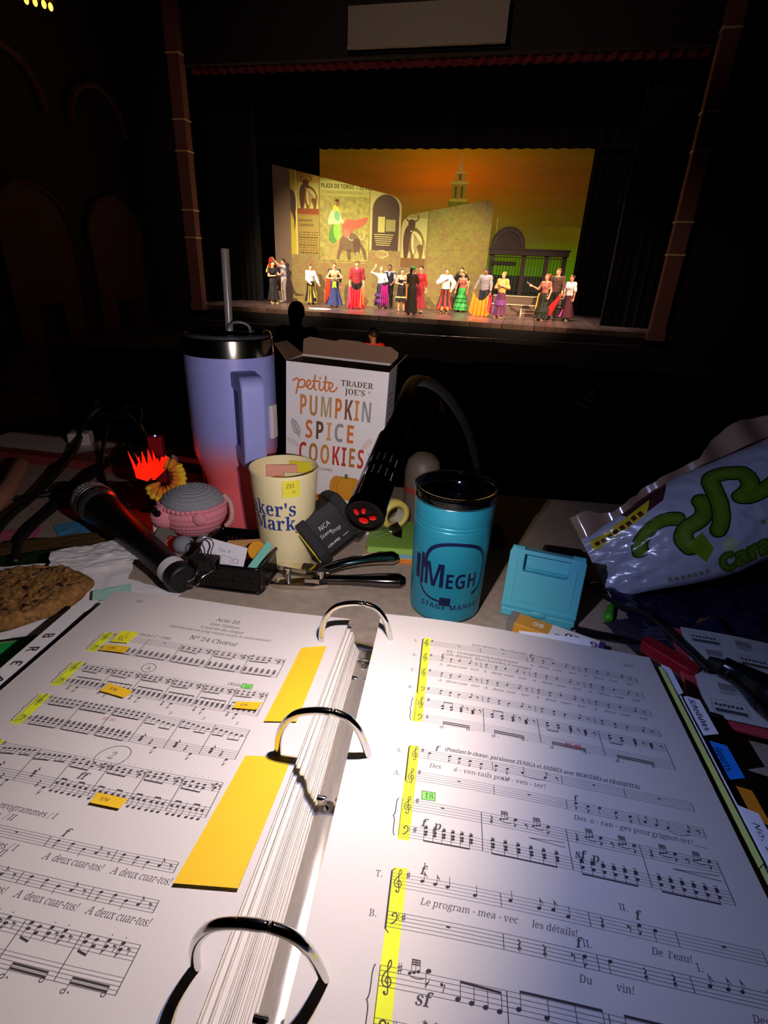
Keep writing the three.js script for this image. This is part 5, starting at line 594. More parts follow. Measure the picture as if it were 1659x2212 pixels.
// a divider sheet with one printed tab; tab rectangle given in binder coordinates, side = which edge the text runs along
function divider(label, color, y, edge, tab, tex, flip = 1) {
  const [x0, x1, z0, z1] = tab, d = obj('divider', box(Math.abs(edge) - 0.02, 0.0004, 0.276, Math.sign(edge) * (Math.abs(edge) + 0.02) / 2, y, 0), mat(color, 0.7), binder, label);
  const g = new THREE.BufferGeometry(), P = [[x0, y + 0.0006, z0], [x1, y + 0.0006, z0 + 0.004 * Math.sign(1)], [x1, y + 0.0006, z1 - 0.004], [x0, y + 0.0006, z1]], low = P.map((p) => [p[0], p[1] - 0.0007, p[2]]);
  const tri = (a, b, c) => [...a, ...b, ...c], face = [...tri(P[0], P[3], P[2]), ...tri(P[0], P[2], P[1])], pos = face.concat(...tri(low[0], low[2], low[3]), ...tri(low[0], low[1], low[2]));
  g.setAttribute('position', new THREE.Float32BufferAttribute(pos, 3)); const U = { 0: flip > 0 ? [0, 0] : [0, 1], 1: flip > 0 ? [0, 1] : [0, 0], 2: flip > 0 ? [1, 1] : [1, 0], 3: flip > 0 ? [1, 0] : [1, 1] }, o = [0, 3, 2, 0, 2, 1, 0, 2, 3, 0, 1, 2]; g.setAttribute('uv', new THREE.Float32BufferAttribute(o.flatMap((i) => U[i]), 2)); g.computeVertexNormals();
  obj('tab', g, new THREE.MeshStandardMaterial({ map: tex, roughness: 0.6, side: THREE.DoubleSide }), d); return d;
}
divider('white divider with the Schedules tab', 0xeceef2, 0.0385, 0.247, [0.2465, 0.2595, -0.1145, -0.0745], tabFont('Schedules', '#e9ecf2', '#1c1c24', { bold: 1 }));
divider('blue divider with the Reports tab', 0x1a7ae0, 0.0345, 0.249, [0.2485, 0.2635, -0.0765, -0.043], tabFont('Reports', '#1e86ee', '#14305c', { bold: 1 }));
divider('orange divider with a worn tab', 0xe08a18, 0.031, 0.2505, [0.25, 0.266, -0.045, -0.004], tabFont('', '#e08c1a', '#a4640e'));
divider('white divider with the No. 24 tab', 0xeceef2, 0.0415, 0.245, [0.2445, 0.2545, -0.02, 0.03], tabFont('No. 24 -', '#e9ecf2', '#1c1c24', { size: 44 }));
divider('pale lime divider sheet', 0xc8d880, 0.0436, 0.2405, [0.236, 0.2408, -0.137, 0.02], tabFont('', '#cfe07a', '#000'));
divider('white divider with an empty tab', 0xe8ecf4, 0.042, 0.2425, [0.2415, 0.2475, -0.143, -0.108], tabFont('', '#dfe8f6', '#000'));
divider('white divider with the BREAK tab on the left', 0xe4e2de, 0.036, -0.2475, [-0.247, -0.2625, -0.146, 0.05], canvasTex(1024, 82, (g, w, h) => { g.fillStyle = '#dcdad4'; g.fillRect(0, 0, w, h); g.fillStyle = '#2a2a2a'; g.font = 'bold 58px sans-serif'; [...'BREAK'].forEach((c, i) => g.fillText(c, 262 + i * 92, 62)); }), -1);
divider('black divider edge on the left', 0x141416, 0.039, -0.24, [-0.239, -0.243, -0.13, 0.1], tabFont('', '#161618', '#000'), -1);
{ // the Act Four tab pokes out at the far edge of the right-hand stack
  const d = obj('divider', box(0.2, 0.0004, 0.27, 0.12, 0.0445, -0.004), mat(0xeceef0, 0.7), binder, 'white divider with the Act Four tab at the far edge');
  const g = new THREE.PlaneGeometry(0.058, 0.02).rotateX(-Math.PI / 2 + 0.12).translate(0.159, 0.0462, -0.149);
  obj('tab', g, new THREE.MeshStandardMaterial({ map: tabFont('Act Four', '#e6e8ec', '#24242c', { bold: 1, size: 40, font: 'serif' }), roughness: 0.6, side: THREE.DoubleSide }), d);
}
// -------- sticky notes on the pages
function note(label, corners, color, draw, group, lift = 0.0012) {                     // corners in binder x,z: far-left, far-right, near-right, near-left
  const [a, b, c, d] = corners, y = (x) => (x < 0 ? leftY((x + 0.23) / 0.216) : rightY((x - 0.0138) / 0.216));
  const f = (u, v) => { const x = lerp(lerp(a[0], b[0], u), lerp(d[0], c[0], u), v), z = lerp(lerp(a[1], b[1], u), lerp(d[1], c[1], u), v); return [x, y(x) + 0.0004 + lift * v * v, z]; };
  const cx = (a[0] + c[0]) / 2, cz = (a[1] + c[1]) / 2, cy = y(cx), g = sheet((u, v) => { const p = f(u, v); return [p[0] - cx, p[1] - cy, p[2] - cz]; }, 8, 10, 0.0002);
  const uv = g.attributes.uv; for (let i = 0; i < uv.count; i++) uv.setY(i, 1 - uv.getY(i));
  const tx = draw ? canvasTex(192, 96, (q, w, h) => { q.fillStyle = color; q.fillRect(0, 0, w, h); draw(q, w, h); }) : null;
  const m = solo('sticky_note', g, tx ? new THREE.MeshStandardMaterial({ map: tx, roughness: 0.8 }) : mat(color, 0.8), label, 'sticky note', bl(cx, cy, cz), BINDER_TURN, group); return m;
}
const LX = (s, t) => [-0.230 + 0.216 * s, -0.1397 + 0.2794 * t], YEL = '#d6ae12';
const scrawl = (txt, size = 44) => (q, w, h) => { q.save(); q.translate(30, h * 0.62); q.rotate(-0.05); q.strokeStyle = '#3a2c08'; q.fillStyle = '#3a2c08'; q.transform(1, 0, -0.2, 1, 0, 0); q.font = `${size}px sans-serif`; txt.split('\n').forEach((l, i) => q.fillText(l, i ? -8 : 10, i * size * 0.95 - (txt.includes('\n') ? 18 : 0))); q.restore(); };
note('large plain yellow sticky note near the top ring', [LX(0.868, 0.152), LX(0.956, 0.134), LX(0.949, 0.413), LX(0.853, 0.422)], YEL, null, null, 0.0012);
note('larger plain yellow sticky note between the middle and nearest rings', [LX(0.842, 0.515), LX(0.972, 0.506), LX(0.957, 0.776), LX(0.813, 0.783)], YEL, null, null, 0.0016);
note('lime yellow sticky note marked LX 562 at the first stave', [LX(0.195, 0.17), LX(0.262, 0.17), LX(0.26, 0.222), LX(0.196, 0.224)], '#dcd81e', (q, w, h) => { q.fillStyle = '#3a3408'; q.font = '30px sans-serif'; q.fillText('LX', 78, 32); q.font = '54px sans-serif'; q.save(); q.transform(1, 0, -0.15, 1, 44, 0); q.fillText('562', 0, 80); q.restore(); });
note('small amber EN note under the lime LX note', [LX(0.186, 0.231), LX(0.277, 0.232), LX(0.279, 0.262), LX(0.184, 0.261)], YEL, scrawl('EN'));
note('small amber EN note on the second stave line', [LX(0.309, 0.367), LX(0.404, 0.381), LX(0.396, 0.409), LX(0.309, 0.399)], YEL, scrawl('EN'));
note('small amber EN note left of the larger yellow notes', [LX(0.739, 0.368), LX(0.821, 0.362), LX(0.815, 0.391), LX(0.74, 0.393)], YEL, scrawl('EN'));
note('small amber EN note on the fourth stave line', [LX(0.512, 0.644), LX(0.597, 0.647), LX(0.594, 0.671), LX(0.514, 0.669)], YEL, scrawl('EN'));
// ------------------------------------------------------------------ gooseneck lamp: the light on the desk
const gloss = mat(0x0a0a0b, 0.16), satinBlack = mat(0x0a0a0b, 0.55), drop = (o, y = TY) => { o.updateMatrixWorld(true); const b = new THREE.Box3().setFromObject(o, true); o.position.y += y - b.min.y; return o; };
{
  const Pb = V(0.0027, 0.9896, -0.262), Pt = V(-0.0077, 0.9753, -0.205), base = V(0.128, TY, -0.635);
  const t = thing('gooseneck_lamp', 'black gooseneck desk lamp with a slotted hood and red paw print, arching over the binder', 'lamp', base);
  const w2l = (p) => p.clone().sub(base);
  obj('base', lathe([[0, 0.016], [0.02, 0.016], [0.032, 0.012], [0.036, 0.004], [0.036, 0], [0, 0]], 40), satinBlack, t);
  obj('gooseneck', sweep([[0, 0.012, 0], [-0.003, 0.03, 0.005], [-0.008, 0.071, 0.015], [-0.02, 0.115, 0.035], [-0.045, 0.173, 0.085], [-0.078, 0.221, 0.155], [-0.1064, 0.2463, 0.235], [-0.1197, 0.2517, 0.335], w2l(Pb).toArray()], 0.0042, 160, 14), satinBlack, t);
  const hood = new THREE.Group(); hood.name = 'hood'; t.add(hood); hood.position.copy(w2l(Pb)); const ax = Pt.clone().sub(Pb), L = ax.length(); hood.quaternion.setFromRotationMatrix(new THREE.Matrix4().lookAt(Pt, Pb, V(0, 1, 0)));   // +z points to the tip
  const r = 0.0083, f0 = -102 * D2R, f1 = 145 * D2R, NF = 84, NZ = 48;
  const shell = (rad) => { const pos = [], idx = []; for (let j = 0; j <= NZ; j++) for (let i = 0; i <= NF; i++) { const f = lerp(f0, f1, i / NF); pos.push(Math.sin(f) * rad, Math.cos(f) * rad, (j / NZ) * L); } for (let j = 0; j < NZ; j++) for (let i = 0; i < NF; i++) { const f = lerp(f0, f1, (i + 0.5) / NF) / D2R, z = (j + 0.5) / NZ, row = z > 0.56 && z < 0.68 ? 0 : z > 0.38 && z < 0.49 ? 1 : -1; if (row >= 0 && Math.abs(f) < 72 && ((f + 90) % 24) < 7.5) continue; const a = j * (NF + 1) + i; idx.push(a, a + 1, a + NF + 2, a, a + NF + 2, a + NF + 1); } const g = new THREE.BufferGeometry(); g.setAttribute('position', new THREE.Float32BufferAttribute(pos, 3)); g.setIndex(idx); g.computeVertexNormals(); return g; };
  obj('shell', [shell(r), shell(r * 0.93)], mat(0x0a0a0b, 0.14, 0, { side: THREE.DoubleSide }), hood);
  obj('end_cap', [new THREE.CylinderGeometry(r * 1.05, r * 1.05, 0.005, 40).rotateX(Math.PI / 2).translate(0, 0, L), new THREE.TorusGeometry(r * 0.98, 0.0008, 10, 40).translate(0, 0, L + 0.0024)], mat(0x151516, 0.7), hood, 'matt black rubber end cap');
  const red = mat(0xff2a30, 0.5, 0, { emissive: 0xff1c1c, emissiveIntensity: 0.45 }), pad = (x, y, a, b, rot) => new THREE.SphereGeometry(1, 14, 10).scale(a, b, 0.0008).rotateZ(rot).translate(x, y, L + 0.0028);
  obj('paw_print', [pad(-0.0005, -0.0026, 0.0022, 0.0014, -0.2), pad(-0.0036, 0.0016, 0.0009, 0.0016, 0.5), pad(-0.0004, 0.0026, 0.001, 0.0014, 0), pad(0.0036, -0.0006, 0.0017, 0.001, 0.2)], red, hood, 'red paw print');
  const half = new THREE.CircleGeometry(r, 30, -0.1, Math.PI + 0.2).translate(0, 0, 0.0005); obj('back_cap', half, mat(0x0b0b0c, 0.3, 0, { side: THREE.DoubleSide }), hood);
  obj('boot', lathe([[0.0042, -0.05], [0.0048, -0.042], [0.0066, -0.012], [0.007, 0], [0.004, 0.0002]], 30).rotateX(Math.PI / 2), satinBlack, hood);
  // two light chips under the hood: a warm one by the right lip, a weaker cool one to the left
  const chips = [[0.0034, -0.0022, 0.03, 0xffe2bc, 0.175, 3], [-0.0034, -0.0022, 0.034, 0xb2bdff, 0.125, 2]];
  for (const [x, y, z, c, I, e] of chips) {
    obj('light_chip', box(0.003, 0.0008, 0.004, x, y + 0.0012, z), mat(0xffffff, 0.5, 0, { emissive: c, emissiveIntensity: e }), hood);
    const p = new THREE.PointLight(c, I, 0, 2); p.castShadow = true; p.shadow.radius = 0.025; t.updateMatrixWorld(true); p.position.set(x, y - 0.002, z).applyMatrix4(hood.matrixWorld); scene.add(p);
  }
  obj('chip_board', box(0.012, 0.0006, 0.05, 0, 0.0002, 0.032), mat(0x888888, 0.6), hood);
}
// ------------------------------------------------------------------ teal tumbler
{
  const t = thing('tumbler', 'teal insulated tumbler with a navy headset logo and clear lid', 'tumbler', [0.0685, TY, -0.468]);
  const H = 0.126, tx = canvasTex(2048, 1100, (g, w, h) => {
    g.fillStyle = '#2590a8'; g.fillRect(0, 0, w, h); const R = rng(3); for (let i = 0; i < 9000; i++) { g.fillStyle = R() > 0.5 ? 'rgba(255,255,255,.035)' : 'rgba(0,20,40,.05)'; g.fillRect(R() * w, R() * h, 2, 2); }
    const navy = '#141c48', D = (deg) => w / 2 + (deg / 360) * w, Y = (mm) => h - (mm / 126) * h; g.strokeStyle = g.fillStyle = navy;
    g.lineWidth = 32; g.lineCap = 'butt'; g.beginPath(); g.moveTo(D(-42), Y(60)); g.bezierCurveTo(D(-46), Y(82), D(-28), Y(91), D(-2), Y(92)); g.bezierCurveTo(D(32), Y(92), D(52), Y(84), D(54), Y(66)); g.lineTo(D(53), Y(48)); g.bezierCurveTo(D(52), Y(40), D(46), Y(36), D(36), Y(35)); g.stroke();
    g.fillRect(D(-62), Y(72), D(-53) - D(-62), Y(45) - Y(72)); g.lineWidth = 34; g.beginPath(); g.moveTo(D(-48), Y(76)); g.lineTo(D(-48), Y(42)); g.stroke();
    g.lineWidth = 20; g.beginPath(); g.moveTo(D(-50), Y(44)); g.bezierCurveTo(D(-48), Y(33), D(-36), Y(28), D(-14), Y(27)); g.stroke(); g.fillRect(D(-15), Y(32), 96, 84);
    g.save(); g.font = 'bold 320px sans-serif'; g.translate(D(-46), Y(43)); g.scale(0.74, 1); g.fillText('M', 0, 0); g.restore(); g.save(); g.font = 'bold 200px sans-serif'; g.translate(D(-10), Y(43)); g.scale(0.74, 1); g.fillText('EGH', 0, 0); g.restore();
    g.save(); g.font = 'bold 70px sans-serif'; let x = D(-45); for (const ch of 'STAGE MANAGER') { g.fillText(ch, x, Y(18)); x += ch === ' ' ? 26 : g.measureText(ch).width + 5; } g.restore();
  });
  const prof = [[0, 0.0005], [0.0335, 0.0005], [0.0362, 0.003], [0.0366, 0.006]]; for (let i = 0; i <= 40; i++) { const y = 0.006 + (i / 40) * 0.12, gr = [0.1035, 0.1075].reduce((s, c) => s - 0.0007 * Math.exp(-(((y - c) / 0.0007) ** 2)), 0); prof.push([lerp(0.0366, 0.0388, i / 40) + gr, y]); }
  for (const c of [0.1035, 0.1075]) for (const d of [-0.0012, -0.0006, 0, 0.0006, 0.0012]) prof.push([lerp(0.0366, 0.0388, (c + d - 0.006) / 0.12) - 0.0007 * Math.exp(-((d / 0.0007) ** 2)), c + d]);
  prof.sort((a, b) => a[1] - b[1]); const g = lathe(prof, 96), uv = g.attributes.uv, p = g.attributes.position; for (let i = 0; i < uv.count; i++) uv.setY(i, clamp(p.getY(i) / H));
  const b = obj('body', g, new THREE.MeshStandardMaterial({ map: tx, roughness: 0.34, metalness: 0.25 }), t); b.rotation.y = Math.PI - 1 * D2R;
  obj('steel_lip', lathe([[0.0388, 0.1255], [0.0386, 0.127], [0.036, 0.127], [0.0352, 0.11], [0.0345, 0.02], [0, 0.019]], 72), mat(0x8a8680, 0.25, 1), t);
  const clear = phys(0x9698b4, 0.03, { transmission: 1, thickness: 0, ior: 1.48 });
  obj('lid', [lathe([[0.0345, 0.114], [0.0352, 0.127], [0.0395, 0.1272], [0.0402, 0.129], [0.0402, 0.1355], [0.0388, 0.1372], [0.0372, 0.1372], [0.0362, 0.135], [0.0355, 0.126], [0.034, 0.1205], [0, 0.1195]], 90)], clear, t, 'clear plastic lid');
  obj('lid_ring', new THREE.TorusGeometry(0.0396, 0.0011, 12, 90).rotateX(Math.PI / 2).translate(0, 0.1365, 0), clear, t); obj('slider', box(0.02, 0.004, 0.012, 0.003, 0.1235, 0.008, 0.0015), clear, t);
}
// ------------------------------------------------------------------ ombre tumbler with handle and straw
{
  const t = thing('handled_tumbler', 'tall tumbler fading from periwinkle to coral, with a handle and straw', 'tumbler', [-0.1945, TY, -0.647]);
  const tx = canvasTex(256, 1024, (g, w, h) => { const R = rng(9), im = g.createImageData(w, h), d = im.data; for (let y = 0; y < h; y++) for (let x = 0; x < w; x++) { const k = smooth(0.36, 0.62, 1 - y / h + (R() - 0.5) * 0.03), i = (y * w + x) * 4, n = (R() - 0.5) * 10; d[i] = lerp(246, 150, k) + n; d[i + 1] = lerp(112, 156, k) + n; d[i + 2] = lerp(114, 222, k) + n; d[i + 3] = 255; } g.putImageData(im, 0, 0); });
  const g = lathe([[0, 0], [0.036, 0], [0.0385, 0.003], [0.0395, 0.03], [0.0402, 0.058], [0.0415, 0.066], [0.0475, 0.088], [0.0505, 0.098], [0.0522, 0.108], [0.0527, 0.16], [0.0527, 0.222], [0.0522, 0.2235]], 96), uv = g.attributes.uv, p = g.attributes.position; for (let i = 0; i < uv.count; i++) uv.setY(i, clamp(p.getY(i) / 0.2235));
  obj('body', g, new THREE.MeshStandardMaterial({ map: tx, roughness: 0.42 }), t);
  obj('steel_band', lathe([[0.0518, 0.2235], [0.0518, 0.242], [0.0505, 0.2435], [0.049, 0.242]], 96), mat(0x8d897c, 0.18, 1), t);
  obj('lid', [lathe([[0.049, 0.238], [0.0505, 0.2455], [0.05, 0.2475], [0.044, 0.248], [0.0435, 0.244], [0, 0.2435]], 96), box(0.05, 0.006, 0.02, 0.005, 0.247, 0.0, 0.002)], phys(0x4a4c50, 0.15, { transmission: 0.5, thickness: 0 }), t, 'smoky lid');
  obj('lid_tab', sweep([[0.002, 0.246, 0.012], [0.008, 0.257, 0.016], [0.018, 0.26, 0.016], [0.028, 0.256, 0.012], [0.03, 0.247, 0.01]], 0.0016, 30, 8), phys(0x8a8a88, 0.3, { transmission: 0.5, thickness: 0 }), t);
  obj('straw', lathe([[0.0036, 0.02], [0.0036, 0.335], [0.0044, 0.335], [0.0044, 0.02]], 24).rotateZ(-0.02).translate(0.0, 0, 0.01), phys(0xb0a8a0, 0.25, { transmission: 0.55, thickness: 0 }), t, 'long translucent straw');
  const h = obj('handle', (() => { const s = new THREE.Shape(); s.moveTo(0.045, 0.208); s.lineTo(0.083, 0.208); s.quadraticCurveTo(0.092, 0.207, 0.0925, 0.195); s.lineTo(0.0885, 0.118); s.quadraticCurveTo(0.087, 0.108, 0.078, 0.108); s.lineTo(0.045, 0.11); s.lineTo(0.045, 0.124); s.lineTo(0.073, 0.124); s.quadraticCurveTo(0.076, 0.124, 0.0765, 0.13); s.lineTo(0.0795, 0.188); s.quadraticCurveTo(0.0795, 0.194, 0.075, 0.194); s.lineTo(0.045, 0.194); s.lineTo(0.045, 0.208); return extrude(s, 0.021, 0.0025).translate(0, 0, -0.0105); })(), mat(0x969edc, 0.5), t, 'periwinkle handle'); h.rotation.y = -Math.PI / 2 + 30 * D2R;
  const grip = obj('side_clip', box(0.006, 0.042, 0.014, 0.0535, 0.145, 0, 0.002), mat(0xd9d4ce, 0.6), t, 'pale clip at the side'); grip.rotation.y = -0.25;
}
// ------------------------------------------------------------------ cookie carton
{
  const t = thing('cookie_box', 'open white carton lettered PUMPKIN SPICE COOKIES with an orange pumpkin', 'box', [-0.071, TY, -0.628], -9 * D2R), W = 0.124, H = 0.214, Dp = 0.062; t.rotation.z = -2.2 * D2R;
  const front = canvasTex(1000, 1726, (g, w, h) => {
    g.fillStyle = '#efece6'; g.fillRect(0, 0, w, h); const word = (s, x, y, size, cols, sx = 0.9, sp = 8) => { g.font = `bold ${size}px sans-serif`; let X = x; [...s].forEach((ch, i) => { g.save(); g.translate(X, y); g.scale(sx, 1.12); g.fillStyle = cols[i % cols.length]; g.fillText(ch, 0, 0); g.restore(); X += g.measureText(ch).width * sx + sp; }); };
    g.save(); g.strokeStyle = '#d8762e'; g.lineWidth = 17; g.lineCap = 'round'; g.lineJoin = 'round'; g.translate(70, 205); g.scale(0.92, 0.92); g.beginPath(); const cur = (x, ...a) => a.forEach((q) => g.bezierCurveTo(...q));
    g.moveTo(0, -30); g.bezierCurveTo(30, -60, 60, -70, 60, -20); g.lineTo(34, 100); g.moveTo(52, 10); g.bezierCurveTo(60, -60, 130, -70, 130, -20); g.bezierCurveTo(130, 40, 60, 50, 50, 10); g.moveTo(140, 20); g.bezierCurveTo(200, 0, 200, -50, 170, -50); g.bezierCurveTo(140, -50, 140, 50, 190, 40); g.bezierCurveTo(230, 20, 240, -90, 236, -110); g.bezierCurveTo(230, -20, 220, 50, 254, 40); g.moveTo(212, -46); g.lineTo(278, -54); g.moveTo(290, -46); g.bezierCurveTo(280, 20, 290, 50, 316, 36); g.bezierCurveTo(350, 10, 356, -90, 352, -110); g.bezierCurveTo(346, -20, 340, 50, 370, 40); g.moveTo(330, -46); g.lineTo(392, -52); g.moveTo(380, 20); g.bezierCurveTo(440, 0, 440, -50, 410, -50); g.bezierCurveTo(380, -50, 380, 50, 430, 40); g.bezierCurveTo(460, 30, 470, 10, 476, -10); g.stroke(); g.fillStyle = '#d8762e'; g.beginPath(); g.arc(292, -84, 11, 0, 7); g.fill(); g.restore();
    g.fillStyle = '#5a3a22'; g.font = 'bold 74px serif'; g.fillText('TRADER', 545, 172); g.fillText("JOE'S", 590, 248); g.font = '30px serif'; g.fillText('®', 815, 220);
    word('PUMPKIN', 130, 500, 250, ['#d98a4a', '#c08a4a', '#b8a06a', '#d9762e', '#7a4a30', '#d98a3a', '#9a9690'], 0.575, 12); word('SPICE', 195, 735, 232, ['#d9762e', '#6a4a34', '#e0a870', '#9a9690', '#d9762e'], 0.7, 18); word('COOKIES', 130, 985, 250, ['#c0342a', '#b87a2e', '#d08a3a', '#c0342a', '#c0342a', '#b87a2e', '#c83a2a'], 0.57, 14);
    g.fillStyle = '#5c4a3c'; g.font = '44px sans-serif'; g.fillText('Shortbread Cookies', 110, 1060);
    const leaf = (x, y, a, c, s) => { g.save(); g.translate(x, y); g.rotate(a); g.scale(s, s); g.strokeStyle = c; g.lineWidth = 5; g.beginPath(); g.moveTo(0, 90); g.quadraticCurveTo(-70, 20, 0, -90); g.quadraticCurveTo(70, 20, 0, 90); g.moveTo(0, 120); g.lineTo(0, -80); for (let k = -2; k < 4; k++) { g.moveTo(0, k * 22); g.lineTo(30, k * 22 - 26); g.moveTo(0, k * 22); g.lineTo(-30, k * 22 - 26); } g.stroke(); g.restore(); };
    leaf(100, 640, -0.4, '#6a6660', 1); leaf(70, 800, -1.1, '#c4beb4', 0.8); leaf(840, 720, 0.7, '#d8a890', 0.8); leaf(900, 850, 2.2, '#b4b88a', 0.7); leaf(560, 1430, -1.0, '#8fa04a', 0.9); leaf(690, 1480, -1.7, '#a8a89a', 1);
    const pump = (x, y, rx, ry, c) => { for (const k of [-0.62, 0.62, -0.3, 0.3, 0]) { g.fillStyle = c; g.beginPath(); g.ellipse(x + k * rx, y, rx * (0.6 - Math.abs(k) * 0.2), ry, 0, 0, 7); g.fill(); g.strokeStyle = 'rgba(120,60,10,.55)'; g.lineWidth = 4; g.stroke(); } g.fillStyle = '#5a7a34'; g.fillRect(x - 12, y - ry - 30, 34, 50); };
    pump(640, 1230, 150, 130, '#e09a28'); pump(400, 1420, 90, 86, '#e0822a'); pump(860, 1480, 60, 56, '#d8a028'); g.fillStyle = '#4a4440'; g.font = 'bold 52px sans-serif'; g.fillText('NET WT. 10 OZ (284g)', 330, 1680); grain(g, w, h, 12, 2, 2);
  });
  const side = canvasTex(256, 880, (g, w, h) => { g.fillStyle = '#e4e4e6'; g.fillRect(0, 0, w, h); g.fillStyle = '#8a8a90'; for (let i = 0; i < 14; i++) g.fillRect(40, 120 + i * 34, 120 + (i % 3) * 22, 8); });
  const card = mat(0xd9d5cc, 0.8), T = 0.0007;
  obj('front_panel', planarUV(new THREE.PlaneGeometry(W, H).translate(0, H / 2, 0.0004), -W / 2, 0, W / 2, H), new THREE.MeshStandardMaterial({ map: front, roughness: 0.5 }), t, 'lettered front panel');
  obj('carton_wall', [box(W, H, T, 0, H / 2, 0), box(W, H, T, 0, H / 2, -Dp), box(T, H, Dp, -W / 2, H / 2, -Dp / 2), box(W, T, Dp, 0, 0.0004, -Dp / 2)], card, t);
  obj('side_panel', new THREE.PlaneGeometry(Dp, H).rotateY(Math.PI / 2).translate(W / 2 + 0.0004, H / 2, -Dp / 2), new THREE.MeshStandardMaterial({ map: side, roughness: 0.6 }), t); obj('side_board', box(T, H, Dp, W / 2, H / 2, -Dp / 2), card, t);
  const kraft = mat(0x8a6a50, 0.85); const flap = obj('lid_flap', extrude([[-W / 2, 0], [W / 2, 0], [W / 2, 0.014], [W / 2 - 0.01, 0.02], [0.02, 0.02], [0.012, 0.0225], [-0.014, 0.0225], [-0.02, 0.02], [-W / 2 + 0.008, 0.022], [-W / 2, 0.018]], T).translate(0, 0, 0), kraft, t, 'raised lid flap'); flap.position.set(0, H, -Dp); flap.rotation.x = -0.12;
  for (const s of [-1, 1]) { const f = obj('dust_flap', extrude([[0, 0], [Dp, 0], [Dp - 0.008, 0.024], [0.014, 0.026]], T), kraft, t); f.rotation.y = Math.PI / 2; f.position.set((s * W) / 2, H, 0); f.rotation.order = 'YXZ'; f.rotation.x = s > 0 ? 0.7 : -0.9; }
  drop(t);
}
// ------------------------------------------------------------------ cream cup of flags and notes
{
  const t = thing('cream_cup', 'cream paper cup lettered in blue, filled with sticky flags', 'cup', [-0.1135, TY, -0.547]), H = 0.119;
  const tx = canvasTex(2048, 1024, (g, w, h) => { g.fillStyle = '#f1e6ae'; g.fillRect(0, 0, w, h); const D = (deg) => w / 2 + (deg / 360) * w; g.fillStyle = '#26408e'; g.font = 'bold 200px serif'; g.save(); g.translate(D(-104), 400); g.scale(0.88, 1); g.fillText("Maker's", 0, 0); g.restore(); g.save(); g.translate(D(-66), 552); g.scale(0.9, 1); g.fillText('Mark', 0, 0); g.restore(); g.font = '40px serif'; g.fillText('®', D(30), 530); grain(g, w, h, 8, 4, 2); });
  const g = lathe([[0, 0.004], [0.0275, 0.004], [0.0282, 0], [0.029, 0.0004], [0.0376, 0.1165], [0.0384, 0.118], [0.0376, 0.1195], [0.0366, 0.1185], [0.0282, 0.008], [0, 0.007]], 96), uv = g.attributes.uv, p = g.attributes.position; for (let i = 0; i < uv.count; i++) uv.setY(i, clamp(p.getY(i) / H));
  const b = obj('cup_wall', g, new THREE.MeshStandardMaterial({ map: tx, roughness: 0.5 }), t); b.rotation.y = Math.PI + 10 * D2R;
  obj('rim_note', loft((u, v) => { const a = 22 * D2R + (u - 0.5) * 0.5, y = lerp(0.097, 0.1155, v), r = lerp(0.0362, 0.0376, v) + 0.0006 + 0.002 * (1 - v) * (1 - v); return [Math.sin(a) * r, y, Math.cos(a) * r]; }, 10, 6), new THREE.MeshStandardMaterial({ map: canvasTex(128, 128, (q, w, h) => { q.fillStyle = '#eae23a'; q.fillRect(0, 0, w, h); q.fillStyle = '#5a5410'; q.font = '44px sans-serif'; q.fillText('ZEI', 26, 56); q.font = '26px sans-serif'; q.fillText('37', 70, 100); }), roughness: 0.8, side: THREE.DoubleSide }), t, 'yellow note stuck to the cup rim');
}
const cupFill = (name, label, cat, color, w, h, d, x, y, z, rx, ry, rz) => { const m = solo(name, box(w, h, d, 0, 0, 0, Math.min(d, h, w) * 0.2), mat(color, 0.8), label, cat, [-0.1135 + x, TY + y, -0.547 + z], ry); m.rotation.set(rx, ry, rz); return m; };
cupFill('flag_pad', 'salmon pink flag pad standing in the cream cup', 'flag pad', 0xe2a088, 0.036, 0.06, 0.003, -0.007, 0.081, -0.0225, -0.12, 0.15, 0.02);
cupFill('sticky_pad', 'cream sticky pad standing in the cream cup', 'sticky pad', 0xeadf9c, 0.03, 0.05, 0.003, 0.012, 0.08, -0.014, -0.2, -0.1, 0.05);
cupFill('flag_pad', 'lime yellow flag strip hung inside the cream cup', 'flag pad', 0xe6e02e, 0.03, 0.03, 0.001, 0.014, 0.1, -0.0268, -0.1, -0.45, 0.06);
cupFill('flag_pad', 'orange flag pad lying in the cream cup', 'flag pad', 0xe8943a, 0.024, 0.012, 0.008, -0.014, 0.096, -0.004, 0.3, 0.3, 0.1);
cupFill('flag_pad', 'blue flag pad lying in the cream cup', 'flag pad', 0x58a8d8, 0.02, 0.008, 0.012, 0.004, 0.094, 0.002, 0.2, -0.2, 0.2);
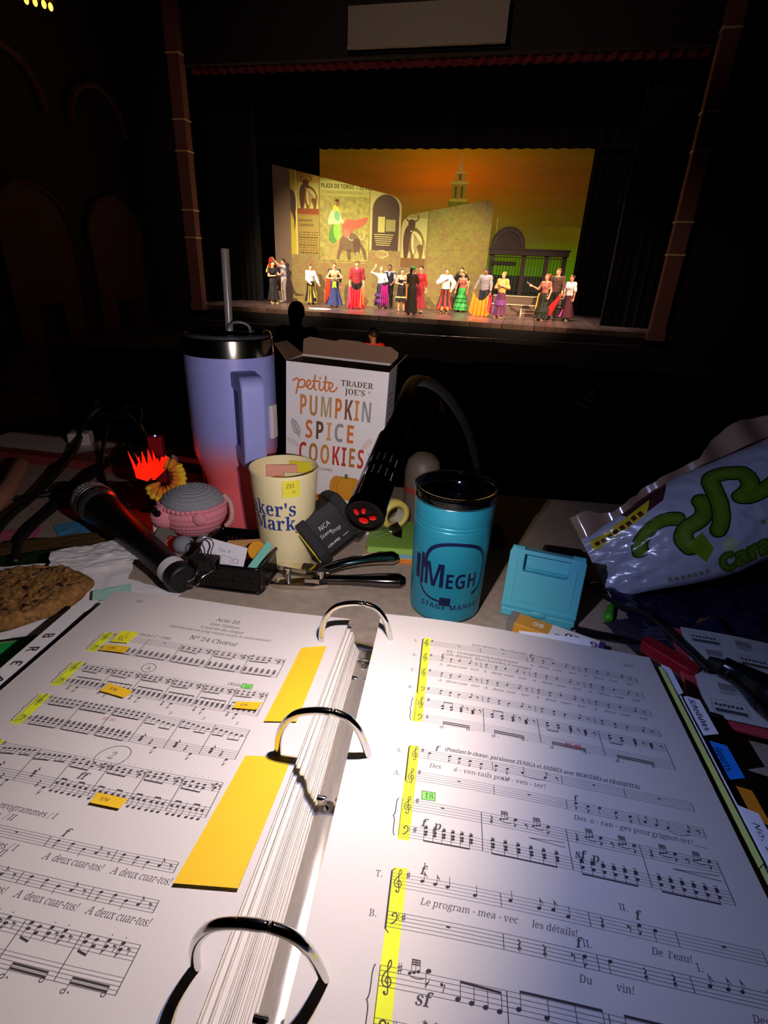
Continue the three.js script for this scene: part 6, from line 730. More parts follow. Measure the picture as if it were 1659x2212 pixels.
// ------------------------------------------------------------------ work light block
{
  const t = thing('work_light', 'black and yellow square work light with handwriting in silver', 'flashlight', [-0.066, TY + 0.02, -0.549]);
  const tx = canvasTex(512, 512, (g, w, h) => { g.fillStyle = '#131314'; g.fillRect(0, 0, w, h); g.strokeStyle = '#d8d8d4'; g.fillStyle = '#d8d8d4'; g.save(); g.transform(1, 0, -0.12, 1, 60, 0); g.font = '96px sans-serif'; g.fillText('NCA', 60, 160); g.font = '74px sans-serif'; g.fillText('Scene', 20, 262); g.fillText('Shop', 190, 300); g.restore(); g.font = 'bold 52px sans-serif'; g.fillText('LUX-PRO', 60, 430); g.fillRect(330, 412, 100, 8); });
  const hex = [[-0.017, -0.0225], [0.017, -0.0225], [0.0225, -0.015], [0.0225, 0.015], [0.017, 0.0225], [-0.017, 0.0225], [-0.0225, 0.012], [-0.0225, -0.012]], sec = (k, d, b) => extrude(hex.map(([x, y]) => [x * k, y * k]), d, b).rotateY(Math.PI / 2);
  obj('body', sec(1, 0.044, 0.001).translate(-0.022, 0, 0), mat(0x141415, 0.5), t);
  for (const x of [-0.026, 0.018]) obj('bumper', sec(1.1, 0.008, 0.0016).translate(x, 0, 0), mat(0x1a1a1b, 0.75), t, 'ribbed black rubber bumper');
  obj('label_face', new THREE.PlaneGeometry(0.036, 0.036).translate(0, 0, 0.0239), new THREE.MeshStandardMaterial({ map: tx, roughness: 0.45 }), t);
  const lens = obj('lens', sec(0.74, 0.002, 0.0005).translate(-0.0295, 0, 0), mat(0x08080a, 0.2), t);
  obj('yellow_trim', extrude(new THREE.Shape(hex.map(([x, y]) => new THREE.Vector2(x * 0.86, y * 0.86))), 0.0012, 0, [hex.map(([x, y]) => [x * 0.72, y * 0.72]).reverse()]).rotateY(Math.PI / 2).translate(-0.0293, 0, 0), mat(0xd8c81c, 0.5), t, 'yellow trim round the lens');
  for (const [y, z] of [[0.02, 0.019], [-0.02, 0.019], [0.02, -0.019], [-0.02, -0.019]]) obj('screw', new THREE.SphereGeometry(0.0016, 10, 8).translate(-0.0285, y, z * 0.92), mat(0xb8b49a, 0.3, 0.8), t);
  const ribs = []; for (let k = 0; k < 7; k++) ribs.push(box(0.009, 0.0022, 0.003, 0.022, -0.018 + k * 0.006, 0.0235, 0.0006)); obj('ribs', ribs, mat(0x1a1a1b, 0.75), t);
  { const X1 = V(0.72, 0.5, -0.44).normalize(), N1 = X1.clone().cross(V(-0.45, 0.85, -0.1)).normalize(), Y1 = N1.clone().cross(X1); t.scale.setScalar(1.12); t.quaternion.setFromRotationMatrix(new THREE.Matrix4().makeBasis(X1, Y1, N1)); } drop(t);
}
// ------------------------------------------------------------------ wire basket and what is in it
const BK = thing('desk_basket', 'small black perforated desk basket', 'basket', [-0.161, TY, -0.514], -8 * D2R);
{
  const W = 0.08, Dp = 0.082, H = 0.031, m = mat(0x0b0b0c, 0.2);
  const panel = (w, h) => { const s = rshape(w, h, 0.004, -w / 2, 0); const nx = Math.floor((w - 0.016) / 0.0055), ny = 3; for (let i = 0; i <= nx; i++) for (let j = 0; j < ny; j++) { const p = new THREE.Path(); p.absellipse(-w / 2 + 0.008 + i * 0.0055 + (j % 2) * 0.0027, 0.008 + j * 0.0058, 0.0011, 0.0016, 0, Math.PI * 2, true); s.holes.push(p); } return new THREE.ExtrudeGeometry(s, { depth: 0.0012, bevelEnabled: false, curveSegments: 4 }); };
  obj('front_wall', panel(W, H).translate(0, 0, Dp / 2 - 0.0012), m, BK); obj('back_wall', panel(W, H).translate(0, 0, -Dp / 2), m, BK); for (const s of [-1, 1]) obj('side_wall', panel(Dp, H).rotateY(Math.PI / 2).translate(s > 0 ? W / 2 - 0.0012 : -W / 2, 0, 0), m, BK);
  obj('bottom', box(W - 0.003, 0.0012, Dp - 0.003, 0, 0.001, 0), m, BK);
  const rim = (y, r) => { const a = W / 2, b = Dp / 2, c = 0.007, q = []; for (let k = 0; k < 4; k++) { const sx = [1, -1, -1, 1][k], sz = [1, 1, -1, -1][k]; for (let j = 0; j <= 4; j++) { const f = (k * 90 + j * 22.5) * D2R; q.push([sx * (a - c) + Math.sin(f + (0)) * 0, y, 0]); q.pop(); const g2 = [45, 135, 225, 315][k] * D2R + (j - 2) * 22.5 * D2R; q.push([sx * (a - c) + Math.cos(g2) * c, y, sz * (b - c) + Math.sin(g2) * c]); } } q.push(q[0], q[1]); return sweep(q, r, 120, 10); };
  obj('rim', rim(H, 0.0021), m, BK, 'rolled rim'); obj('foot_wire', rim(0.002, 0.0014), m, BK);
}
const bk = (x, y, z) => V(x, y, z).applyAxisAngle(V(0, 1, 0), -8 * D2R).add(V(-0.161, TY, -0.514)).toArray();
function clip(label, pos, rot, s = 1, group) {
  const t = thing('binder_clip', label, 'binder clip', pos, 0, group), pr = [[-0.009, 0], [0.009, 0], [0.0018, 0.0155], [0.0012, 0.0155], [0.0078, 0.0007], [-0.0078, 0.0007], [-0.0012, 0.0155], [-0.0018, 0.0155]];
  obj('clip_body', extrude(pr, 0.028, 0.0002).translate(0, 0, -0.014), mat(0x0d0d0e, 0.28), t);
  for (const q of [-1, 1]) obj('wire_handle', sweep([[q * 0.0014, 0.0155, -0.0095], [q * 0.004, 0.024, -0.0055], [q * 0.007, 0.034, -0.004], [q * 0.0095, 0.043, -0.007], [q * 0.0105, 0.0475, -0.003], [q * 0.0105, 0.0475, 0.003], [q * 0.0095, 0.043, 0.007], [q * 0.007, 0.034, 0.004], [q * 0.004, 0.024, 0.0055], [q * 0.0014, 0.0155, 0.0095]], 0.0007, 60, 8), chrome, t, 'silver wire handle');
  t.rotation.set(...rot, 'YXZ'); t.scale.setScalar(s); return t;
}
{
  const t = thing('binder_clip', 'large black binder clip with silver handles clamped on the basket rim', 'binder clip', bk(-0.019, 0.0305, 0.0405), -8 * D2R); t.scale.setScalar(0.86);
  obj('clip_body', extrude([[-0.0085, 0.0095], [0.0085, 0.0095], [0.0022, -0.0075], [0.0014, -0.0075], [0.0072, 0.0086], [-0.0072, 0.0086], [-0.0014, -0.0075], [-0.0022, -0.0075]], 0.03, 0.0002).rotateY(Math.PI / 2).translate(-0.015, 0, 0), mat(0x0d0d0e, 0.25), t);
  const wire = (f) => sweep([[-0.0095, 0], [-0.0055, 0.011], [-0.0042, 0.02], [-0.0072, 0.029], [-0.005, 0.0345], [0, 0.036], [0.005, 0.0345], [0.0072, 0.029], [0.0042, 0.02], [0.0055, 0.011], [0.0095, 0]].map(f), 0.00085, 70, 8);
  obj('wire_handle', wire(([x, l]) => [x, -0.006 + l, -0.003 - l * 0.22]), chrome, t, 'upright silver wire handle'); obj('wire_handle', wire(([x, l]) => [x - l * 0.25, -0.006 - l * 0.3, 0.004 + l * 0.6]), chrome, t, 'silver wire handle sticking out');
}
{
  const m = solo('instruction_card', box(0.052, 0.034, 0.0005, 0, 0, 0), new THREE.MeshStandardMaterial({ map: canvasTex(384, 256, (g, w, h) => { g.fillStyle = '#e8e8ea'; g.fillRect(0, 0, w, h); g.strokeStyle = '#8c968c'; g.lineWidth = 3; g.strokeRect(190, 110, 80, 60); g.strokeRect(130, 120, 50, 70); g.beginPath(); g.arc(310, 130, 18, 0, 7); g.stroke(); g.strokeRect(285, 112, 50, 36); g.fillStyle = '#7c867c'; g.font = '34px sans-serif'; g.fillText('Size', 150, 80); g.fillText('#', 230, 80); g.fillText('▲', 230, 220); g.fillStyle = 'rgba(190,220,140,.8)'; g.beginPath(); g.arc(150, 150, 16, 0, 7); g.fill(); }), roughness: 0.7 }), 'white printed instruction card standing in the black basket', 'card', bk(-0.008, 0.032, 0.026)); m.rotation.set(-0.42, -0.16, -0.13, 'YXZ');
  const tok = solo('token', lathe([[0, 0.0015], [0.0085, 0.0015], [0.0098, 0.002], [0.0105, 0.0012], [0.0105, -0.0012], [0, -0.0015]], 40).rotateX(Math.PI / 2), mat(0xe4a022, 0.5), 'round orange plastic token in the black basket', 'token', bk(0.024, 0.034, 0.006)); tok.rotation.set(-0.5, -0.2, 0, 'YXZ');
  const st1 = solo('flag_strip', box(0.009, 0.045, 0.002, 0, 0, 0, 0.0006), mat(0x7fcdb8, 0.7), 'mint green flag strip leaning in the black basket', 'flag strip', bk(0.029, 0.029, 0.018)); st1.rotation.set(-0.75, -0.2, -0.42, 'YXZ');
  const env = solo('kraft_tag', box(0.05, 0.022, 0.001, 0, 0, 0), mat(0xb4804a, 0.8), 'brown kraft tag behind the white card in the basket', 'tag', bk(0.008, 0.024, -0.012)); env.rotation.set(-0.5, 0.1, 0.05, 'YXZ');
}
// ------------------------------------------------------------------ chrome hole punch
{
  const t = thing('hole_punch', 'chrome hand-held hole punch lying open in front of the work light', 'hole punch', [-0.063, TY, -0.497]), c = mat(0xe4dccb, 0.1, 1);
  obj('upper_handle', sweep([[-0.012, 0.013, 0.0], [0.02, 0.017, -0.018], [0.05, 0.016, -0.034], [0.072, 0.014, -0.042], [0.083, 0.013, -0.044]], (q) => 0.0052 + 0.0022 * smooth(0.3, 0.9, q) - 0.003 * smooth(0.93, 1, q), 70, 18, true, 1.25), c, t);
  obj('lower_handle', sweep([[-0.012, 0.008, 0.004], [0.02, 0.008, 0.002], [0.05, 0.0085, 0.001], [0.075, 0.0085, 0.0], [0.09, 0.0085, -0.001]], (q) => 0.005 + 0.003 * smooth(0.3, 0.9, q) - 0.0035 * smooth(0.94, 1, q), 70, 18, true, 1.2), mat(0x6a6660, 0.12, 1), t);
  obj('jaw', [extrude([[-0.056, -0.004], [-0.05, -0.0085], [-0.01, -0.0085], [0.004, -0.004], [0.004, 0.005], [-0.02, 0.006], [-0.05, 0.003]], 0.004, 0.001).rotateX(-Math.PI / 2).translate(0, 0.002, 0.006)], c, t);
  obj('upper_jaw', [extrude([[-0.052, -0.003], [-0.02, -0.0075], [0.004, -0.005], [0.004, 0.005], [-0.022, 0.007], [-0.05, 0.003]], 0.004, 0.001).rotateX(-Math.PI / 2).rotateZ(-0.06).translate(0, 0.013, -0.004)], c, t);
  obj('punch_pin', [cyl(0.0032, 0.0032, 0.014, -0.04, 0.003, 0.002, 20), cyl(0.005, 0.005, 0.003, -0.04, 0.016, 0.0, 20)], c, t); obj('pivot', [cyl(0.0062, 0.0062, 0.019, -0.004, 0.001, 0.002, 24)], c, t); obj('spring_plate', box(0.016, 0.008, 0.001, -0.012, 0.009, 0.012, 0.0004), c, t);
  drop(t);
}
// ------------------------------------------------------------------ pad stack, bottle and clip behind it
[['orange', 0xeb8c28, 0, 0.004, 0.003], ['yellow', 0xf0c040, 0.004, 0.0025, -0.003], ['pale blue', 0x7ab4d0, 0.0065, 0.005, 0.001], ['lime green', 0x9bd05c, 0.0115, 0.0075, 0.0], ['leaf green', 0x7ba83e, 0.019, 0.0012, -0.0015]].forEach(([n, c, y, h, o]) => solo('sticky_pad', box(0.076, h - 0.0002, 0.076, 0, h / 2, 0, 0.0004), mat(c, 0.8), `square ${n} sticky pad in the stack left of the teal tumbler`, 'sticky pad', [0.022 + o, TY + y, -0.588 + o * 0.4], -3 * D2R));
{
  const t = thing('plain_bottle', 'beige bottle with a red band half hidden behind the teal tumbler', 'bottle', [0.05, TY, -0.668]);
  obj('bottle_body', lathe([[0, 0], [0.022, 0], [0.024, 0.003], [0.024, 0.078], [0.021, 0.092], [0.012, 0.1], [0, 0.102]], 48), mat(0x6c6254, 0.5), t); obj('red_band', lathe([[0.0242, 0.05], [0.0242, 0.058]], 48), mat(0xa03a28, 0.6, 0, { side: THREE.DoubleSide }), t);
  const d = thing('tape_dispenser', 'small pale yellow tape roll left of the teal tumbler rim', 'tape', [0.012, TY + 0.0205, -0.606], 0.5); obj('roll', lathe([[0.011, -0.009], [0.019, -0.009], [0.0195, 0], [0.019, 0.009], [0.011, 0.009], [0.011, -0.009]], 40).rotateX(Math.PI / 2).translate(0.0, 0.0195, 0), mat(0xe6d46a, 0.5), d); obj('core', lathe([[0.0108, -0.0085], [0.0108, 0.0085]], 32).rotateX(Math.PI / 2).translate(0, 0.0195, 0), mat(0xcfc8b0, 0.6, 0, { side: THREE.DoubleSide }), d);
  clip('small black binder clip on the green sticky pads', [0.02, TY + 0.0285, -0.583], [0, 0.3, Math.PI / 2], 0.7);
}
// ------------------------------------------------------------------ teal folding phone stand
{
  const t = thing('phone_stand', 'light teal plastic phone stand, right of the teal tumbler', 'phone stand', [0.164, TY, -0.453], -19 * D2R), m = mat(0x58bcc8, 0.5);
  const W = 0.073, H = 0.066, s = rshape(W, H, 0.004, -W / 2, 0); const hole = new THREE.Path(); hole.moveTo(-0.023, H - 0.003); hole.lineTo(-0.023, H - 0.019); hole.quadraticCurveTo(-0.023, H - 0.023, -0.019, H - 0.023); hole.lineTo(0.019, H - 0.023); hole.quadraticCurveTo(0.023, H - 0.023, 0.023, H - 0.019); hole.lineTo(0.023, H - 0.003); hole.lineTo(-0.023, H - 0.003); s.holes.push(hole);
  const p = obj('front_plate', extrude(s, 0.01, 0.0008).translate(0, 0, -0.004), m, t); p.rotation.x = -0.22; p.position.set(0, 0.002, 0);
  const bp = obj('recess', box(0.045, 0.021, 0.0015, 0, H - 0.013, -0.0045), m, t, 'recessed finger grip'); bp.rotation.x = -0.22; bp.position.set(0, 0.002, 0);
  const gr = obj('ridge', [box(W - 0.002, 0.0012, 0.001, 0, 0.012, 0.0072), box(0.0012, 0.044, 0.0008, -0.029, 0.035, 0.0071), box(0.0012, 0.044, 0.0008, 0.029, 0.035, 0.0071)], m, t); gr.rotation.x = -0.22; gr.position.set(0, 0.002, 0);
  obj('foot', box(W, 0.009, 0.013, 0, 0.0045, 0.006, 0.0015), m, t); const nt = obj('finger_notch', new THREE.SphereGeometry(0.0085, 20, 12).scale(1, 0.45, 0.2).translate(0, 0.0085, 0.0125), m, t); void nt;
  const bk2 = obj('back_leg', box(W * 0.8, 0.055, 0.004, 0, 0.027, 0), m, t); bk2.rotation.x = 0.5; bk2.position.set(0, 0, -0.04);
  for (const q of [-1, 1]) obj('hinge', cyl(0.0042, 0.0042, 0.012, 0, -0.006, 0, 20).rotateZ(Math.PI / 2).translate(q * 0.0295, 0.0655, -0.013), m, t);
  drop(t);
}
// ------------------------------------------------------------------ left side of the desk
{ // vocal microphone
  const A = V(-0.372, TY + 0.031, -0.612), B = V(-0.2075, TY + 0.0165, -0.466), t = thing('microphone', 'black vocal microphone with a silver mesh head and white tape ring', 'microphone', [A.x, A.y, A.z]), L = A.distanceTo(B);
  t.quaternion.setFromUnitVectors(V(0, 1, 0), B.clone().sub(A).normalize());
  obj('handle', lathe([[0.0215, 0.018], [0.0212, 0.03], [0.0195, 0.06], [0.0172, 0.11], [0.0155, 0.16], [0.0148, L - 0.03], [0.0148, L - 0.026]], 48), mat(0x0c0c0d, 0.38), t);
  obj('tape_ring', lathe([[0.0151, L - 0.027], [0.0153, L - 0.0265], [0.0153, L - 0.0145], [0.0151, L - 0.014]], 48), mat(0xe4e2dc, 0.7), t, 'white tape ring');
  obj('end_cap', lathe([[0.0149, L - 0.014], [0.0163, L - 0.013], [0.0165, L - 0.003], [0.015, L], [0.0128, L + 0.0006], [0, L + 0.0006]], 48), mat(0x101011, 0.5), t);
  obj('collar', lathe([[0.0212, 0.017], [0.0238, 0.0135], [0.0246, 0.0105], [0.0246, 0.006], [0.0236, 0.003]], 48), mat(0x9a9894, 0.3, 0.9), t, 'silver collar');
  const ball = (r, k) => [r * Math.sin(k), -r * Math.cos(k) * 0.98 - 0.0135]; obj('inner_foam', lathe(Array.from({ length: 18 }, (_, i) => ball(0.0226, (i / 17) * 1.9)).reverse(), 40), mat(0x0b0b0b, 0.95), t);
  const wires = []; for (let s = 0; s < 2; s++) for (let i = 0; i < 30; i++) { const p = []; for (let j = 0; j <= 12; j++) { const k = 0.12 + (j / 12) * 1.82, a = (i / 30) * Math.PI * 2 + (s ? 1 : -1) * (j / 12) * 1.5, [r, y] = ball(0.0243, k); p.push([Math.sin(a) * r, y, Math.cos(a) * r]); } wires.push(sweep(p, 0.00062, 16, 4)); }
  for (let j = 1; j < 9; j++) { const [r, y] = ball(0.0243, 0.12 + j * 0.21); wires.push(new THREE.TorusGeometry(r, 0.0005, 4, 48).rotateX(Math.PI / 2).translate(0, y, 0)); }
  obj('mesh_grille', wires, mat(0xd8d4d0, 0.4, 0.85), t, 'silver wire mesh head'); obj('grille_band', new THREE.TorusGeometry(0.0246, 0.0011, 8, 60).rotateX(Math.PI / 2).translate(0, -0.001, 0), mat(0x8a8884, 0.3, 0.95), t); drop(t);
}
// crocheted toy: stitches are real bumps on the yarn
const stitch = (g, rows, cols, depth, c = [0, 0, 0]) => { const p = g.attributes.position, n = g.attributes.normal; for (let i = 0; i < p.count; i++) { const x = p.getX(i) - c[0], y = p.getY(i) - c[1], z = p.getZ(i) - c[2], r = Math.hypot(x, z), a = Math.atan2(x, z), v = Math.atan2(y, r), row = v * rows / Math.PI, q = Math.abs(Math.sin(row * Math.PI)), h = Math.pow(q, 0.6) * (0.55 + 0.45 * Math.abs(Math.sin(a * cols + Math.floor(row) * 1.57))); p.setXYZ(i, p.getX(i) + n.getX(i) * h * depth, p.getY(i) + n.getY(i) * h * depth, p.getZ(i) + n.getZ(i) * h * depth); } g.computeVertexNormals(); return g; };
{
  const t = thing('crochet_toy', 'pink crocheted toy with a grey top and black bead eyes', 'toy', [-0.231, TY, -0.574], 0.15);
  const pink = mat(0xe58f98, 0.95), grey = mat(0x8d9396, 0.95), cream = mat(0xd8b4ac, 0.95);
  const body = new THREE.SphereGeometry(1, 200, 120); { const p = body.attributes.position; for (let i = 0; i < p.count; i++) { let x = p.getX(i), y = p.getY(i), z = p.getZ(i); y = y > 0.35 ? 0.35 + (y - 0.35) * 0.35 : y; const w = 1 - 0.12 * Math.max(0, -y); p.setXYZ(i, x * 0.0385 * w, y * 0.031 + 0.046, z * 0.0345 * w); } body.computeVertexNormals(); } obj('body', stitch(body, 15, 22, 0.0013, [0, 0.046, 0]), pink, t);
  const top = new THREE.SphereGeometry(1, 160, 60, 0, Math.PI * 2, 0, Math.PI * 0.5); { const p = top.attributes.position; for (let i = 0; i < p.count; i++) p.setXYZ(i, p.getX(i) * 0.0365, p.getY(i) * 0.0215 + 0.0568, p.getZ(i) * 0.0325); top.computeVertexNormals(); } obj('grey_top', stitch(top, 20, 20, 0.0013, [0, 0.05, 0]), grey, t, 'grey crocheted top'); 
  obj('edge_braid', sweep(Array.from({ length: 41 }, (_, k) => [0.0385 * Math.cos((k / 40) * 6.283), 0.0585 + 0.0006 * Math.sin(k * 5), 0.0345 * Math.sin((k / 40) * 6.283)]), (q) => 0.0021 + 0.0005 * Math.sin(q * 260), 320, 8), pink, t);
  obj('side_fin', sweep([[0.036, 0.064, -0.004], [0.0435, 0.058, 0.002], [0.0455, 0.046, 0.004], [0.043, 0.034, 0.004], [0.037, 0.026, 0.002]], (q) => 0.0028 + 0.0006 * Math.sin(q * 90), 80, 10), cream, t, 'pale pink wavy fin');
  obj('button', stitch(new THREE.SphereGeometry(0.0078, 40, 24).scale(1, 1, 0.55).translate(0.013, 0.05, 0.0335), 8, 8, 0.0005, [0.013, 0.05, 0.0335]), pink, t); obj('snout', stitch(new THREE.SphereGeometry(0.016, 70, 40).scale(1, 0.9, 0.9).translate(-0.03, 0.047, 0.016), 12, 12, 0.0009, [-0.03, 0.047, 0.016]), pink, t);
  for (const [x, y, z] of [[-0.0385, 0.058, 0.0235], [-0.034, 0.0555, 0.028]]) obj('bead_eye', new THREE.SphereGeometry(0.0042, 20, 14).translate(x, y, z), mat(0x08080a, 0.06), t, 'glossy black bead eye');
  obj('felt_jaw', extrude([[-0.012, 0], [-0.004, 0.012], [0.004, 0.022], [0.012, 0.012], [0.008, 0.004], [0.013, -0.006], [0.004, -0.002], [-0.004, -0.01]], 0.0018, 0.0004).rotateY(0.3).translate(-0.031, 0.026, 0.02), mat(0x6a685c, 0.95), t, 'grey felt jaw'); obj('tooth', extrude([[0, 0], [0.008, 0.003], [0.005, 0.013], [0.001, 0.014]], 0.0016, 0.0004).translate(-0.044, 0.028, 0.018), mat(0xd8c4bc, 0.9), t);
  for (const [x, z] of [[-0.012, 0.02], [0.014, 0.018], [-0.012, -0.018], [0.014, -0.018]]) obj('foot', stitch(new THREE.SphereGeometry(0.0115, 50, 30).scale(1.05, 0.85, 1.05).translate(x, 0.0105, z), 10, 10, 0.0008, [x, 0.0105, z]), grey, t);
  drop(t);
  const f = thing('crochet_flower', 'yellow and orange crocheted ruffle resting on the pink toy', 'toy', [-0.262, TY + 0.066, -0.585], 0.2);
  obj('ruffle', sweep([[-0.017, 0.012, 0.006], [-0.014, 0.004, 0.009], [-0.004, 0.0005, 0.01], [0.008, 0.006, 0.007], [0.013, 0.018, 0.003], [0.009, 0.03, -0.002], [0.0, 0.034, -0.004]], (q) => 0.0078 + 0.0012 * Math.sin(q * 70), 140, 12), mat(0xd9821c, 0.95), f); obj('scalloped_edge', sweep([[-0.021, 0.011, 0.009], [-0.0165, 0.0, 0.013], [-0.004, -0.0035, 0.0145], [0.0105, 0.002, 0.012], [0.0175, 0.017, 0.007], [0.0135, 0.033, 0.001]], (q) => 0.0036 + 0.0018 * Math.abs(Math.sin(q * 46)), 200, 10), mat(0xe6c02a, 0.95), f, 'yellow scalloped edge');
  // lit red flame-shaped acrylic and the dark red power pack behind it
  const c = thing('flame_light', 'small glowing red flame-shaped light', 'light', [-0.326, TY, -0.668], 0.1), glow = new THREE.MeshStandardMaterial({ color: 0xff2410, roughness: 0.3, emissive: 0xff1c08, emissiveIntensity: 1.15, side: THREE.DoubleSide });
  const fl = (s, dz, rot) => extrude([[-0.016 * s, 0], [0.008 * s, -0.004 * s], [0.027 * s, 0.014 * s], [0.0275 * s, 0.026 * s], [0.022 * s, 0.03 * s], [0.0185 * s, 0.015 * s], [0.016 * s, 0.028 * s], [0.011 * s, 0.013 * s], [0.0045 * s, 0.04 * s], [0.002 * s, 0.014 * s], [-0.0035 * s, 0.037 * s], [-0.0065 * s, 0.012 * s], [-0.0085 * s, 0.03 * s], [-0.012 * s, 0.01 * s], [-0.0215 * s, 0.036 * s], [-0.0165 * s, 0.009 * s]], 0.0016, 0).rotateY(rot).translate(0, 0.049, dz); obj('flame', [fl(1, 0, 0)], glow, c, 'glowing red flame'); obj('flame', [fl(0.84, -0.01, 0.35).translate(0.003, 0.001, 0)], glow, c); obj('flame', [fl(0.7, 0.006, -0.3).translate(-0.004, 0.0, 0)], glow, c); obj('stem', [box(0.012, 0.05, 0.012, 0, 0.025, -0.004, 0.002), box(0.03, 0.008, 0.03, 0, 0.004, -0.004, 0.002)], satinBlack, c);
  const pl = new THREE.PointLight(0xff2408, 0.0009, 0, 2); pl.position.set(-0.322, TY + 0.068, -0.652); pl.castShadow = true; pl.shadow.radius = 0.4; scene.add(pl);
  const d = thing('power_pack', 'dark red power pack with a tiny blue light, behind the red flame', 'power pack', [-0.349, TY, -0.755], 0.05); obj('case', box(0.021, 0.081, 0.014, 0, 0.0405, 0, 0.002), mat(0x8c1018, 0.5), d); obj('indicator', new THREE.SphereGeometry(0.0013, 10, 8).translate(0.001, 0.0815, 0.003), mat(0x80a0ff, 0.4, 0, { emissive: 0x6080ff, emissiveIntensity: 6 }), d, 'blue indicator light');
}
// crumpled sheet: edges wander, surface folds
function crumple(label, name, cat, cx, cz, w, d, turn, color, rough, amp, seed, y = TY + 0.001, th = 0.0006, map = null, edge = 0.06) {
  const f = (u, v) => { const e = edge * (fbm(u * 5, v * 5, seed, 2)), x = (u - 0.5) * w * (1 + e), z = (v - 0.5) * d * (1 + edge * fbm(v * 4 + 9, u * 4, seed + 3, 2)); const h = Math.abs(fbm(u * 2.3 + seed, v * 2.3, seed, 3)) + 0.35 * Math.abs(fbm(u * 7 + seed, v * 7, seed + 5, 2)); return [x, th + amp * h * 2, z]; };
  const g = sheet(f, 44, 44, th); const uv = g.attributes.uv; for (let i = 0; i < uv.count; i++) uv.setY(i, 1 - uv.getY(i));
  return solo(name, g, map ? new THREE.MeshStandardMaterial({ map, roughness: rough }) : mat(color, rough), label, cat, [cx, y, cz], turn);
}
crumple('dark green snack wrapper spread under the paper napkins', 'snack_wrapper', 'wrapper', -0.37, -0.5, 0.15, 0.15, 0.25, 0x1c3416, 0.2, 0.004, 3);
crumple('brown speckled pastry bag strip behind the paper napkins', 'pastry_bag', 'bag', -0.4, -0.545, 0.15, 0.03, 0.42, 0x5a4426, 0.5, 0.002, 31, TY + 0.006);
crumple('large white paper napkin under the cookie', 'napkin', 'napkin', -0.345, -0.432, 0.17, 0.135, 0.28, 0xf2f0ec, 0.9, 0.0028, 5, TY + 0.01);
crumple('white paper napkin folded behind the cookie', 'napkin', 'napkin', -0.315, -0.508, 0.1, 0.055, 0.5, 0xf2f0ec, 0.9, 0.003, 9, TY + 0.017);
crumple('white paper scrap tucked beside the far left corner of the binder', 'paper_scrap', 'paper', -0.258, -0.452, 0.085, 0.05, -0.35, 0xeeedea, 0.9, 0.0012, 12, TY + 0.001);
crumple('bright green sheet at the left edge of the picture', 'paper_sheet', 'paper', -0.345, -0.338, 0.09, 0.06, 0.3, 0x17a045, 0.7, 0.0006, 14, TY + 0.001);
crumple('pink sticky note lying left of the microphone', 'sticky_note', 'sticky note', -0.468, -0.558, 0.08, 0.055, 0.35, 0xc8607c, 0.8, 0.001, 16, TY + 0.0005, 0.0003, null, 0.01);
crumple('blue sticky note lying under the microphone head', 'sticky_note', 'sticky note', -0.392, -0.605, 0.06, 0.045, 0.7, 0x4a9cc8, 0.8, 0.001, 18, TY + 0.0005, 0.0003, null, 0.01);
crumple('pale mint note sticking out at the far left corner of the binder', 'sticky_note', 'sticky note', -0.268, -0.437, 0.035, 0.022, 0.45, 0xa8dcc8, 0.8, 0.0006, 20, TY + 0.016, 0.0003, null, 0.01);
{ // oat cookie
  const t = thing('cookie', 'large brown oat cookie on white napkins, cut by the left edge', 'cookie', [-0.35, TY + 0.0165, -0.424]), R = rng(44);
  const tx = noiseTex(256, (x, y) => { const n = tileNoise(x, y, 9, 5, 4), m = tileNoise(x, y, 26, 3, 8), k = 0.62 + n * 0.55 + m * 0.25; return [0.84 * k, 0.6 * k, 0.27 * k]; }, { srgb: true, repeat: [3, 3] });
  const g = loft((u, v) => { const a = u * Math.PI * 2, r = v * 0.062 * (1 + 0.05 * Math.sin(a * 3 + 1) + 0.03 * Math.sin(a * 7)), x = Math.sin(a) * r * 0.98, z = Math.cos(a) * r * 0.86, rim = smooth(1, 0.8, v); const b = fbm(x * 60, z * 60, 3, 3) * 0.006 + Math.abs(fbm(x * 140, z * 140, 8, 2)) * 0.004; return [x, 0.001 + rim * (0.0072 + b), z]; }, 180, 80, [6, 3]);
  { const p = g.attributes.position, uv = g.attributes.uv; for (let i = 0; i < p.count; i++) uv.setXY(i, p.getX(i) * 9, p.getZ(i) * 9); }
  obj('dough', [g, new THREE.CircleGeometry(0.06, 60).scale(1, 0.84, 1).rotateX(Math.PI / 2).translate(0, 0.001, 0)], new THREE.MeshStandardMaterial({ map: tx, roughness: 0.85 }), t);
  for (let i = 0; i < 26; i++) { const a = R() * 6.28, r = Math.sqrt(R()) * 0.056; obj('raisin', new THREE.SphereGeometry(1, 10, 8).scale(0.0022 + R() * 0.003, 0.0012, 0.0012 + R() * 0.0008).rotateY(R() * 3).translate(Math.sin(a) * r, 0.0094, Math.cos(a) * r * 0.84), mat(0x3a2414, 0.6), t); }
}
solo('wooden_rod', sweep([[0.02, 0, 0.2], [0, 0, 0.05], [-0.058, 0, -0.088]], (q) => 0.0125 - 0.004 * smooth(0.97, 1, q), 40, 20), mat(0xa8785c, 0.7), 'pale wooden rod at the left edge of the desk', 'rod', [-0.53, TY + 0.0125, -0.7]);
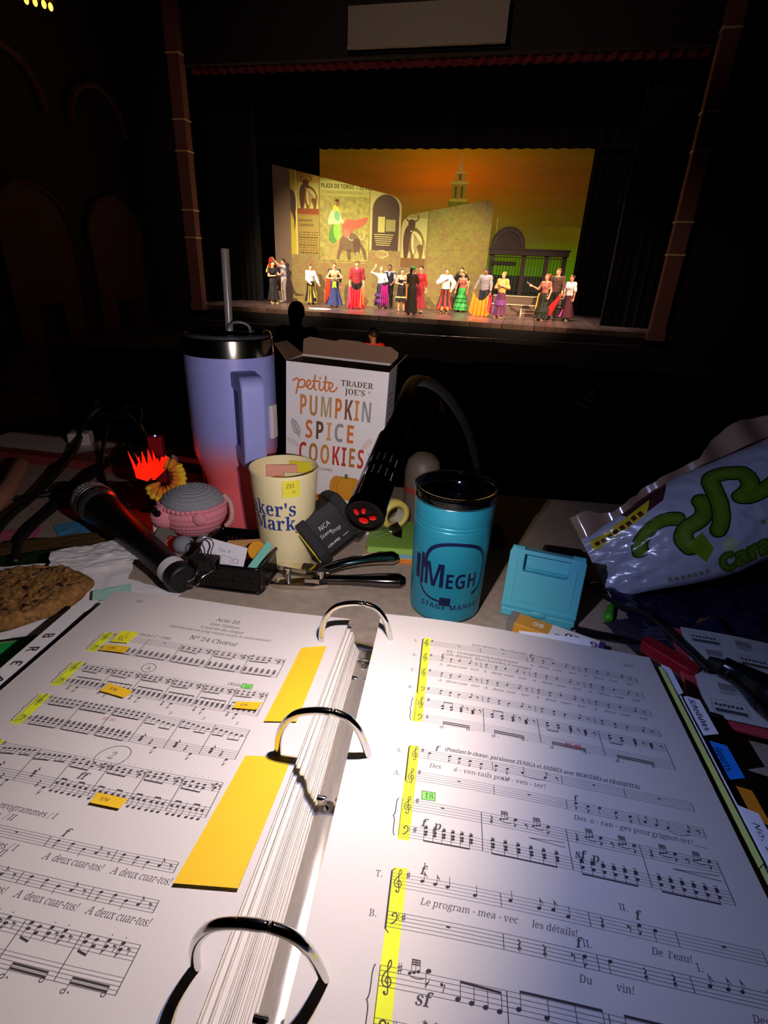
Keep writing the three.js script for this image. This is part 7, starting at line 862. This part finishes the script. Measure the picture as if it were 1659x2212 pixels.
{ // flat printed carton at the back left
  const tx = canvasTex(1024, 256, (g, w, h) => { g.fillStyle = '#e2cfc0'; g.fillRect(0, 0, w, h); g.fillStyle = '#8c3a34'; g.fillRect(0, 200, w, 56); g.beginPath(); g.moveTo(430, 220); g.lineTo(560, 40); g.lineTo(640, 40); g.lineTo(520, 230); g.fill(); g.fillStyle = '#9a5a34'; g.beginPath(); g.ellipse(860, 200, 70, 46, 0, 0, 7); g.fill(); g.fillStyle = '#d8cfa0'; g.beginPath(); g.ellipse(690, 140, 90, 60, 0.2, 0, 7); g.fill(); g.fillStyle = '#5a4048'; g.fillRect(0, 0, w, 26); grain(g, w, h, 14, 4, 2); });
  const m = solo('printed_carton', planarUV(box(0.44, 0.11, 0.016, 0, 0, 0, 0.002), -0.22, -0.055, 0.22, 0.055).rotateX(-Math.PI / 2), new THREE.MeshStandardMaterial({ map: tx, roughness: 0.6 }), 'flat cream and red printed carton at the far left of the desk', 'carton', [-0.5, TY + 0.008, -0.86], -0.17); void m;
  crumple('dark red cloth lying behind the microphone', 'cloth', 'cloth', -0.37, -0.715, 0.2, 0.1, 0.1, 0x4a1416, 0.95, 0.004, 41, TY + 0.0005, 0.001);
  const c = thing('snack_carton', 'small black, green and white carton left of the tall tumbler', 'carton', [-0.308, TY, -0.79], -0.3); obj('carton_body', box(0.06, 0.045, 0.03, 0, 0.0225, 0, 0.002), mat(0x14241a, 0.6), c); obj('carton_band', [box(0.061, 0.01, 0.031, 0, 0.037, 0, 0.002)], mat(0xd2cec0, 0.6), c); obj('carton_end', box(0.006, 0.034, 0.031, 0.0275, 0.018, 0, 0.001), mat(0xc8c4b8, 0.6), c);
  const w = thing('adapter', 'small white plug adapter among the cables on the printed carton', 'adapter', [-0.545, TY + 0.0165, -0.89], 0.2); obj('adapter_body', box(0.036, 0.022, 0.026, 0, 0.011, 0, 0.003), mat(0xd8ccc4, 0.5), w); obj('prong', [box(0.002, 0.006, 0.008, -0.008, 0.025, 0), box(0.002, 0.006, 0.008, 0.008, 0.025, 0)], chrome, w);
}
const cord = (label, pts, r, c = 0x0e0e0f) => solo('cable', sweep(pts.map(([x, y, z]) => [x, TY + y, z]), r, 120, 10), mat(c, 0.5), label, 'cable');
cord('thick black cable running diagonally off the left edge, upper one', [[-0.46, 0.006, -0.52], [-0.49, 0.006, -0.6], [-0.505, 0.008, -0.7], [-0.525, 0.024, -0.83], [-0.55, 0.05, -0.93], [-0.52, 0.075, -0.95], [-0.43, 0.045, -0.88], [-0.37, 0.012, -0.8]], 0.0058);
cord('thick black cable running diagonally off the left edge, lower one', [[-0.41, 0.006, -0.5], [-0.44, 0.006, -0.56], [-0.45, 0.008, -0.64], [-0.44, 0.026, -0.78], [-0.42, 0.035, -0.85], [-0.46, 0.055, -0.92], [-0.53, 0.06, -0.93]], 0.0052);
cord('thin black cable looping up behind the microphone', [[-0.36, 0.005, -0.66], [-0.43, 0.012, -0.74], [-0.47, 0.03, -0.82], [-0.49, 0.06, -0.9], [-0.48, 0.075, -0.95], [-0.45, 0.07, -0.93], [-0.44, 0.03, -0.82], [-0.48, 0.006, -0.7], [-0.56, 0.005, -0.66]], 0.0036);
// ------------------------------------------------------------------ right side of the desk
{ // popcorn bag: a pillow of film propped up to the right
  const O2 = V(0.238, TY + 0.03, -0.505), X2 = V(0.86, 0.47, -0.06).normalize(), Yr = V(-0.3, 0.74, -0.6), N2 = X2.clone().cross(Yr).normalize(), Y2 = N2.clone().cross(X2).normalize(), L = 0.3;
  const tx = canvasTex(1536, 640, (g, w, h) => {
    g.fillStyle = '#bcbcc6'; g.fillRect(0, 0, w, h); g.fillStyle = '#4c2a2c'; g.beginPath(); g.moveTo(250, 0); g.lineTo(560, 0); g.lineTo(470, 90); g.lineTo(300, 110); g.fill(); g.fillStyle = '#e2c72a'; g.beginPath(); g.moveTo(30, 60); g.lineTo(420, 40); g.lineTo(360, 110); g.lineTo(40, 160); g.fill(); g.fillStyle = '#5a2a1a'; g.save(); g.translate(60, 138); g.rotate(-0.1); for (let q = 0; q < 8; q++) g.fillRect(q * 38, -46 + (q % 3) * 5, 26, 36); g.restore();
    const blob = (pts, wd) => { for (const [c, k] of [['#2c3412', 18], ['#5c7a18', 0], ['#6a8a22', -wd * 0.5]]) { g.strokeStyle = c; g.lineWidth = wd + k; g.lineCap = 'round'; g.lineJoin = 'round'; g.beginPath(); pts.forEach(([x, y], i) => (i ? g.quadraticCurveTo(pts[i - 1][2] ?? x, pts[i - 1][3] ?? y, x, y) : g.moveTo(x, y))); g.stroke(); } };
    blob([[240, 330, 240, 250], [330, 210, 400, 180], [470, 230]], 70); g.fillStyle = '#d9d8e0'; blob([[460, 420, 420, 330], [500, 300, 620, 300], [620, 200]], 78); blob([[620, 380, 680, 340], [720, 120, 760, 60], [880, 140, 900, 240], [800, 260, 840, 300], [980, 260]], 74); blob([[1040, 300, 1080, 120], [1200, 120, 1340, 130], [1320, 260, 1260, 380], [1120, 320]], 74); blob([[1420, 360, 1440, 160], [1500, 120]], 74); g.fillStyle = '#7a9a1e'; g.beginPath(); g.moveTo(440, 400); g.lineTo(540, 360); g.lineTo(560, 470); g.lineTo(500, 530); g.fill();
    g.fillStyle = '#c9cf9a'; for (const [x, y, r] of [[640, 480, 40], [1180, 420, 44], [1400, 480, 30]]) { g.beginPath(); g.arc(x, y, r, 0, 7); g.fill(); } g.save(); g.translate(560, 610); g.rotate(-0.04); g.lineWidth = 26; g.strokeStyle = '#4f6a1c'; g.fillStyle = '#6a8a20'; g.font = 'bold 120px sans-serif'; g.lineJoin = 'round'; g.strokeText('Caramel P', 0, 0); g.fillText('Caramel P', 0, 0); g.restore(); g.fillStyle = '#8a8a6a'; for (let q = 0; q < 7; q++) { g.fillRect(300 + q * 30, 572, 20, 26); g.fillRect(820 + q * 32, 424, 22, 26); }
  });
  const f = (side) => (u, v) => { const uu = side > 0 ? u : 1 - u, e = smooth(0, 0.32, uu), hw = lerp(0.037, 0.058, smooth(0, 0.45, uu)) * (1 + 0.03 * Math.sin(uu * 7)), puff = Math.pow(Math.max(0, Math.sin(Math.PI * v)), 0.55) * lerp(0.002, 0.027, e), wr = fbm(uu * 9, v * 6, 5 + side, 3) * 0.006 * (1.2 - e * 0.6) + Math.abs(fbm(uu * 22, v * 4, 9, 2)) * 0.002, y = (0.5 - v) * 2 * hw, z = side * (puff + wr); const P = O2.clone().addScaledVector(X2, uu * L).addScaledVector(Y2, y + 0.03 * uu * 0).addScaledVector(N2, z); return [P.x - O2.x, P.y - O2.y, P.z - O2.z]; };
  const t = thing('popcorn_bag', 'white and green plastic bag of caramel popcorn propped at the right', 'snack bag', O2.toArray()); const fr = loft(f(1), 110, 50); { const uv = fr.attributes.uv; for (let i = 0; i < uv.count; i++) uv.setY(i, 1 - uv.getY(i)); }
  obj('front_film', fr, new THREE.MeshPhysicalMaterial({ map: tx, roughness: 0.28, clearcoat: 0.6, clearcoatRoughness: 0.12, side: THREE.DoubleSide }), t); obj('back_film', loft(f(-1), 60, 24), mat(0xb8a89a, 0.3, 0, { side: THREE.DoubleSide }), t);
  obj('top_seam', loft((u, v) => { const P = O2.clone().addScaledVector(X2, u * L).addScaledVector(Y2, lerp(0.037, 0.058, smooth(0, 0.45, u)) + v * 0.012 * (0.6 + 0.8 * Math.abs(fbm(u * 8, 1, 3, 2))) + 0.02 * Math.max(0, Math.sin((u - 0.5) * 9)) * v).addScaledVector(N2, 0.004 * Math.sin(u * 40)); return [P.x - O2.x, P.y - O2.y, P.z - O2.z]; }, 90, 4), phys(0xc8a080, 0.12, { transmission: 0.35, thickness: 0, side: THREE.DoubleSide }), t, 'crinkled clear top seam');
}
crumple('dark purple plastic bag crumpled on the right of the desk', 'plastic_bag', 'bag', 0.375, -0.455, 0.24, 0.19, 0.25, 0x241c3a, 0.13, 0.02, 51, TY + 0.0005, 0.0008);
crumple('small dark card pouch under the popcorn bag end', 'pouch', 'pouch', 0.262, -0.43, 0.05, 0.05, 0.3, 0x3a3440, 0.5, 0.0015, 53, TY + 0.0005, 0.0006);
{
  const lab = canvasTex(640, 768, (g, w, h) => { g.fillStyle = '#c8cac8'; g.fillRect(0, 0, w, h); const R = rng(8); for (let r = 0; r < 5; r++) for (let c = 0; c < 3; c++) { const x = 40 + c * 205 + (r % 2) * 20, y = 40 + r * 148; g.strokeStyle = '#8a8c8c'; g.lineWidth = 3; const wide = (r + c) % 2 === 0; if (wide) { g.strokeRect(x, y, 160, 100); g.fillStyle = '#4a484a'; for (let q = 0; q < 7; q++) g.fillRect(x + 12 + q * 19, y + 24 + (q % 2) * 4, 14, 20); g.fillRect(x + 8, y + 64, 144, 26); } else { g.fillStyle = '#8a8888'; g.fillRect(x + 40, y + 6, 84, 56); g.fillStyle = '#6a6868'; g.fillRect(x + 40, y + 72, 90, 6); g.fillRect(x + 40, y + 84, 66, 6); } } });
  const P = (x, y, z) => V(x, y, z), t = thing('label_sheet', 'grey sheet of printed labels lying on a pink folder at the right', 'sheet', [0.325, TY + 0.0155, -0.352], -0.3); const sh = sheet((u, v) => [(u - 0.5) * 0.1, 0.001 + 0.002 * Math.sin(u * 3), (v - 0.5) * 0.12], 12, 12, 0.0004); { const uv = sh.attributes.uv; for (let i = 0; i < uv.count; i++) uv.setY(i, 1 - uv.getY(i)); } obj('sheet', sh, new THREE.MeshStandardMaterial({ map: lab, roughness: 0.7 }), t);
  solo('folder', box(0.1, 0.004, 0.125, 0, 0, 0, 0.0015), mat(0xc0424e, 0.6), 'pink folder under the sheet of labels', 'folder', [0.314, TY + 0.0135, -0.352], -0.3);
  const k = thing('red_stapler', 'dark red plastic stapler at the far right corner of the binder', 'stapler', [0.262, TY + 0.001, -0.378], -0.95), rd = mat(0x9c1420, 0.4); obj('arm', [extrude(rshape(0.066, 0.017, 0.006), 0.012, 0.002).rotateX(-Math.PI / 2).translate(0, 0.014, 0)], rd, k); obj('base', [extrude(rshape(0.07, 0.018, 0.006), 0.005, 0.001).rotateX(-Math.PI / 2).translate(0, 0.001, 0)], mat(0x3a0c10, 0.5), k); obj('magazine', box(0.05, 0.005, 0.009, 0.004, 0.0095, 0, 0.001), chrome, k); k.scale.setScalar(0.72);
  const q = thing('handset', 'black rounded handset with a cable at the right edge', 'handset', [0.292, TY + 0.016, -0.33], 0); obj('grip', sweep([[-0.008, 0.006, -0.012], [0, 0.007, 0], [0.012, 0.006, 0.03], [0.03, 0.004, 0.08]], (u) => 0.0095 + 0.007 * smooth(0.05, 0.4, u), 50, 20, true, 0.8), mat(0x0b0b0d, 0.22), q); obj('strain_relief', sweep([[-0.014, 0.005, -0.022], [-0.008, 0.006, -0.012], [-0.004, 0.0065, -0.006]], (u) => 0.0034 + 0.005 * u, 20, 14), satinBlack, q); drop(q, TY + 0.0185);
  cord('black cable running from the handset to behind the popcorn bag', [[0.279, 0.0265, -0.352], [0.27, 0.0285, -0.385], [0.2585, 0.03, -0.42], [0.247, 0.018, -0.455], [0.238, 0.008, -0.5], [0.225, 0.006, -0.56]], 0.0026);
  const gb = canvasTex(512, 128, (g, w, h) => { g.fillStyle = '#d99a2c'; g.fillRect(0, 0, w, h); g.fillStyle = '#f0ece0'; g.fillRect(210, 0, 300, h); g.fillStyle = '#4a2c7a'; g.font = 'bold 70px sans-serif'; g.save(); g.translate(500, 40); g.rotate(Math.PI); g.fillText('GOLD', 20, 0); g.font = 'bold 34px sans-serif'; g.fillText('NW', 200, -44); g.restore(); g.fillStyle = '#f4ead0'; g.save(); g.translate(170, 40); g.rotate(Math.PI); g.font = 'bold 60px sans-serif'; g.fillText('80', 0, 0); g.restore(); g.fillStyle = '#4a2c7a'; g.fillRect(480, 0, 32, h); });
  const b = thing('label_box', 'small orange and white box lettered GOLD at the far edge of the right page', 'box', [0.173, TY, -0.412], -30 * D2R); obj('box_body', planarUV(box(0.084, 0.02, 0.012, 0, 0, 0, 0.001), -0.042, -0.01, 0.042, 0.01).rotateX(-Math.PI / 2).translate(0, 0.006, 0), new THREE.MeshStandardMaterial({ map: gb, roughness: 0.5 }), b); obj('clear_sleeve', box(0.008, 0.0125, 0.0205, -0.0445, 0.0065, 0, 0.001), phys(0xc8c0b8, 0.1, { transmission: 0.7, thickness: 0 }), b);
  const p = thing('ballpoint_pen', 'slim black pen lying beyond the right page corner', 'pen', [0.223, TY + 0.0045, -0.419], -0.22); obj('barrel', lathe([[0.0006, -0.034], [0.0036, -0.022], [0.0042, 0], [0.004, 0.028], [0.003, 0.033], [0, 0.0335]], 24).rotateZ(Math.PI / 2), mat(0x121214, 0.25), p); obj('clip', box(0.026, 0.001, 0.002, -0.018, 0.0047, 0), chrome, p);
  const gm = thing('green_marker', 'bright green marker cap beside the pen', 'marker', [0.242, TY + 0.0045, -0.46], 1.1); obj('marker_cap', lathe([[0, -0.014], [0.004, -0.013], [0.0046, 0.008], [0.0042, 0.013], [0, 0.0135]], 24).rotateZ(Math.PI / 2), mat(0x4ab41e, 0.45), gm); obj('marker_barrel', lathe([[0.004, 0.013], [0.0041, 0.05], [0, 0.0505]], 24).rotateZ(-Math.PI / 2), mat(0xe4e4e0, 0.5), gm);
  const dk = thing('radio_pack', 'small black radio pack behind the teal phone stand', 'radio', [0.21, TY, -0.535], -0.2); obj('pack_case', box(0.045, 0.036, 0.024, 0, 0.018, 0, 0.004), mat(0x0e0e10, 0.45), dk); obj('grille', Array.from({ length: 5 }, (_, i) => box(0.018, 0.0012, 0.0006, 0.006, 0.012 + i * 0.004, 0.0122)), mat(0x2c2c30, 0.5), dk);
}
renderer.render(scene, camera);
